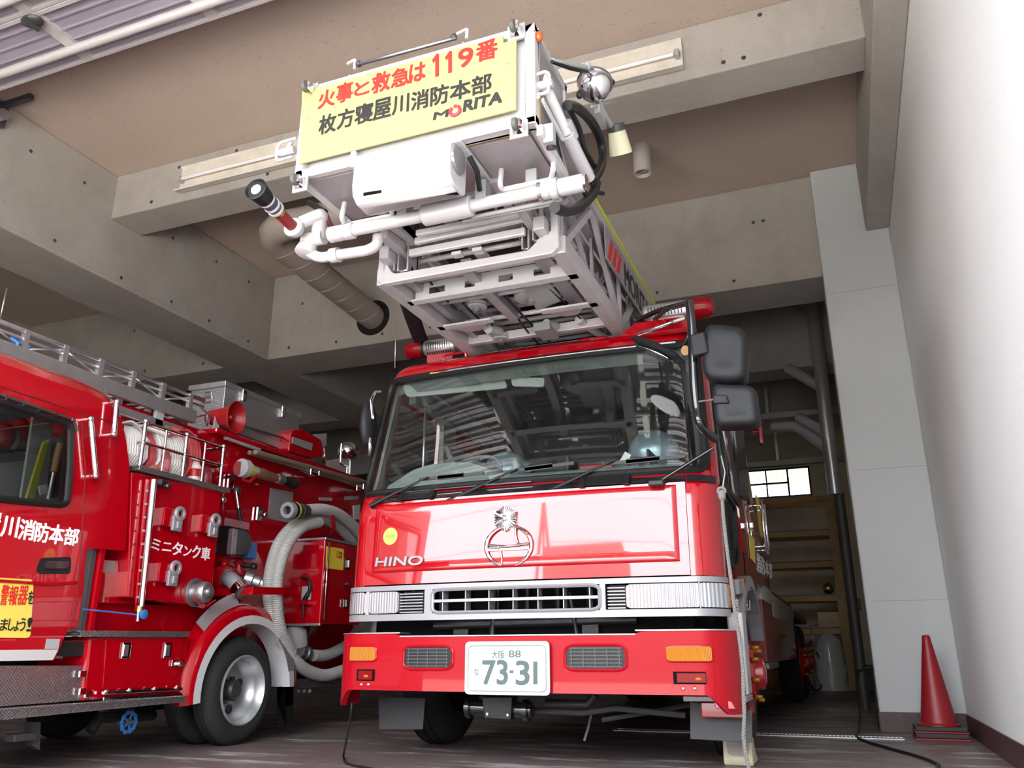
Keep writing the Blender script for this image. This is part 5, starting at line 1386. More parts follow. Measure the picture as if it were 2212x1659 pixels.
# rain gutter strip over the window, panel gaps, crease
gs = MB().tube([pp(-330, 735, .012), pp(0, 852, .014), pp(150, 903, .016), pp(160, 908, .016), pp(166, 932, .014)], .011, 8).build('rain_visor', mat('smoked_visor', (.05, .035, .03), .2), PT)
for px, py in ((12, 860), (50, 873), (85, 885), (120, 896), (155, 906)): MB().obox(pp(px, py, .022), (1, 0, 0), (0, 1, 0), (0, 0, 1), .012, .012, .02).build('visor_clip', CHROME, gs)
gap = mat('dark_panel_gap', (.10, .002, .004), .6)
MB().tube([pp(176, 915, .0), pp(179, 960, .0), pp(185, 1010, .0), pp(182, 1060, .0), pp(176, 1180, .0), pp(164, 1300, .0), pp(150, 1360, .0)], .004, 6).build('door_gap', gap, PT)
MB().tube([pp(-200, 745, .0), pp(0, 835, .001), pp(150, 884, .001), pp(250, 915, .001)], .004, 6).build('roof_gap', gap, PT)
MB().tube(spline([pp(-200, 1250, .0), pp(0, 1255, .004), pp(110, 1262, .004), pp(165, 1258, .0)], 4), .010, 8).build('door_crease', RED, PT)
# handles: recessed door pull, two chrome grab bars
MB().slab(fillet([pp(78, 1232, .003), pp(88, 1205, .003), pp(154, 1203, .003), pp(152, 1240, .003), pp(84, 1240, .003)], .02, 4, True), (-.02, 0, 0)).build('door_pull', BLACK, PT)
MB().slab(fillet([pp(100, 1212, .012), pp(150, 1212, .012), pp(148, 1228, .012), pp(98, 1228, .012)], .01, 3, True), (-.012, 0, 0)).build('pull_lever', BLACKG, PT)
for pts in (((196, 905), (207, 1028)), ((253, 868), (246, 938))):
    a, b_ = pp(*pts[0], .05), pp(*pts[1], .05)
    MB().tube(fillet([a + Vector((-.05, 0, 0)), a, b_, b_ + Vector((-.05, 0, 0))], .02), .016, 12).ball(a, .019).ball(b_, .019).build('grab_bar', CHROME, PT)
# lettering and sticker on the door
d_ = .0025
bl, br, tl = pp(-1, 1152, d_), pp(165, 1175, d_), pp(2, 1103, d_)
def ptext(s, L, R, B, T, m_, wt=.01, parent=PT, dd=.0025):
    """characters upright in the side plane between pixel columns L..R; B/T = bottom/top at the left end, then at the right end"""
    bl_, br_, tl_ = pp(L, B[0], dd), pp(R, B[1], dd), pp(L, T[0], dd)
    text_on(s, bl_, Vector((br_.x, br_.y, br_.z)), Vector((bl_.x, bl_.y, tl_.z)), m_, parent, .002, wt)
for s, L, R, b0, t0 in (('川', 0, 35, 1158, 1113), ('消', 38, 71, 1164, 1120), ('防', 73, 102, 1169, 1127), ('本', 104, 134, 1173, 1131), ('部', 137, 166, 1176, 1138)):
    ptext(s, L, R, (b0, b0 + 3), (t0, t0 + 3), LWHT, .02)
for s, L, R, b0, t0 in (('屋', -40, -4, 1152, 1104), ('寝', -80, -44, 1147, 1097)):
    ptext(s, L, R, (b0, b0 + 3), (t0, t0 + 3), LWHT, .02)
sk = pslab([(-150, 1240), (73, 1252), (66, 1378), (-150, 1376)], .002, .002, .03).build('alarm_notice', LYEL, PT)
for s, L, R, b0, t0, m_ in (('警', -2, 14, 1307, 1263, LREDT), ('報', 16, 34, 1307, 1265, LREDT), ('器', 36, 56, 1306, 1265, LREDT), ('を', 58, 70, 1305, 1276, LBLKT), ('ま', -2, 14, 1362, 1336, LBLKT), ('し', 16, 28, 1362, 1336, LBLKT), ('ょ', 29, 39, 1363, 1341, LBLKT), ('う', 40, 52, 1363, 1335, LBLKT), ('!', 56, 66, 1364, 1334, LBLKT)):
    ptext(s, L, R, (b0, b0), (t0, t0), m_, .008, sk, .004)
pslab([(101, 1380), (130, 1380), (126, 1402), (97, 1402)], .002, .003).build('small_notice', LGREY, PT)
pslab([(-420, 1432), (0, 1404), (126, 1403), (114, 1426), (0, 1428), (-420, 1458)], .012, .004).build('sill_stripe', WHITE, PT)
# inside the crew cab: partition, shelf, tools (seen through the glass)
def inn(pts, d, t, name, m_): return MB().slab([onX(x, y, XP + d) for x, y in pts], (-t, 0, 0)).build(name, m_, PT, .002)
inn(((72, 900), (115, 910), (100, 1088), (45, 1080)), -.18, .02, 'partition', LGREY)
inn(((-60, 960), (62, 952), (58, 975), (-60, 985)), -.35, .3, 'cab_shelf', DARKST)
inn(((-60, 1005), (52, 995), (42, 1072), (-60, 1076)), -.40, .2, 'equipment_case', LGREY)
inn(((95, 955), (108, 948), (72, 1085), (56, 1082)), -.10, .02, 'yellow_board', mat('dull_yellow_board', (.42, .38, .02), .5))
MB().cyl(pp(130, 958, -.08), pp(116, 1020, -.08), .022, 12).build('tool_handle', mat('tan_handle', (.40, .19, .08), .5), PT)
MB().cyl(pp(116, 1020, -.08), pp(104, 1078, -.08), .012, 10).build('tool_shaft', STEEL, PT)
inn(((84, 1050), (102, 1045), (104, 1066), (88, 1070)), -.06, .01, 'white_label', WHITE)
for px, py in ((5, 945), (40, 935)): MB().ball(pp(px, py, -.4), .08, (1, 1, 1.2), 14).build('stowed_bottle', mat('dim_red_bottle', (.30, .03, .03), .4), PT)
MB().ball(pp(28, 950, -.36), .05, (.6, 1, 1.3), 14).build('white_flask', LGREY, PT)
inn(((-420, 760), (100, 880), (100, 1090), (-420, 1080)), -1.7, .02, 'cab_lining', mat('dark_trim', (.05, .05, .055), .7))
pslab([(140, 1185), (300, 1195), (300, 1380), (110, 1425)], .03, -.24).build('front_panel', RED, PT)
MB().box((XI + .05, yr - .09, .75), (XP - .05, yr - .06, 2.0)).build('rear_lining', mat('dark_trim', (.05, .05, .055), .7), PT)

# --- body: valve panel box right behind the cab
ya, yb_ = pp(300, 1020).y, pp(474, 1060).y
zt, zb = pp(300, 1020).z, pp(300, 1292).z
XWL = -4.56                                   # recessed body wall
vb = MB().slab([pp(284, 1020), pp(300, 1022), pp(478, 1062), pp(455, 1312), pp(290, 1292), pp(276, 1290)], (XWL - XP - .3, 0, 0)).build('valve_panel', RED, PT, .006)
# shelf of checker plate on top with its rail
sh0, sh1 = pp(308, 1018, .03), pp(488, 1058, .03)
MB().box((XP - .62, ya - .04, sh0.z - .0), (XP + .04, pp(488, 1058).y, sh0.z + .035)).build('hose_shelf', DIA, PT, .004)
rail = MB()
zt0 = sh0.z + .035
H1, H2 = zt0 + .155, zt0 + .29
Y0, Y1 = ya - .02, pp(470, 1045).y
XR_ = XP + .02
for z_ in (H1, H2):
    rail.tube(fillet([Vector((XR_ - .60, Y0, z_)), Vector((XR_, Y0, z_)), Vector((XR_, Y1, z_)), Vector((XR_ - .20, Y1, z_))], .02), .011, 8)
for k in range(5):
    y_ = Y0 + (Y1 - Y0) * k / 4
    rail.cyl((XR_, y_, zt0), (XR_, y_, H2 + (.02 if k in (0, 2, 4) else 0)), .014 if k in (0, 2, 4) else .009, 10)
    if k in (0, 2, 4): rail.ball((XR_, y_, H2 + .01), .019).ball((XR_, y_, H1), .018)
rail.build('shelf_rail', CHROME, PT)
# chrome stand-pipe and the red lamp strip beside it
MB().cyl(pp(333, 1036, .05), pp(304, 1315, .05), .020, 16).build('stand_pipe', CHROME, PT)
rs = MB().bar(pp(320, 1036, .02), pp(297, 1318, .02), .015, .035, (0, 1, 0)).build('red_strip', RED, PT)
for i in range(9):
    t = i / 8; MB().obox(pp(318 - 20 * t, 1060 + 230 * t, .035), (1, 0, 0), (0, 1, 0), (0, 0, 1), .004, .018, .014).build('strip_reflector', LGREY, rs)
MB().cyl(pp(302, 1310, .05), pp(300, 1322, .05), .024, 14).build('pipe_union', BRASS, PT)
MB().cyl(pp(299, 1322, .05), pp(297, 1342, .05), .012, 10).build('pipe_tail', CHROME, PT)
kb = pp(311, 1327, .08); MB().lathe(kb, (1, 0, 0), [(-.04, 0), (-.04, .008), (-.012, .008), (-.012, .028), (.004, .030), (.008, .02), (.008, 0)], 16).build('blue_knob', BLUEV, PT)
MB().tube([pp(180, 1316, .02), pp(240, 1322, .03), pp(296, 1328, .05)], .005, 6).build('blue_hose', BLUEV, PT)
MB().obox(pp(350, 1045, .03), (1, 0, 0), (0, 1, 0), (0, 0, 1), .05, .05, .05).ball(pp(362, 1050, .06), .022).build('shelf_lamp', BLACKG, PT)
# valve pulls on red blocks, lettering, blanked outlet
for px, py in ((364, 1120), (443, 1134), (354, 1238)):
    c_ = pp(px, py, 0)
    bk = MB().obox(c_ + Vector((.02, -.045, 0)), (1, 0, 0), (0, 1, 0), (0, 0, 1), .055, .10, .13).build('valve_block', RED, PT, .008)
    pl_ = MB().obox(c_ + Vector((.055, .025, -.035)), (1, 0, 0), (0, 1, 0), (0, 0, 1), .022, .085, .10)
    cc = c_ + Vector((.055, .04, .035))
    pl_.lathe(cc, (1, 0, 0), [(-.014, .026), (-.014, .046), (0, .052), (.016, .046), (.016, .024), (-.014, .026)], 20)
    pl_.obox(c_ + Vector((.068, .03, -.045)), (1, 0, 0), (0, 1, 0), (0, 0, 1), .02, .035, .05)
    pl_.build('valve_pull', SILVER, bk, .004)
for s, L, R, b0, t0 in (('ミ', 326, 344, 1187, 1163), ('ニ', 350, 369, 1189, 1171), ('タ', 371, 392, 1198, 1170), ('ン', 396, 412, 1200, 1179), ('ク', 414, 431, 1205, 1177), ('車', 434, 452, 1209, 1181)):
    ptext(s, L, R, (b0, b0 + 2), (t0, t0 + 2), LWHT, .015)
oc = pp(420, 1280, 0)
ou = MB().lathe(oc, (1, 0, 0), [(0, 0), (0, .095), (.012, .098), (.018, .085), (.018, .062), (.06, .062), (.065, .072), (.10, .072), (.12, .06), (.125, .03), (.15, .028), (.155, 0)], 28).build('blanked_outlet', STEEL, PT)
MB().tube([oc + Vector((.06, -.09, -.03)), oc + Vector((.10, -.01, -.105)), oc + Vector((.13, .07, -.05))], .006, 6).build('cap_chain', REDM, ou)
pslab([(418, 1252), (430, 1253), (430, 1257), (418, 1256)], .002, .003).build('small_label', LGREY, PT); pslab([(425, 1302), (443, 1305), (442, 1314), (424, 1311)], .002, .003).build('small_label', LGREY, PT)
# low red cabinet behind the cab and its plate
pslab([(196, 1205), (300, 1214), (292, 1304), (180, 1302)], .4, -.10).build('rear_cab_cabinet', RED, PT, .006)
pslab([(212, 1209), (250, 1212), (247, 1238), (210, 1236)], .003, -.095, .01).build('rating_plate', mat('brown_grey_plate', (.25, .19, .19), .5), PT)
pslab([(180, 1300), (470, 1312), (470, 1420), (160, 1380)], .03, -.16).build('lower_panel', RED, PT)
# --- lower locker with checker top, latches and chrome rail
pslab([(192, 1376), (408, 1372), (402, 1500), (178, 1515)], .42, .0).build('lower_locker', RED, PT, .02)
pslab([(172, 1362), (410, 1364), (408, 1376), (176, 1376)], .46, .03).build('locker_top', DIA, PT, .003)
pslab([(230, 1380), (395, 1378), (390, 1485), (222, 1490)], .004, .006).build('locker_door', RED, PT, .003)
for px, py in ((272, 1405), (362, 1405)):
    lo = MB().obox(pp(px, py, .012), (1, 0, 0), (0, 1, 0), (0, 0, 1), .012, .07, .10).build('paddle_latch', CHROME, PT, .004)
    MB().obox(pp(px, py, .020), (1, 0, 0), (0, 1, 0), (0, 0, 1), .006, .035, .07).build('latch_recess', STEEL, lo)
MB().obox(pp(384, 1432, .014), (1, 0, 0), (0, 1, 0), (0, 0, 1), .014, .12, .04).ball(pp(388, 1434, .03), .02, (1, 1.4, 1)).build('slide_bolt', CHROME, PT, .003)
br_ = MB().bar(pp(222, 1497, .03), pp(392, 1488, .03), .02, .022, (1, 0, 0)).bar(pp(222, 1510, .03), pp(392, 1500, .03), .02, .016, (1, 0, 0)).build('bright_rail', CHROME, PT, .003)
for px, py in ((229, 1494), (280, 1490), (334, 1487), (382, 1484)): MB().ball(pp(px, py, .045), .014, (.7, 1, 1), 10).build('rail_stud', CHROME, br_)
pslab([(-420, 1460), (0, 1438), (186, 1438), (184, 1512), (0, 1526), (-420, 1570)], .02, -.02).build('checker_panel', DIA, PT)
pslab([(-420, 1592), (0, 1532), (402, 1503), (402, 1516), (0, 1556), (-420, 1622)], .40, .06).build('running_board', DIA, PT, .004)
for px, py in ((178, 1456), (178, 1494), (190, 1500)): MB().obox(pp(px, py, .0), (1, 0, 0), (0, 1, 0), (0, 0, 1), .016, .05, .04).build('hinge', CHROME, PT, .004)
# --- rear wheel arch: red flare, white lip, grey guards
cy_, cz_ = 5.31, .37
def archpt(a, ry, rz): return Vector((XP, cy_ - math.cos(a) * ry, cz_ + math.sin(a) * rz))
fl_, lip = MB(), MB()
rows, rows2 = [], []
for i in range(27):
    a = -.12 + (math.pi + .10) * i / 26
    p0, p1, p2 = archpt(a, .50, .475), archpt(a, .565, .535), archpt(a, .645, .615)
    rows.append([p1 + Vector((.05, 0, 0)), p1 + (p2 - p1) * .5 + Vector((.045, 0, 0)), p2 + Vector((.01, 0, 0)), p2 + Vector((-.10, 0, .02))])
    rows2.append([p0 + Vector((-.12, 0, 0)), p0 + Vector((.045, 0, 0)), p0 + Vector((.056, 0, 0)), p1 + Vector((.052, 0, 0))])
fl_.grid(rows, True).build('wheel_flare', RED, PT); lip.grid(rows2, True).build('flare_lip', WHITE, PT)
g2 = []
for i in range(7):
    a = 2.25 + .62 * i / 6
    g2.append([archpt(a, .49, .465) + Vector((.058, 0, 0)), archpt(a, .58, .55) + Vector((.058, 0, 0))])
MB().grid(g2, False, lambda i, j: Vector((-.004, 0, 0))).build('flare_guard', mat('grey_guard', (.17, .16, .17), .45), PT)
g3 = []
for i in range(8):
    a = .72 + .62 * i / 7
    g3.append([archpt(a, .655, .62) + Vector((.02, 0, 0)), archpt(a, .74, .71) + Vector((.0, 0, 0))])
MB().grid(g3, False, lambda i, j: Vector((-.004, 0, 0))).build('fender_guard', ALUP, PT)
# well behind the wheel
MB().box((XP - .9, 4.75, .25), (XP - .45, 5.85, 1.0)).build('wheel_well', BLACK, PT)
wheel(XP + .02, cy_, .375, .375, .20, 1, 'rear_wheel', mat('silver_rim', (.42, .43, .45), .34, .6), PT, 'deep', rim_r=.235)
wheel(XP - .24, cy_, .375, .375, .20, 1, 'rear_wheel', STEEL, PT, 'deep', rim_r=.235)
wheel(XI - .0, cy_, .375, .375, .20, -1, 'rear_wheel', STEEL, PT, 'deep', rim_r=.235)
wheel(XP - .02, 2.2, .375, .375, .20, 1, 'front_wheel', STEEL, PT, 'deep', rim_r=.235)
wheel(XI + .02, 2.2, .375, .375, .20, -1, 'front_wheel', STEEL, PT, 'deep', rim_r=.235)
MB().slab([pp(598, 1484, -.02), pp(632, 1480, -.02), pp(632, 1566, -.02), pp(600, 1572, -.02)], (0, .012, 0)).build('mud_flap', BLACK, PT)
# --- recessed body wall, top lip, roof deck
wt0, wt1 = onX(450, 934, XWL), onX(800, 1042, XWL)
y2 = 7.4
zt2 = wt0.z
MB().box((XWL - .06, ya + .1, .45), (XWL, y2, zt2)).build('body_wall', RED, PT)
MB().box((XI, ya + .1, .45), (XWL - .06, y2, zt2 - .02)).build('body_core', RED, PT)
MB().box((XWL - .06, wt0.y - .02, zt2 - .015), (XWL + .10, y2, zt2 + .03)).build('top_lip', RED, PT, .012)
MB().box((XWL - .02, ya + .1, .45), (XWL + .14, 4.95, .95)).build('pump_bay_floor', RED, PT)
pslab([(605, 1470), (790, 1462), (790, 1478), (608, 1488)], .40, -.04).build('running_board', DIA, PT, .004)
lk_ = onX(490, 964, XWL + .04)
MB().cyl(onX(487, 944, XWL + .06), onX(560, 970, XWL + .06), .022, 12).build('strip_lamp', LGREY, PT)
# pump inlet / outlet cluster
def wx(px, py, d=0.0): return onX(px, py, XWL + d)
MB().obox(wx(500, 1170, .04), (1, 0, 0), (0, 1, 0), (0, 0, 1), .10, .26, .22).build('pump_housing', BLACKG, PT, .01)
MB().obox(wx(502, 1170, .12), (1, 0, 0), (0, 1, 0), (0, 0, 1), .05, .06, .20).build('housing_rib', ALU, PT, .006)
MB().lathe(wx(512, 1172, .10), Vector((1, -.3, 0)), [(0, 0), (0, .09), (.05, .10), (.06, .08), (.06, 0)], 24).build('gauge_drum', DARKST, PT)
MB().obox(wx(538, 1190, .06), (1, 0, 0), (0, 1, 0), (0, 0, 1), .08, .10, .13).build('blue_clamp', BLUEV, PT, .008)
MB().obox(wx(512, 1132, .01), (1, 0, 0), (0, 1, 0), (0, 0, 1), .008, .30, .06).build('pink_label', mat('pink_label', (.42, .18, .22), .5), PT)
for px, py in ((484, 1222), (516, 1226)):
    MB().lathe(wx(px, py, .10), (0, 0, 1), [(-.06, 0), (-.06, .05), (-.02, .05), (-.02, .03), (.02, .03), (.04, .05), (.06, .02), (.06, 0)], 16).build('red_hand_valve', REDM, PT)
MB().ball(wx(482, 1252, .10), .13, (1, 1, .9), 18).build('outlet_body', RED, PT)
e0 = wx(490, 1250, .18)
MB().tube(fillet([e0, wx(500, 1252, .30), wx(523, 1275, .40)], .08, 8), .058, 18).lathe(e0, (1, .3, 0), [(0, 0), (0, .075), (.03, .075), (.03, 0)], 20).build('outlet_elbow', SILVER, PT)
MB().lathe(wx(514, 1266, .37), (wx(525, 1278, .42) - wx(512, 1264, .36)), [(0, .066), (.06, .068), (.06, .05), (.0, .05)], 22).build('elbow_collar', CHROME, PT)
MB().lathe(wx(528, 1250, .14), (wx(556, 1258, .22) - wx(528, 1250, .14)), [(0, 0), (0, .07), (.06, .075), (.07, .055), (.12, .055), (.13, .065), (.20, .065), (.20, .045), (.1, .045), (.1, 0)], 24).build('hose_outlet', STEEL, PT)
MB().cyl(wx(520, 1220, .12), wx(548, 1224, .22), .018, 10).ball(wx(548, 1224, .22), .03, seg=12).build('ball_lever', BLACK, PT)
# levers, latches and plates on the wall
lv = MB().cyl(wx(510, 1062, .06), wx(519, 1124, .08), .013, 10).build('gate_lever', CHROME, PT)
MB().cyl(wx(515, 1098, .07), wx(519, 1124, .08), .017, 10).build('lever_grip', BLACK, lv)
MB().ball(wx(512, 1060, .05), .035, (.8, 1, 1), 12).build('lever_pivot', DARKST, lv)
MB().ball(wx(483, 1080, .03), .028, (.7, 1, 1), 12).build('bright_knob', CHROME, PT)
for px, py in ((498, 1040), (560, 1110)): MB().obox(wx(px, py, .02), (1, 0, 0), (0, 1, 0), (0, 0, 1), .03, .06, .12).build('paddle_latch', CHROME, PT, .006)
MB().ball(wx(574, 1112, .02), .03, (.6, 1, 1), 12).build('bright_knob', CHROME, PT)
MB().slab([wx(x, y, .006) for x, y in ((585, 1054), (634, 1063), (630, 1130), (580, 1120))], (-.004, 0, 0)).build('steel_plate', ALUP, PT)
for pts in (((690, 1074), (718, 1075), (718, 1082), (689, 1081)), ((745, 1072), (775, 1071), (775, 1079), (745, 1080))):
    MB().slab([wx(x, y, .006) for x, y in pts], (-.004, 0, 0)).build('small_label', LGREY, PT)
MB().slab([wx(x, y, .02) for x, y in ((640, 1030), (690, 1024), (692, 1032), (645, 1042))], (-.03, 0, 0)).build('bracket_shelf', RED, PT)
MB().slab([wx(x, y, .02) for x, y in ((727, 1062), (790, 1056), (790, 1064), (728, 1070))], (-.03, 0, 0)).build('bracket_shelf', RED, PT)
MB().slab([wx(x, y, .01) for x, y in ((764, 1092), (778, 1090), (776, 1122), (765, 1122))], (-.01, 0, 0)).build('marker_lamp', WHITE, PT)
MB().slab([wx(x, y, .008) for x, y in ((588, 1178), (600, 1178), (598, 1206), (586, 1206))], (-.006, 0, 0)).build('dark_plate', DARKST, PT)
# red side locker with yellow notice
Yl = 6.02
fx0, fx1 = onY(628, 1250, Yl).x, onY(697, 1250, Yl).x
zl0, zl1 = onY(694, 1346, Yl).z, onY(697, 1166, Yl).z
yl1 = onX(775, 1250, fx1).y
lk3 = MB().box((XWL, Yl, zl0), (fx1, yl1 + .05, zl1)).build('side_locker', RED, PT, .006)
MB().box((XWL, Yl - .01, zl1), (fx1 + .01, yl1 + .06, zl1 + .02)).box((XWL, Yl - .008, zl0 - .02), (fx1 + .005, Yl + .02, zl0)).build('locker_edge', ALU, lk3, .003)
def lx(px, py, d=0.0): return onX(px, py, fx1 + d)
MB().cyl((fx1 + .012, Yl + .04, zl0 + .03), (fx1 + .012, Yl + .04, zl1 - .02), .008, 8).build('locker_hinge', CHROME, lk3)
no = MB().slab([lx(x, y, .004) for x, y in ((706, 1180), (743, 1186), (741, 1232), (705, 1227))], (-.003, 0, 0)).build('yellow_notice', YELS, lk3)
for (s, L, R, b0, t0, m_) in (('こども', 727, 739, 1197, 1190, LBLKT), ('110番', 727, 738, 1205, 1198, LREDT)):
    a_, b2, c2 = lx(L, b0, .005), lx(R, b0 + 2, .005), lx(L, t0, .005)
    text_on(s, a_, Vector((a_.x, b2.y, a_.z)), Vector((a_.x, a_.y, c2.z)), m_, lk3, .0015, .02)
for px, py in ((750, 1218), (745, 1303)):
    o_ = MB().obox(lx(px, py, .006), (1, 0, 0), (0, 1, 0), (0, 0, 1), .012, .07, .085).build('paddle_latch', BLACKG, lk3, .003)
    MB().obox(lx(px - 2, py, .016), (1, 0, 0), (0, 1, 0), (0, 0, 1), .012, .012, .06).build('latch_bar', CHROME, o_)
    MB().obox(lx(px + 4, py, .016), (1, 0, 0), (0, 1, 0), (0, 0, 1), .012, .012, .06).build('latch_bar', CHROME, o_)
MB().ball(lx(750, 1262, .02), .022, (1, 1.8, .7), 12).build('locker_catch', CHROME, lk3)
# wrench-like hook hung on the locker's front
hk_ = MB().tube(spline([onY(652, 1248, Yl - .02), onY(664, 1252, Yl - .02), onY(670, 1268, Yl - .02), onY(664, 1285, Yl - .02), onY(656, 1297, Yl - .02)], 5), [.012] * 5 + [.016] * 10 + [.020] * 6, 10)
hk_.tube([onY(656, 1305, Yl - .02), onY(655, 1336, Yl - .02)], [.018, .008], 8)
ho_ = hk_.build('hook_spanner', BLACK, None)
tag(ho_, 'black hook spanner hanging on the front of the red side locker inside the hose loop', 'spanner')
MB().obox(onY(662, 1281, Yl - .004), (1, 0, 0), (0, 1, 0), (0, 0, 1), .09, .006, .11).build('spanner_backplate', LGREY, lk3)
MB().obox(onY(660, 1302, Yl - .03), (1, 0, 0), (0, 1, 0), (0, 0, 1), .09, .05, .03).build('spanner_bracket', RED, lk3)
# round grey fitting under the locker
MB().lathe(wx(640, 1375, .20), (0, .3, -1), [(-.10, 0), (-.10, .06), (-.04, .09), (.08, .09), (.12, .05), (.12, 0)], 20).build('suction_inlet', LGREY, PT)
# red retaining strap and top hook for the suction hose
st0, st1 = pp(545, 1276, .142), pp(614, 1277, .142)
MB().bar(st0, st1, .012, .055).bar(st0 + Vector((-.45, 0, 0)), st0, .055, .012, (0, 1, 0)).build('hose_strap', RED, PT)
MB().tube(fillet([wx(700, 1160, .0), pp(712, 1152, .0), pp(722, 1140, .08), pp(718, 1118, .10), pp(714, 1098, .08)], .03), .016, 8).build('hose_hook', RED, PT)
# underneath: blue hand-wheel valve, pipes
bw = onX(278, 1560, XP - .15)
vw = MB().tube(arc(bw, Vector((0, 1, 0)), Vector((0, 0, 1)), .058, 0, 2 * math.pi, 24)[:-1], .011, 8, closed=True)
for i in range(5):
    a = 2 * math.pi * i / 5; vw.tube([bw, bw + Vector((0, math.cos(a), math.sin(a))) * .058], .008, 6)
for i in range(10):
    a = 2 * math.pi * i / 10; vw.ball(bw + Vector((0, math.cos(a), math.sin(a))) * .064, .011, seg=8)
vw.build('hand_wheel', BLUEV, PT)
MB().cyl(bw + Vector((-.10, 0, 0)), bw + Vector((.02, 0, 0)), .016).build('valve_stem', STEEL, PT)
MB().tube([onX(195, 1580, XP - .2), onX(215, 1550, XP - .2), onX(250, 1548, XP - .25), onX(330, 1545, XP - .3)], .035, 12).build('drain_pipe', BLACK, PT)
MB().box((XI + .3, 1.5, .42), (XP - .45, 7.2, .62)).build('chassis', BLACK, PT)
MB().obox(onX(45, 1592, XP - .1), (1, 0, 0), (0, 1, 0), (0, 0, 1),   .08, .14, .04).build('fuel_fitting', DARKST, PT, .006)
MB().slab([onX(x, y, XP - .1) for x, y in ((88, 1560), (86, 1620), (70, 1610), (66, 1560))], (-.05, 0, 0)).build('hanger_plate', DARKST, PT)
for i in range(3): MB().lathe(onX(643 + 12 * i, 1492, XP - .10), (1, -.4, 0), [(0, 0), (0, .022), (.012, .022), (.012, .008), (.004, 0)], 14).build('coupling_end', STEEL, PT)
# --- on the roof deck: checker-plate chest, horn speaker, lamp box, spot lamps (all bolted on)
Xc = -4.62
c0, c1 = onX(488, 826, Xc), onX(648, 892, Xc)
zc0 = onX(640, 958, Xc).z
xl = onY(415, 835, c0.y).x
zc_top = c0.z
chst = MB().box((xl, c0.y, zc0 - .1), (Xc, c1.y, zc_top)).build('deck_chest', DIAW, PT, .004)
MB().box((xl - .02, c0.y - .02, zc_top - .035), (Xc + .015, c1.y + .01, zc_top + .01)).build('chest_lid', ALU, chst, .003)
for px, py in ((527, 855), (612, 890)): MB().obox(onX(px, py, Xc + .012), (1, 0, 0), (0, 1, 0), (0, 0, 1), .02, .05, .10).ball(onX(px, py + 4, Xc + .02), .024, (.5, 1, 1.4), 10).build('chest_latch', CHROME, chst, .004)
hl0, hl1, = onY(437, 862, c0.y - .01), onY(460, 845, c0.y - .01)
MB().tube(fillet([onY(438, 870, c0.y - .006), onY(439, 858, c0.y - .02), onY(458, 855, c0.y - .02), onY(458, 867, c0.y - .006)], .015), .006, 6, closed=True).tube(fillet([onY(441, 855, c0.y - .006), onY(443, 848, c0.y - .01), onY(456, 846, c0.y - .01), onY(457, 853, c0.y - .006)], .01), .004, 6, closed=True).build('chest_handle', STEEL, chst)
hn = wx(478, 902, -.02); hd = Vector((.97, .12, -.06)).normalized()
ho = MB().lathe(hn - hd * .12, hd, [(0, 0), (0, .055), (.08, .07), (.16, .085), (.22, .105), (.26, .135), (.265, .13), (.22, .095), (.14, .07), (.14, 0)], 28).build('horn_speaker', REDM, PT)
MB().lathe(hn - hd * .0, hd, [(0, 0), (.02, .04), (.09, .035), (.11, .02), (.11, 0)], 16).build('horn_centre', REDM, ho)
MB().obox(hn + Vector((.0, -.05, -.10)), (1, 0, 0), (0, 1, 0), (0, 0, 1), .02, .05, .22).build('horn_bracket', LGREY, PT)
MB().cyl(wx(400, 905, -.1), wx(450, 893, -.02), .012, 10).cyl(wx(449, 893, -.02), wx(448, 920, -.02), .012, 8).build('deck_rail', CHROME, PT)
MB().cyl(wx(512, 915, -.03), wx(625, 950, -.03), .010, 8).build('deck_rail', DARKST, PT)
lb = [wx(618, 930), wx(640, 926), wx(684, 952), wx(690, 985), wx(670, 992), wx(612, 978)]
MB().slab([p + Vector((.06, 0, 0)) for p in fillet(lb, .04, 4, True)], (-.16, 0, 0)).build('lamp_box', RED, PT, .012)
MB().slab([wx(x, y, .072) for x, y in ((634, 944), (676, 958), (673, 974), (632, 958))], (-.02, 0, 0)).build('lamp_window', LENSW, PT)
MB().slab([wx(x, y, -.25) for x, y in ((678, 938), (706, 936), (705, 962), (690, 975), (672, 970))], (-.012, 0, 0)).build('reflector_plate', LGREY, PT)
sl_ = wx(752, 975, -.05)
so_ = MB().ball(sl_, .115, (1, 1, .85), 22).build('spot_lamp', CHROME, PT)
MB().tube(fillet([sl_ + Vector((0, -.13, .05)), sl_ + Vector((0, -.13, -.16)), sl_ + Vector((0, .13, -.16)), sl_ + Vector((0, .13, .05))], .03), .009, 8).cyl(sl_ + Vector((0, 0, -.16)), sl_ + Vector((0, 0, -.26)), .012).build('lamp_yoke', CHROME, so_)
MB().cyl(wx(697, 968, -.03), wx(699, 1000, -.03), .012, 8).cyl(wx(700, 968, .03), wx(702, 1000, .03), .010, 8).build('deck_post', CHROME, PT)
MB().slab([wx(x, y, -.02) for x, y in ((757, 990), (800, 982), (800, 1022), (756, 1028))], (-.3, 0, 0)).build('tin_box', ALU, PT, .006)
MB().cyl(onX(0, 690, -5.3), onX(15, 622, -5.3), .006, 6).build('aerial', STEEL, PT)
# carrier for the roof ladder
for px, py in ((40, 800), (150, 812), (225, 838), (345, 905)):
    p_ = onX(px, py, -4.5); MB().box((p_.x - .03, p_.y - .04, p_.z - .16), (p_.x, p_.y + .04, p_.z + .06)).build('ladder_bracket', LGREY, PT, .006)
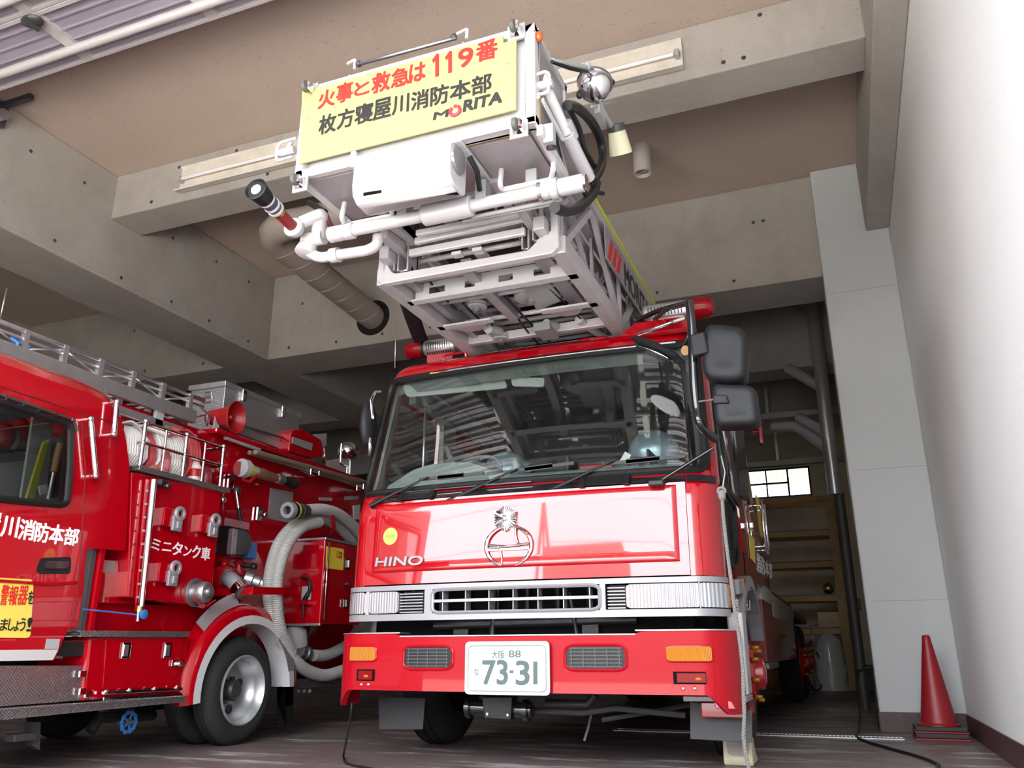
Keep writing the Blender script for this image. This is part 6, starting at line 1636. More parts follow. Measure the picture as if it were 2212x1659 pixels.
# ------------------------------------------------------------------ loose things carried on the pump truck
# aluminium extension ladder on the roof
AL = thing('extension_ladder', 'long aluminium lattice ladder lying on the roof of the small pump truck', 'ladder', (-4.8, 3.6, 2.35))
XA, XB2 = -4.50, -4.95
za0 = onX(0, 752, XA).z; ZA = za0 - .0
yA0, yA1 = 1.6, onX(420, 905, XA).y
for x_ in (XA, XB2):
    MB().box((x_ - .02, yA0, ZA - .05), (x_ + .02, yA1, ZA + .05)).build('stile', ALU, AL, .006)
    MB().box((x_ - .035, yA0 + .1, ZA - .16), (x_ + .0, yA1 - .1, ZA - .10)).build('stile', ALU, AL, .006)
ZU = onX(0, 692, XA).z
for x_ in (XA - .02, XB2 + .02):
    tr_ = MB().cyl((x_, yA0, ZU), (x_, yA1 + .1, ZU), .017, 8).cyl((x_, yA0, ZU - .05), (x_, yA1 + .1, ZU - .05), .011, 8).cyl((x_ - .05, yA0, ZU - .10), (x_ - .05, yA1, ZU - .10), .013, 8)
    y_ = 1.9; k = 0
    while y_ < yA1:
        tr_.bar((x_, y_, ZA + .04), (x_, y_, ZU + .012), .035, .035, (0, 1, 0)); tr_.bar((x_ - .05, y_ - .07, ZA + .04), (x_ - .05, y_ - .07, ZU - .09), .025, .03, (0, 1, 0))
        tr_.cyl((x_, y_, ZA + .05) if k % 2 else (x_, y_, ZU - .02), (x_, y_ + .28, ZU - .02) if k % 2 else (x_, y_ + .28, ZA + .05), .008, 6)
        y_ += .285; k += 1
    tr_.build('lattice_rail', ALU, AL)
rg_ = []
y_ = 1.8
while y_ < yA1:
    MB().cyl((XA, y_, ZA + .02), (XB2, y_, ZA + .02), .014, 8).build('rung', ALU, AL); y_ += .30
for y_ in (3.25, 3.32): MB().cyl((XA - .05, y_, ZU - .06), (XA - .02, y_ + .04, ZU - .10), .02, 10).build('pulley', BLUEV, AL)

# suction hose: two turns of ribbed grey hose around the side locker
def ribbed(path, r_, pitch=.016):
    P = [Vector(p) for p in path]; out = []; rr_ = []
    L = 0; acc = [0]
    for a, b_ in zip(P, P[1:]): L += (b_ - a).length; acc.append(L)
    n = int(L / (pitch / 2)); j = 0
    for i in range(n + 1):
        d = L * i / n
        while j < len(acc) - 2 and acc[j + 1] < d: j += 1
        t = (d - acc[j]) / max(1e-6, acc[j + 1] - acc[j]); out.append(P[j] + (P[j + 1] - P[j]) * t); rr_.append(r_ * (1.0 if i % 2 else .93))
    return MB().tube(out, rr_, 14)
SH = thing('suction_hose', 'coiled grey ribbed suction hose strapped around the side locker of the pump truck', 'hose', tuple(pp(590, 1300)))
def hp(px, py, d): return onX(px, py, XP + d)
path = [hp(655, 1103, .08), hp(700, 1101, .08), hp(742, 1118, .06), hp(785, 1165, .02), hp(815, 1250, .0), hp(815, 1345, .0), hp(775, 1425, .0), hp(720, 1455, .0), hp(680, 1455, .0), hp(640, 1430, .02), hp(600, 1370, .02), hp(582, 1300, .02), hp(584, 1235, .02), hp(605, 1170, .02), hp(645, 1130, .02), hp(690, 1120, .0),
        hp(735, 1140, -.04), hp(778, 1200, -.10), hp(790, 1290, -.12), hp(765, 1375, -.12), hp(715, 1412, -.12), hp(676, 1416, -.10)]
ribbed(spline(path, 8), .050).build('hose_coil', HOSEG, SH)
path2 = [hp(690, 1128, .07), hp(655, 1138, .08), hp(622, 1175, .08), hp(602, 1235, .08), hp(598, 1300, .08), hp(606, 1360, .06), hp(630, 1410, .03)]
ribbed(spline(path2, 8), .048).build('hose_turn', HOSEG, SH)
c0_, c1_ = hp(620, 1102, .12), hp(676, 1106, .09)
dd_ = (c1_ - c0_).normalized()
MB().lathe(c0_, dd_, [(0, .035), (0, .062), (.02, .068), (.05, .068), (.06, .05), (.09, .05), (.04, .035), (0, .035)], 28).build('coupling_mouth', SILVER, SH)
MB().lathe(c0_, dd_, [(.05, 0), (.05, .07), (.07, .074), (.09, .07), (.09, 0)], 28).build('coupling_collar', BLACK, SH)
MB().lathe(c0_, dd_, [(.09, .0), (.09, .071), (.10, .073), (.108, .071), (.108, 0)], 28).build('yellow_ring', mat('lime_ring', (.55, .60, .04), .5), SH)
MB().lathe(c0_, dd_, [(.108, 0), (.108, .056), (.18, .056), (.18, .064), (.21, .064), (.22, .056), (.28, .058), (.28, 0)], 24).build('coupling_tail', DARKST, SH)
e0_, e1_ = hp(646, 1405, -.10), hp(676, 1415, -.10)
MB().lathe(e0_, e1_ - e0_, [(0, 0), (0, .058), (.03, .06), (.04, .048), (.07, .048), (.08, .058), (.12, .058), (.12, 0)], 24).build('end_coupling', STEEL, SH)

# branch pipe with nozzle held on the wall
BN = thing('branch_pipe', 'copper-coloured branch pipe with black nozzle clipped to the red body wall', 'nozzle', tuple(wx(560, 1025)))
b0_, b1_ = wx(520, 1010, .10), wx(636, 1045, .10)
bd_ = (b1_ - b0_); BL = bd_.length; bd_.normalize()
MB().lathe(b0_, bd_, [(0, 0), (0, .075), (BL * .08, .078), (BL * .10, .05), (BL * .26, .045), (BL * .26, 0)], 24).build('pipe_coupling', LGREY, BN)
MB().lathe(b0_, bd_, [(BL * .10, .0), (BL * .10, .055), (BL * .16, .055), (BL * .16, 0)], 24).build('yellow_band', mat('lime_ring', (.55, .60, .04), .5), BN)
MB().lathe(b0_, bd_, [(BL * .26, 0), (BL * .26, .042), (BL * .36, .05), (BL * .40, .045), (BL * .62, .036), (BL * .66, .030), (BL * .66, 0)], 24).build('pipe_barrel', mat('copper_brown', (.36, .16, .11), .35, .5), BN)
MB().lathe(b0_, bd_, [(BL * .66, 0), (BL * .66, .04), (BL * .75, .045), (BL * .78, .035), (BL * .78, 0)], 20).build('shut_off', STEEL, BN)
MB().lathe(b0_, bd_, [(BL * .78, 0), (BL * .78, .035), (BL * .92, .038), (BL * .94, .05), (BL * 1.0, .052), (BL * 1.0, .03), (BL * .95, 0)], 24).build('nozzle_tip', BLACK, BN)
MB().tube(fillet([wx(524, 1036, .12), wx(538, 1042, .13), wx(556, 1024, .13), wx(546, 1010, .13)], .02), .014, 8).build('grip', REDM, BN)
MB().slab(fillet([wx(492, 998, .10), wx(520, 996, .10), wx(530, 1008, .10), wx(516, 1026, .10), wx(494, 1024, .10)], .03, 4, True), (-.10, 0, 0)).build('branch_holder', RED, PT)

# two wooden hook poles lying in brackets along the wall
P1 = MB().cyl(wx(540, 978, .06), wx(800, 1056, .06), .022, 14).ball(wx(540, 978, .06), .023, seg=12).build('wooden_pole', POLEW, None)
tag(P1, 'weathered wooden pole nearer the red wall in the brackets under the top lip', 'pole', 'wooden poles on the pump truck')
P2 = MB().cyl(wx(553, 977, .14), wx(800, 1046, .14), .023, 14).ball(wx(553, 977, .14), .026, seg=12).build('wooden_pole', POLEW, None)
tag(P2, 'weathered wooden pole in the outer place of the brackets under the top lip', 'pole', 'wooden poles on the pump truck')
for px, py in ((662, 1020), (680, 1022), (762, 1055), (776, 1052)):
    MB().obox(wx(px, py, .10), (1, 0, 0), (0, 1, 0), (0, 0, 1), .12, .03, .06).build('pole_clip', CHROME, PT, .006)

# folded canvas hoses, straps and small bottles on the railed shelf
zs = zt0
ysh = lambda t: Y0 + (Y1 - Y0) * t
def folded(label, t0_, t1_, h_, w_, m_, n_=7, name='fire_hose'):
    """flat hose laid back and forth on edge, its folds showing as ridges"""
    y0_, y1_ = ysh(t0_) + .01, ysh(t1_) - .01
    rows = []
    for i in range(n_ * 4 + 1):
        u_ = i / (n_ * 4); y_ = y0_ + (y1_ - y0_) * u_; rid = .012 * abs(math.sin(u_ * n_ * math.pi))
        rows.append([Vector((XP - .01 - w_ * .15 - .04 + rid, y_, zs + .002)), Vector((XP - .03 + rid, y_, zs + h_ * .25)), Vector((XP - .04 + rid, y_, zs + h_ * .6)), Vector((XP - .10 + rid, y_, zs + h_ * .9)), Vector((XP - .22, y_, zs + h_ + rid)), Vector((XP - .45, y_, zs + h_ * 1.05 + rid)), Vector((XP - .55, y_, zs + h_ * .8)), Vector((XP - .57, y_, zs + .002))])
    m2 = MB().grid(rows, True)
    for r_ in (rows[0], rows[-1]): m2.add(r_, [tuple(range(len(r_)))])
    return tag(m2.build(name, m_, None), label, 'hose', 'folded hoses on the railed shelf')
folded('folded white hose behind the first rail post next to the cab', -.12, .15, .30, .3, CANVAS, 9)
folded('folded dusty red hose between the first two rail posts of the shelf', .155, .24, .30, .3, CANVR, 3)
folded('folded white hose pile in the middle of the railed shelf', .245, .61, .34, .3, CANVAS, 11)
folded('folded dusty red hose near the far end of the railed shelf', .63, .80, .40, .3, CANVR, 4)
# white hose thrown over the top of the load
def band(pts, w_, m_, label, name='fire_hose', t_=.012):
    P = spline([onX(x, y, XP + d) for x, y, d in pts], 6)
    rows = [[p, p + Vector((-w_ * .8, w_ * .25, 0))] for p in P]
    return tag(MB().grid(rows, True, lambda i, j: Vector((0, 0, -t_))).build(name, m_, None), label, 'hose', 'folded hoses on the railed shelf')
band([(262, 912, -.05), (285, 908, -.05), (300, 920, -.05), (315, 940, -.05), (330, 960, -.05)], .12, CANVAS, 'flat white hose end arched over the load right behind the cab')
band([(308, 918, -.06), (335, 930, -.06), (362, 944, -.06), (380, 958, -.05)], .16, CANVAS, 'flat white hose sloping over the middle of the load')
band([(360, 942, -.05), (397, 926, -.05), (418, 936, -.04), (432, 960, -.03), (434, 990, -.03)], .10, CANVR, 'dusty red hose bent over in a peak at the far end of the shelf')
tp = MB().grid([[onX(x, y, -4.45) for x, y in r_] for r_ in (((320, 918), (340, 916), (365, 920), (388, 926)), ((330, 924), (350, 924), (370, 927), (386, 932)), ((345, 932), (358, 931), (372, 932), (380, 934)))], True, lambda i, j: Vector((0, 0, -.01)))
tag(tp.build('tarpaulin', mat('olive_tarpaulin', (.26, .26, .18), .8), None), 'olive tarpaulin flap lying behind the white hose on the shelf', 'tarpaulin')
def bottle(px, py, r_, h_, label, m_, cap, d=.0):
    c_ = onX(px, py, XP - .03 + d); c_.z = zs + .001
    t_ = thing('bottle', label, 'bottle', tuple(c_), 'bottles on the railed shelf')
    MB().lathe(c_, (0, 0, 1), [(0, 0), (0, r_ * .95), (.01, r_), (h_ * .78, r_), (h_ * .9, r_ * .7), (h_, r_ * .62), (h_, 0)], 22).build('bottle_body', m_, t_)
    MB().lathe(c_, (0, 0, 1), [(h_ * .22, r_ + .001), (h_ * .26, r_ + .002), (h_ * .6, r_ + .002), (h_ * .62, r_ + .001)], 22).build('paper_label', cap, t_)
    return t_
bottle(354, 1010, .038, .15, 'dull red bottle with pale label between the first two rail posts', mat('dull_red_bottle', (.36, .07, .09), .4), mat('pinkish_label', (.50, .14, .17), .5))
bottle(420, 1022, .044, .14, 'red can with white bands standing by the third rail post', mat('white_can', (.62, .52, .52), .4), REDM)
bottle(444, 1032, .040, .13, 'dark red bottle standing at the far corner of the railed shelf', mat('dark_red_bottle', (.14, .01, .02), .35), mat('dark_red_label', (.20, .015, .03), .4))
hb_ = onX(325, 1010, XP - .10); hb_.z = zs + .035
hl_ = thing('rubber_ball_float', 'salmon coloured round float with yellow cap on the shelf corner by the chrome pipe', 'float', (hb_.x, hb_.y, zs))
MB().ball(hb_, .062, (1, 1.1, .55), 18).build('float_body', mat('salmon_plastic', (.45, .17, .13), .5), hl_)
MB().ball(hb_ + Vector((.03, .03, .03)), .03, (1, 1.2, .6), 12).build('yellow_cap', mat('bright_yellow_cap', (.75, .58, .02), .4), hl_)
# fat red roll lying on its side
rl_ = onX(405, 958, XP - .08)
tag(MB().lathe(rl_ - Vector((.05, 0, 0)), (1, .15, 0), [(0, 0), (0, .062), (.012, .066), (.05, .066), (.062, .06), (.062, .045), (.045, .040), (.045, 0)], 26).build('hose_roll', mat('red_white_roll', (.55, .14, .14), .5), None), 'red and white rolled cuff lying on top of the load below the bent red hose', 'roll')
# ------------------------------------------------------------------ fluorescent battens on the cross beam
def batten(label, xa, xb):
    """slanting trough on the beam's face: back plate, reflector, one tube"""
    y_ = 5.46
    za, zb_ = 5.19, 4.935
    t_ = thing('fluorescent_batten', label, 'light', ((xa + xb) / 2, y_, za), 'fluorescent battens on the cross beam')
    MB().box((xa, y_ - .03, zb_), (xb, y_ - .002, za)).build('back_plate', FIXT, t_, .003)
    MB().slab([(xa, y_ - .03, zb_ + .01), (xa, y_ - .10, zb_ - .015), (xa, y_ - .10, zb_ - .03), (xa, y_ - .02, zb_ - .01)], (xb - xa, 0, 0)).build('lower_reflector', FIXT, t_)
    MB().slab([(xa, y_ - .03, za), (xa, y_ - .05, za + .012), (xa, y_ - .04, za + .016), (xa, y_ - .0, za + .002)], (xb - xa, 0, 0)).build('upper_reflector', FIXT, t_)
    yt_, zt_ = y_ - .075, (za + zb_) / 2 - .02
    MB().cyl((xa + .06, yt_, zt_), (xb - .06, yt_, zt_), .0165, 14).build('tube', TUBE, t_)
    for x_ in (xa + .035, xb - .035): MB().box((x_ - .018, yt_ - .02, zt_ - .025), (x_ + .018, y_ - .02, zt_ + .03)).build('lamp_holder', LGREY, t_, .004)
    return t_
bl0, bl1 = onY(397, 376, 5.46).x, onY(1474, 105, 5.46).x
batten('long fluorescent batten on the beam left of the white basket', bl0, bl0 + 1.95)
batten('long fluorescent batten on the beam behind the search light', bl1 - 1.95, bl1)

# spiral duct: drops from the slab, elbows, runs into the rear beam
DR = .155
dz = 4.60
p_end = Vector((-4.99, 8.2, 4.53))
p_el = onY(572, 500, 6.0)
DT = thing('spiral_duct', 'taupe spiral duct elbowing down to a round hole in the rear beam', 'duct', tuple(p_el))
q_ = Vector((p_el.x + .0, p_el.y, p_el.z))
top_ = onY(700, 470, 6.1)
dpath = fillet([top_ + Vector((.75, .1, .05)), q_ + Vector((-.02, 0, .02)), p_end], .30, 4)
MB().tube(dpath, DR, 28).build('duct_skin', DUCT, DT)
seamp = MB()
segd = (p_end - dpath[-2]); Ls = segd.length; sd_ = segd.normalized()
s1_ = sd_.cross(Vector((0, 0, 1))).normalized(); s2_ = s1_.cross(sd_)
turns = int(Ls / .26)
for k in range(turns):
    c_ = dpath[-2] + sd_ * (.1 + .26 * k)
    seamp.tube([c_ + (s1_ * math.cos(a) + s2_ * math.sin(a)) * (DR + .001) + sd_ * (.10 * math.sin(a)) for a in [2 * math.pi * i / 28 for i in range(28)]], .0035, 5, closed=True)
seamp.build('duct_seam', mat('pale_seam', (.50, .45, .40), .4), DT)
MB().lathe(Vector((-4.99, 8.088, 4.53)), (0, -1, 0), [(0, 0), (.003, DR + .075), (.0035, DR + .02)], 32).build('duct_opening', BLACK, DT)

# cylinder down-light on the ceiling
dl = onZ(1385, 318, 5.33)
DL = thing('ceiling_down_light', 'white cylindrical down light on the ceiling right of the work light', 'light', tuple(dl))
MB().lathe(Vector((dl.x, dl.y, 5.33)), (0, 0, -1), [(0, 0), (0, .085), (.30, .085), (.30, .074), (.22, .06), (.22, 0)], 32).build('housing', mat('off_white_enamel', (.55, .50, .46), .5), DL)
MB().ball((dl.x, dl.y, 5.33 - .25), .05, (1, 1, .7), 14).build('bulb', mat('lamp_bulb_glass', (.5, .5, .48), .1, .4), DL)
# small bracket with a coil at the far left of the ceiling
bk0 = Vector((-6.50, 4.12, 5.22))
BR = thing('ceiling_bracket', 'small dark bracket with a roller on the long beam by the ceiling', 'bracket', tuple(bk0))
MB().box(bk0 + Vector((0, -.12, -.16)), bk0 + Vector((.05, .06, .06))).box(bk0 + Vector((0, .0, .03)), bk0 + Vector((.36, .05, .08))).build('bracket_arm', DARKST, BR, .005)
MB().cyl(bk0 + Vector((.04, -.03, -.10)), bk0 + Vector((.14, -.03, -.10)), .05, 18).build('roller', STEEL, BR)

# ------------------------------------------------------------------ traffic cones, stacked
cb_ = onZ(2046, 1600, 0)
cx_, cyy = cb_.x - .0, cb_.y + .14
cx_ = min(cx_, XW - .25)
def cone(z_, label, full=True):
    t_ = thing('traffic_cone', label, 'traffic cone', (cx_, cyy, z_))
    b_ = MB()
    h_ = .17
    b_.box((cx_ - .185, cyy - .185, z_), (cx_ + .185, cyy + .185, z_ + .012)).build('base_plate', CONER, t_, .004)
    MB().box((cx_ - .178, cyy - .178, z_ + .012), (cx_ + .178, cyy + .178, z_ + .045)).build('weight_ring', mat('black_cone_weight', (.03, .027, .026), .6), t_, .008)
    MB().lathe((cx_, cyy, z_ + .045), (0, 0, 1), [(0, 0), (0, .148), (.012, .148), (.018, .132), (.03, .127), (.62, .034), (.655, .030), (.665, .022), (.668, 0)], 44).build('cone_body', CONER, t_)
    return t_
lower = thing('traffic_cone', 'lower traffic cone of the stack, only its black and red base showing', 'traffic cone', (cx_, cyy, 0))
MB().box((cx_ - .19, cyy - .19, 0.0), (cx_ + .19, cyy + .19, .014)).build('base_plate', CONER, lower, .004)
MB().box((cx_ - .182, cyy - .182, .014), (cx_ + .182, cyy + .182, .050)).build('weight_ring', mat('black_cone_weight', (.03, .027, .026), .6), lower, .008)
MB().lathe((cx_, cyy, .046), (0, 0, 1), [(0, .12), (.004, .12), (.30, .07), (.60, .028), (.61, .02), (.61, 0)], 32).build('cone_body', CONER, lower)
cone(.0505, 'tall red traffic cone on top of the stack in the corner by the pillar')

# ------------------------------------------------------------------ chock, ropes, cords
ch0 = onZ(1595, 1655, 0)
CK = thing('wheel_chock', 'worn cream wheel chock on the floor in front of the nearside front tyre', 'wheel chock', (ch0.x, ch0.y, 0))
xa_, xb_ = onY(1563, 1640, ch0.y).x, onY(1627, 1640, ch0.y).x
zc_ = onY(1595, 1592, ch0.y).z
f0 = ch0.y
side = [(f0 - .0, 0), (f0 - .012, zc_ * .2), (f0 + .02, zc_ * .95), (f0 + .05, zc_), (f0 + .10, zc_), (f0 + .16, zc_ * .5), (f0 + .30, 0)]
MB().slab([(xa_, y, z) for y, z in side], (xb_ - xa_, 0, 0)).build('chock_body', CHOCK, CK, .012)
MB().slab(fillet([Vector((xa_ + .03, f0 - .006, zc_ * .35)), Vector((xb_ - .03, f0 - .006, zc_ * .35)), Vector((xb_ - .02, f0 + .012, zc_ * .9)), Vector((xa_ + .02, f0 + .012, zc_ * .9))], .025, 4, True), (0, -.006, 0)).build('grip_recess', mat('darker_chock_recess', (.34, .33, .29), .8), CK)  # grip recess drawn as a darker, greyer plate

def twisted(name, P, r_, label, cat, m_):
    """laid rope: three strands twisted round a spline"""
    Q = spline(P, 14); n = len(Q); mbd = MB(); L = [0]
    for a, b_ in zip(Q, Q[1:]): L.append(L[-1] + (b_ - a).length)
    for k in range(3):
        pts = []
        for i, p in enumerate(Q):
            T = (Q[min(i + 1, n - 1)] - Q[max(i - 1, 0)]).normalized(); N = T.cross(Vector((0, 1, 0))).normalized(); B = T.cross(N)
            a = L[i] / .03 * 2 * math.pi / 1.6 + 2 * math.pi * k / 3
            pts.append(p + (N * math.cos(a) + B * math.sin(a)) * r_ * .5)
        mbd.tube(pts, r_ * .58, 6)
    return tag(mbd.build(name, m_, None), label, cat)
yR = 4.58
rope_px = [(1560, 1078), (1562, 1110), (1566, 1150), (1572, 1200), (1580, 1260), (1586, 1310), (1594, 1358), (1600, 1400), (1605, 1450), (1606, 1500), (1608, 1545), (1606, 1590), (1610, 1625), (1618, 1662)]
P_ = []
for i, (x, y) in enumerate(rope_px):
    yy = 4.66 - .02 * min(1, max(0, (y - 1330) / 60)); P_.append(onY(x, y, yy))
# densify so that the strands turn smoothly
dense = []
for a, b_ in zip(P_, P_[1:]):
    for k in range(3): dense.append(a + (b_ - a) * k / 3)
dense.append(P_[-1])
ropeo = twisted('rope', dense, .0098, 'grey twisted rope hanging down the corner of the ladder truck cab', 'rope', ROPE)
kn = MB().ball(P_[0] + Vector((0, 0, .02)), .022, (1, 1, 1.5), 10).tube(arc(P_[0] + Vector((0, 0, .045)), Vector((1, 0, 0)), Vector((0, 0, 1)), .02, 0, 2 * math.pi, 12)[:-1], .008, 6, closed=True).build('rope_knot', ROPE, ropeo)
MB().tube([P_[0] + Vector((0, .03, .05)), onY(1566, 1020, 4.72), onY(1558, 985, 4.86)], .004, 6).build('rope_lanyard', LGREY, ropeo)

yc = 4.72
cp = [onY(760, 1520, yc), onY(757, 1550, yc - .05)] + [onY(748, 1600, yc - .25), onZ(742, 1634, .012), onZ(752, 1650, .008), onZ(800, 1660, .008), onZ(900, 1680, .008)]
tag(MB().tube(spline(cp, 8), .007, 8).build('power_cord', BLACK, None), 'black cord hanging from the far bumper corner to the floor', 'cord')
plug = Vector((.154, 8.32, onX(1876, 1435, .154).z))
yq = plug.y
pq = [Vector((.10, yq - .02, plug.z)), Vector((.03, yq - .06, plug.z - .03))]
fl0 = [onZ(1850, 1590, .012), onZ(1872, 1602, .010), onZ(1912, 1614, .010), onZ(1980, 1633, .010), onZ(2020, 1648, .010), onZ(2026, 1656, .010), onZ(2005, 1680, .010)]
mid_ = [onY(1851, 1480, 8.1), onY(1858, 1530, 7.9), onY(1857, 1570, 7.7)]
PC = thing('power_cord', 'black cable plugged into the pillar side and trailing over the floor towards the cone', 'cord', (plug.x, plug.y, 0))
MB().tube(spline(pq + [onY(1855, 1450, 8.2)] + mid_ + fl0, 7), .011, 8).build('cable', BLACK, PC)
MB().cyl(plug + Vector((.01, 0, 0)), plug + Vector((-.07, -.02, 0)), .024, 14).build('plug', BLACK, PC)
MB().tube([plug + Vector((-.05, -.01, -.01)), plug + Vector((-.055, -.02, -.13))], .004, 6).tube([plug + Vector((-.055, -.02, -.12)), plug + Vector((-.053, -.02, -.15)), plug + Vector((-.053, -.02, -.19))], [.008, .014, .006], 8).build('plug_cap', BLACK, PC)

# drain grating set in the floor behind the truck's front wheel
g0, g1 = onZ(1640, 1591, 0), onZ(1949, 1594, 0)
gy_ = (g0.y + g1.y) / 2
GT = thing('drain_grating', 'narrow steel drain grating across the floor in front of the pillar', 'drain grating', ((g0.x + g1.x) / 2, gy_, 0))
MB().box((g0.x - 1.2, gy_ - .075, .0015), (g1.x, gy_ + .075, .004)).build('drain_channel', BLACK, GT)
gb = MB(); x_ = g0.x - 1.15
while x_ < g1.x: gb.box((x_, gy_ - .07, .004), (x_ + .014, gy_ + .07, .009)); x_ += .03
gb.box((g0.x - 1.2, gy_ - .08, .002), (g1.x, gy_ - .068, .01)).box((g0.x - 1.2, gy_ + .068, .002), (g1.x, gy_ + .08, .01)).build('grating_bar', STEEL, GT)

# ------------------------------------------------------------------ rear of the bay
yS = 16.2
def sy(px, py): return onY(px, py, yS)
RK = thing('timber_rack', 'tall pale timber shelf rack standing below the rear window', 'shelf', (-.8, yS + .3, 0))
xr = sy(1840, 1475).x; xl_ = xr - 1.35; zt_ = sy(1780, 1075).z
for y_ in (yS, yS + .6):
    for x_ in (xr, xl_): MB().box((x_ - .075, y_ - .04, 0), (x_ + .075, y_ + .04, zt_)).build('post', WOOD, RK, .006)
for py in (1075, 1150, 1218, 1292, 1364):
    z_ = sy(1800, py).z; MB().box((xl_, yS - .03, z_ - .05), (xr, yS + .03, z_ + .05)).box((xl_, yS + .57, z_ - .05), (xr, yS + .63, z_ + .05)).build('shelf_beam', WOOD, RK, .006)
    if py > 1100: MB().box((xl_, yS, z_ + .05), (xr, yS + .6, z_ + .07)).build('shelf_board', POLEW, RK)
z_ = sy(1790, 1364).z + .072
bxx = sy(1797, 1340).x
CB = thing('cardboard_box', 'square cardboard box on the lowest shelf of the timber rack', 'box', (bxx, yS + .25, z_))
hb = sy(1797, 1322).z - z_
MB().box((bxx - .23, yS + .02, z_), (bxx + .17, yS + .42, z_ + hb)).build('carton', CARD, CB, .004)
MB().slab([(bxx - .23, yS + .018, z_ + hb * .3), (bxx + .0, yS + .018, z_ + hb * .55), (bxx + .17, yS + .018, z_ + hb * .1), (bxx + .17, yS + .018, z_ + hb), (bxx - .23, yS + .018, z_ + hb)], (0, .002, 0)).build('carton_flap', mat('cardboard_flap', (.58, .45, .28), .8), CB)
bz = sy(1790, 1283).z
z_ = sy(1790, 1292).z + .072
tag(MB().ball((sy(1790, 1275).x, yS + .1, z_ + .10), .10, (1, 1, 1), 16).build('brass_ball', BRASS, None), 'shiny brass ball lying on the second shelf of the timber rack', 'ball')
# plastic bag on the floor under the rack
bgx = sy(1795, 1440).x
rows = []
rb = random.Random(7)
for i in range(11):
    t = i / 10; r_ = .26 * (1 - .35 * t ** 3) * (1 if t < .95 else .6); row = []
    for k in range(22):
        a = 2 * math.pi * k / 22
        row.append(Vector((bgx + math.cos(a) * r_ * (1 + rb.uniform(-.09, .09)), yS - .25 + math.sin(a) * r_ * .8, .003 + .92 * t + rb.uniform(-.012, .012) * (0 < i))))
    row.append(row[0]); rows.append(row)
bg_ = MB().grid(rows, True); bg_.add(rows[-1][:-1], [tuple(range(22))]); bg_.add(rows[0][:-1], [tuple(reversed(range(22)))])
tag(bg_.build('plastic_bag', FOILP, None), 'tall crumpled clear plastic sack on the floor against the timber rack', 'bag')
# bicycle wheel beside it
wc = sy(1762, 1440); wc.y = yS - .6
BI = thing('bicycle', 'partly hidden bicycle leaning between the ladder truck and the plastic sack', 'bicycle', (wc.x - .1, wc.y, 0))
rw = .33; wc.z = rw
MB().tube(arc(wc, Vector((.35, .93, 0)), Vector((0, 0, 1)), rw - .012, 0, 2 * math.pi, 32)[:-1], .014, 8, closed=True).build('bicycle_tyre', BLACK, BI)
sp = MB()
for k in range(16):
    a = 2 * math.pi * k / 16; sp.cyl(wc, wc + Vector((.35 * math.cos(a), .93 * math.cos(a), math.sin(a))) * (rw - .03), .0025, 5)
sp.tube(arc(wc, Vector((.35, .93, 0)), Vector((0, 0, 1)), rw - .035, 0, 2 * math.pi, 28)[:-1], .007, 6, closed=True).build('wheel_spokes', CHROME, BI)
MB().tube([wc + Vector((.03, 0, 0)), wc + Vector((.03, .1, .55)), wc + Vector((.0, .12, .72)), wc + Vector((.12, .12, .74))], .013, 8).tube([wc + Vector((.03, .1, .5)), wc + Vector((-.2, .55, .35))], .014, 8).build('bicycle_frame', CHROME, BI)
MB().tube(arc(wc, Vector((.35, .93, 0)), Vector((0, 0, 1)), rw + .03, -.3, 1.9, 14), .016, 8).build('mudguard', LGREY, BI)
# wall pipes beside the rear window and the tall standing pipe with stays
yv = 11.0
v0, v1 = onY(1748, 640, yv), onY(1792, 1080, yv)
xm = (v0.x + v1.x) / 2 + .05
VP_ = thing('standing_pipe', 'tall galvanised pipe standing between the ladder truck and the pillar', 'pipe', (xm, yv, 0))
MB().cyl((xm, yv, 2.5), (xm, yv, 5.32), .085, 20).build('upper_pipe', mat('galvanised_pipe', (.55, .54, .52), .3, .6), VP_)
MB().cyl((xm + .04, yv + .02, 0), (xm + .04, yv + .02, 2.52), .06, 20).build('lower_pipe', mat('shaded_pipe_dark', (.07, .065, .06), .5), VP_)  # lower length coloured dark to stand in for the shaded strip here
def stay(p0_, p1_, r_, m_, nm='pipe_stay'):
    MB().cyl(onY(*p0_, yv + .3), Vector((xm, yv + .05, onY(*p1_, yv).z)), r_, 12).build(nm, m_, VP_)
stay((1702, 795), (1755, 838), .07, GREYW); stay((1725, 902), (1768, 938), .07, GREYW)
MB().tube(fillet([onY(1668, 922, yv + .5), onY(1720, 920, yv + .4), Vector((xm, yv + .05, onY(1770, 970, yv).z))], .12), .07, 12).build('pipe_bend', GREYW, VP_)
MB().cyl(onY(1705, 662, yv + .3), Vector((xm, yv, onY(1745, 695, yv).z)), .02, 8).build('pipe_stay', GREYW, VP_)
# lidded trunking rails on the rear beams
for (z_, y_) in ((3.98, 12.6), (3.55, 14.0)):
    p_ = MB().box((-4, y_, z_), (.7, y_ + .12, z_ + .09)).build('cable_trunking', mat('grey_trunking', (.38, .37, .35), .45), None, .006)
    tag(p_, 'grey cable trunking across the rear of the bay, %s' % ('nearer and higher run' if z_ > 3.7 else 'farther and lower run'), 'trunking', 'trunking at the rear')
    for x_ in (-3.2, -.8): MB().box((x_, y_ + .04, z_ + .09), (x_ + .04, y_ + .08, 5.33)).build('hanger_rod', STEEL, p_)
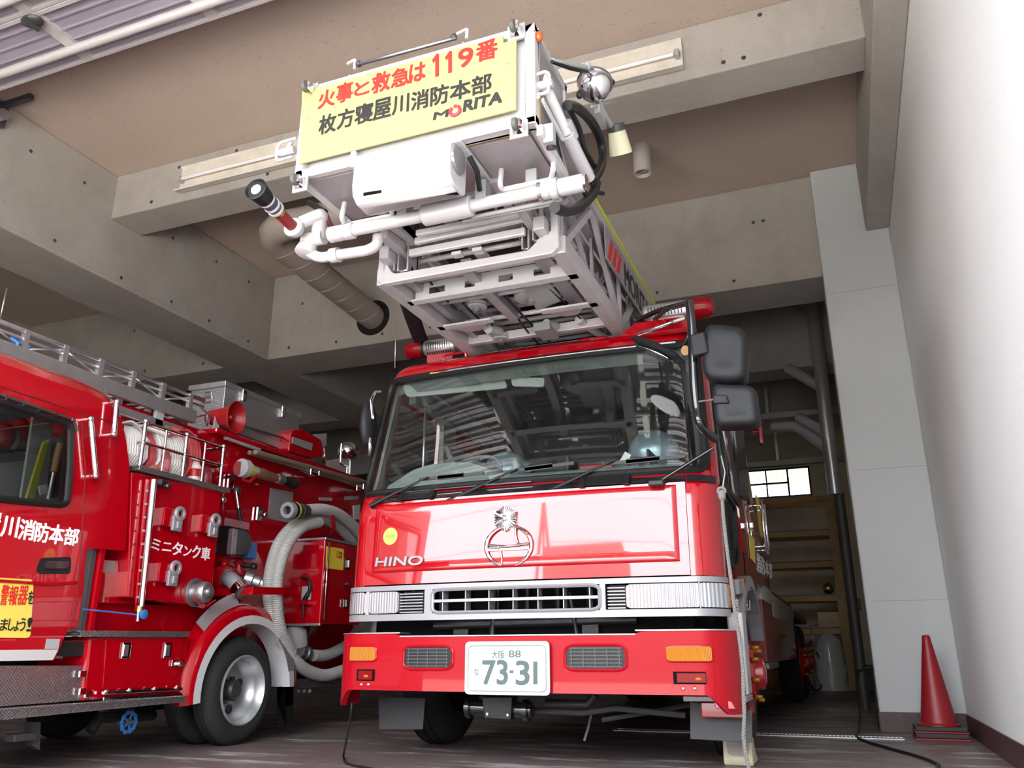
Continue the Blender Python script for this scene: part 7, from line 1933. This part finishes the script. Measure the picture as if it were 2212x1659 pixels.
# grey electrical outlet on the rear pillar
oz = onY(1851, 1306, 16.39)
OU = thing('wall_outlet', 'small grey wall outlet on the cream rear pillar', 'outlet', (oz.x, 16.4, oz.z))
MB().box((oz.x - .07, 16.37, oz.z - .10), (oz.x + .07, 16.399, oz.z + .10)).build('outlet_box', GREYP, OU, .008)
MB().box((oz.x - .04, 16.362, oz.z - .05), (oz.x + .04, 16.37, oz.z + .05)).build('outlet_cover', LGREY, OU, .004)
# ------------------------------------------------------------------ across the road (seen only as reflections)
M_BLD = mat('pale_render_facade', (.16, .13, .125), .8)
M_WIN = mat('facade_window', (.10, .11, .13), .2)
M_BRK = mat('brick_tile_facade', (.12, .06, .05), .8, noise=(12, (.09, .04, .035), .6))
M_LEAF = mat('clipped_bush_leaves', (.05, .10, .03), .8, noise=(10, (.09, .13, .04), .6))
def building(label, x0, x1, y0, y1, h, m_):
    b_ = thing('building', label, 'building', ((x0 + x1) / 2, y1, 0))
    MB().box((x0, y0, -.03), (x1, y1, h)).build('wall_block', m_, b_)
    k = 0
    for f in range(int(h // 3)):
        x = x0 + 1
        while x < x1 - 1.6 and k < 40:
            MB().box((x, y1, f * 3 + 1), (x + 1.4, y1 + .06, f * 3 + 2.4)).build('window', M_WIN, b_); x += 3.2; k += 1
    return b_
building('pale three storey building across the road', -15, -6.5, -46, -38, 10.2, M_BLD)
building('long low building across the road behind the clipped trees', -6, 30, -44, -36, 6.6, M_BLD)
building('brick tiled building across the road on the left', -44, -16, -44, -34, 6.8, M_BRK)
MB_w = MB().box((-30, -24.2, -.05), (30, -24, 2.4))
tag(MB_w.build('boundary_wall', mat('dark_boundary_wall', (.07, .06, .06), .8), None), kind='structure')
for i, (x_, r_) in enumerate(((-6.4, .85), (-4.9, .95))):
    ct = thing('clipped_tree', ('smaller' if i == 0 else 'larger') + ' ball-clipped tree before the boundary wall across the road', 'tree', (x_, -22.5, 0), 'clipped trees across the road')
    MB().cyl((x_, -22.5, -.05), (x_, -22.5, 4.2), .08, 10).build('trunk', POLEW, ct)
    MB().ball((x_, -22.5, 4.6), r_, (1, 1, .95), 20).build('crown', M_LEAF, ct)
UP = thing('utility_pole', 'braced wooden utility pole across the road', 'pole', (-9.4, -20, 0))
MB().cyl((-9.4, -20, -.05), (-9.4, -20, 9.2), .09, 12, .07).build('pole_shaft', POLEW, UP)
for dx in (-1.5, 1.5): MB().cyl((-9.4 + dx, -20.2, -.05), (-9.4, -20, 8.2), .11, 10).build('pole_brace', POLEW, UP)
for i, z_ in enumerate((8.9, 8.2, 6.6)):
    MB().tube([(-34, -20.5, z_ + .5), (-22, -20.5, z_ - .1), (-9.4, -20.0, z_), (4, -20.5, z_ - .3), (18, -20.5, z_ + .2)], .012, 5).build('overhead_wire', BLACK, UP)

# behind the rear window: a pale wall and a sunlit tree
tag(MB().box((-6, 20.6, -.05), (3, 20.8, 4.46)).build('garden_wall', mat('white_garden_wall', (.75, .75, .73), .8), None), kind='structure')
struct('back_yard', MB().box((-12, 18.2, -.3), (8, 60, -.05)), M_OUT)
TR = thing('tree', 'yellow-green leafy tree seen through the rear window', 'tree', (-1.1, 23.0, 0))
MB().cyl((-1.1, 23.0, -.05), (-1.1, 23.0, 4.2), .14, 12, .09).build('trunk', POLEW, TR)
rt = random.Random(11); lf = MB()
for i in range(1500):
    a, b_, r_ = rt.uniform(0, 6.28), rt.uniform(-1.2, 1.4), 1.9 * rt.random() ** .4
    c_ = Vector((-1.1 + math.cos(a) * math.cos(b_) * r_ * 1.3, 23.0 + math.sin(a) * math.cos(b_) * r_, 5.6 + math.sin(b_) * r_ * .8))
    u_ = Vector((rt.uniform(-1, 1), rt.uniform(-1, 1), rt.uniform(-1, 1))).normalized(); v_ = u_.cross(Vector((.3, .2, 1))).normalized()
    lf.add([c_ - u_ * .10, c_ + v_ * .05, c_ + u_ * .10, c_ - v_ * .05], [(0, 1, 2, 3)])
lf.build('foliage', mat('yellow_green_leaves', (.30, .36, .10), .6, noise=(3, (.42, .40, .10), .8)), TR)
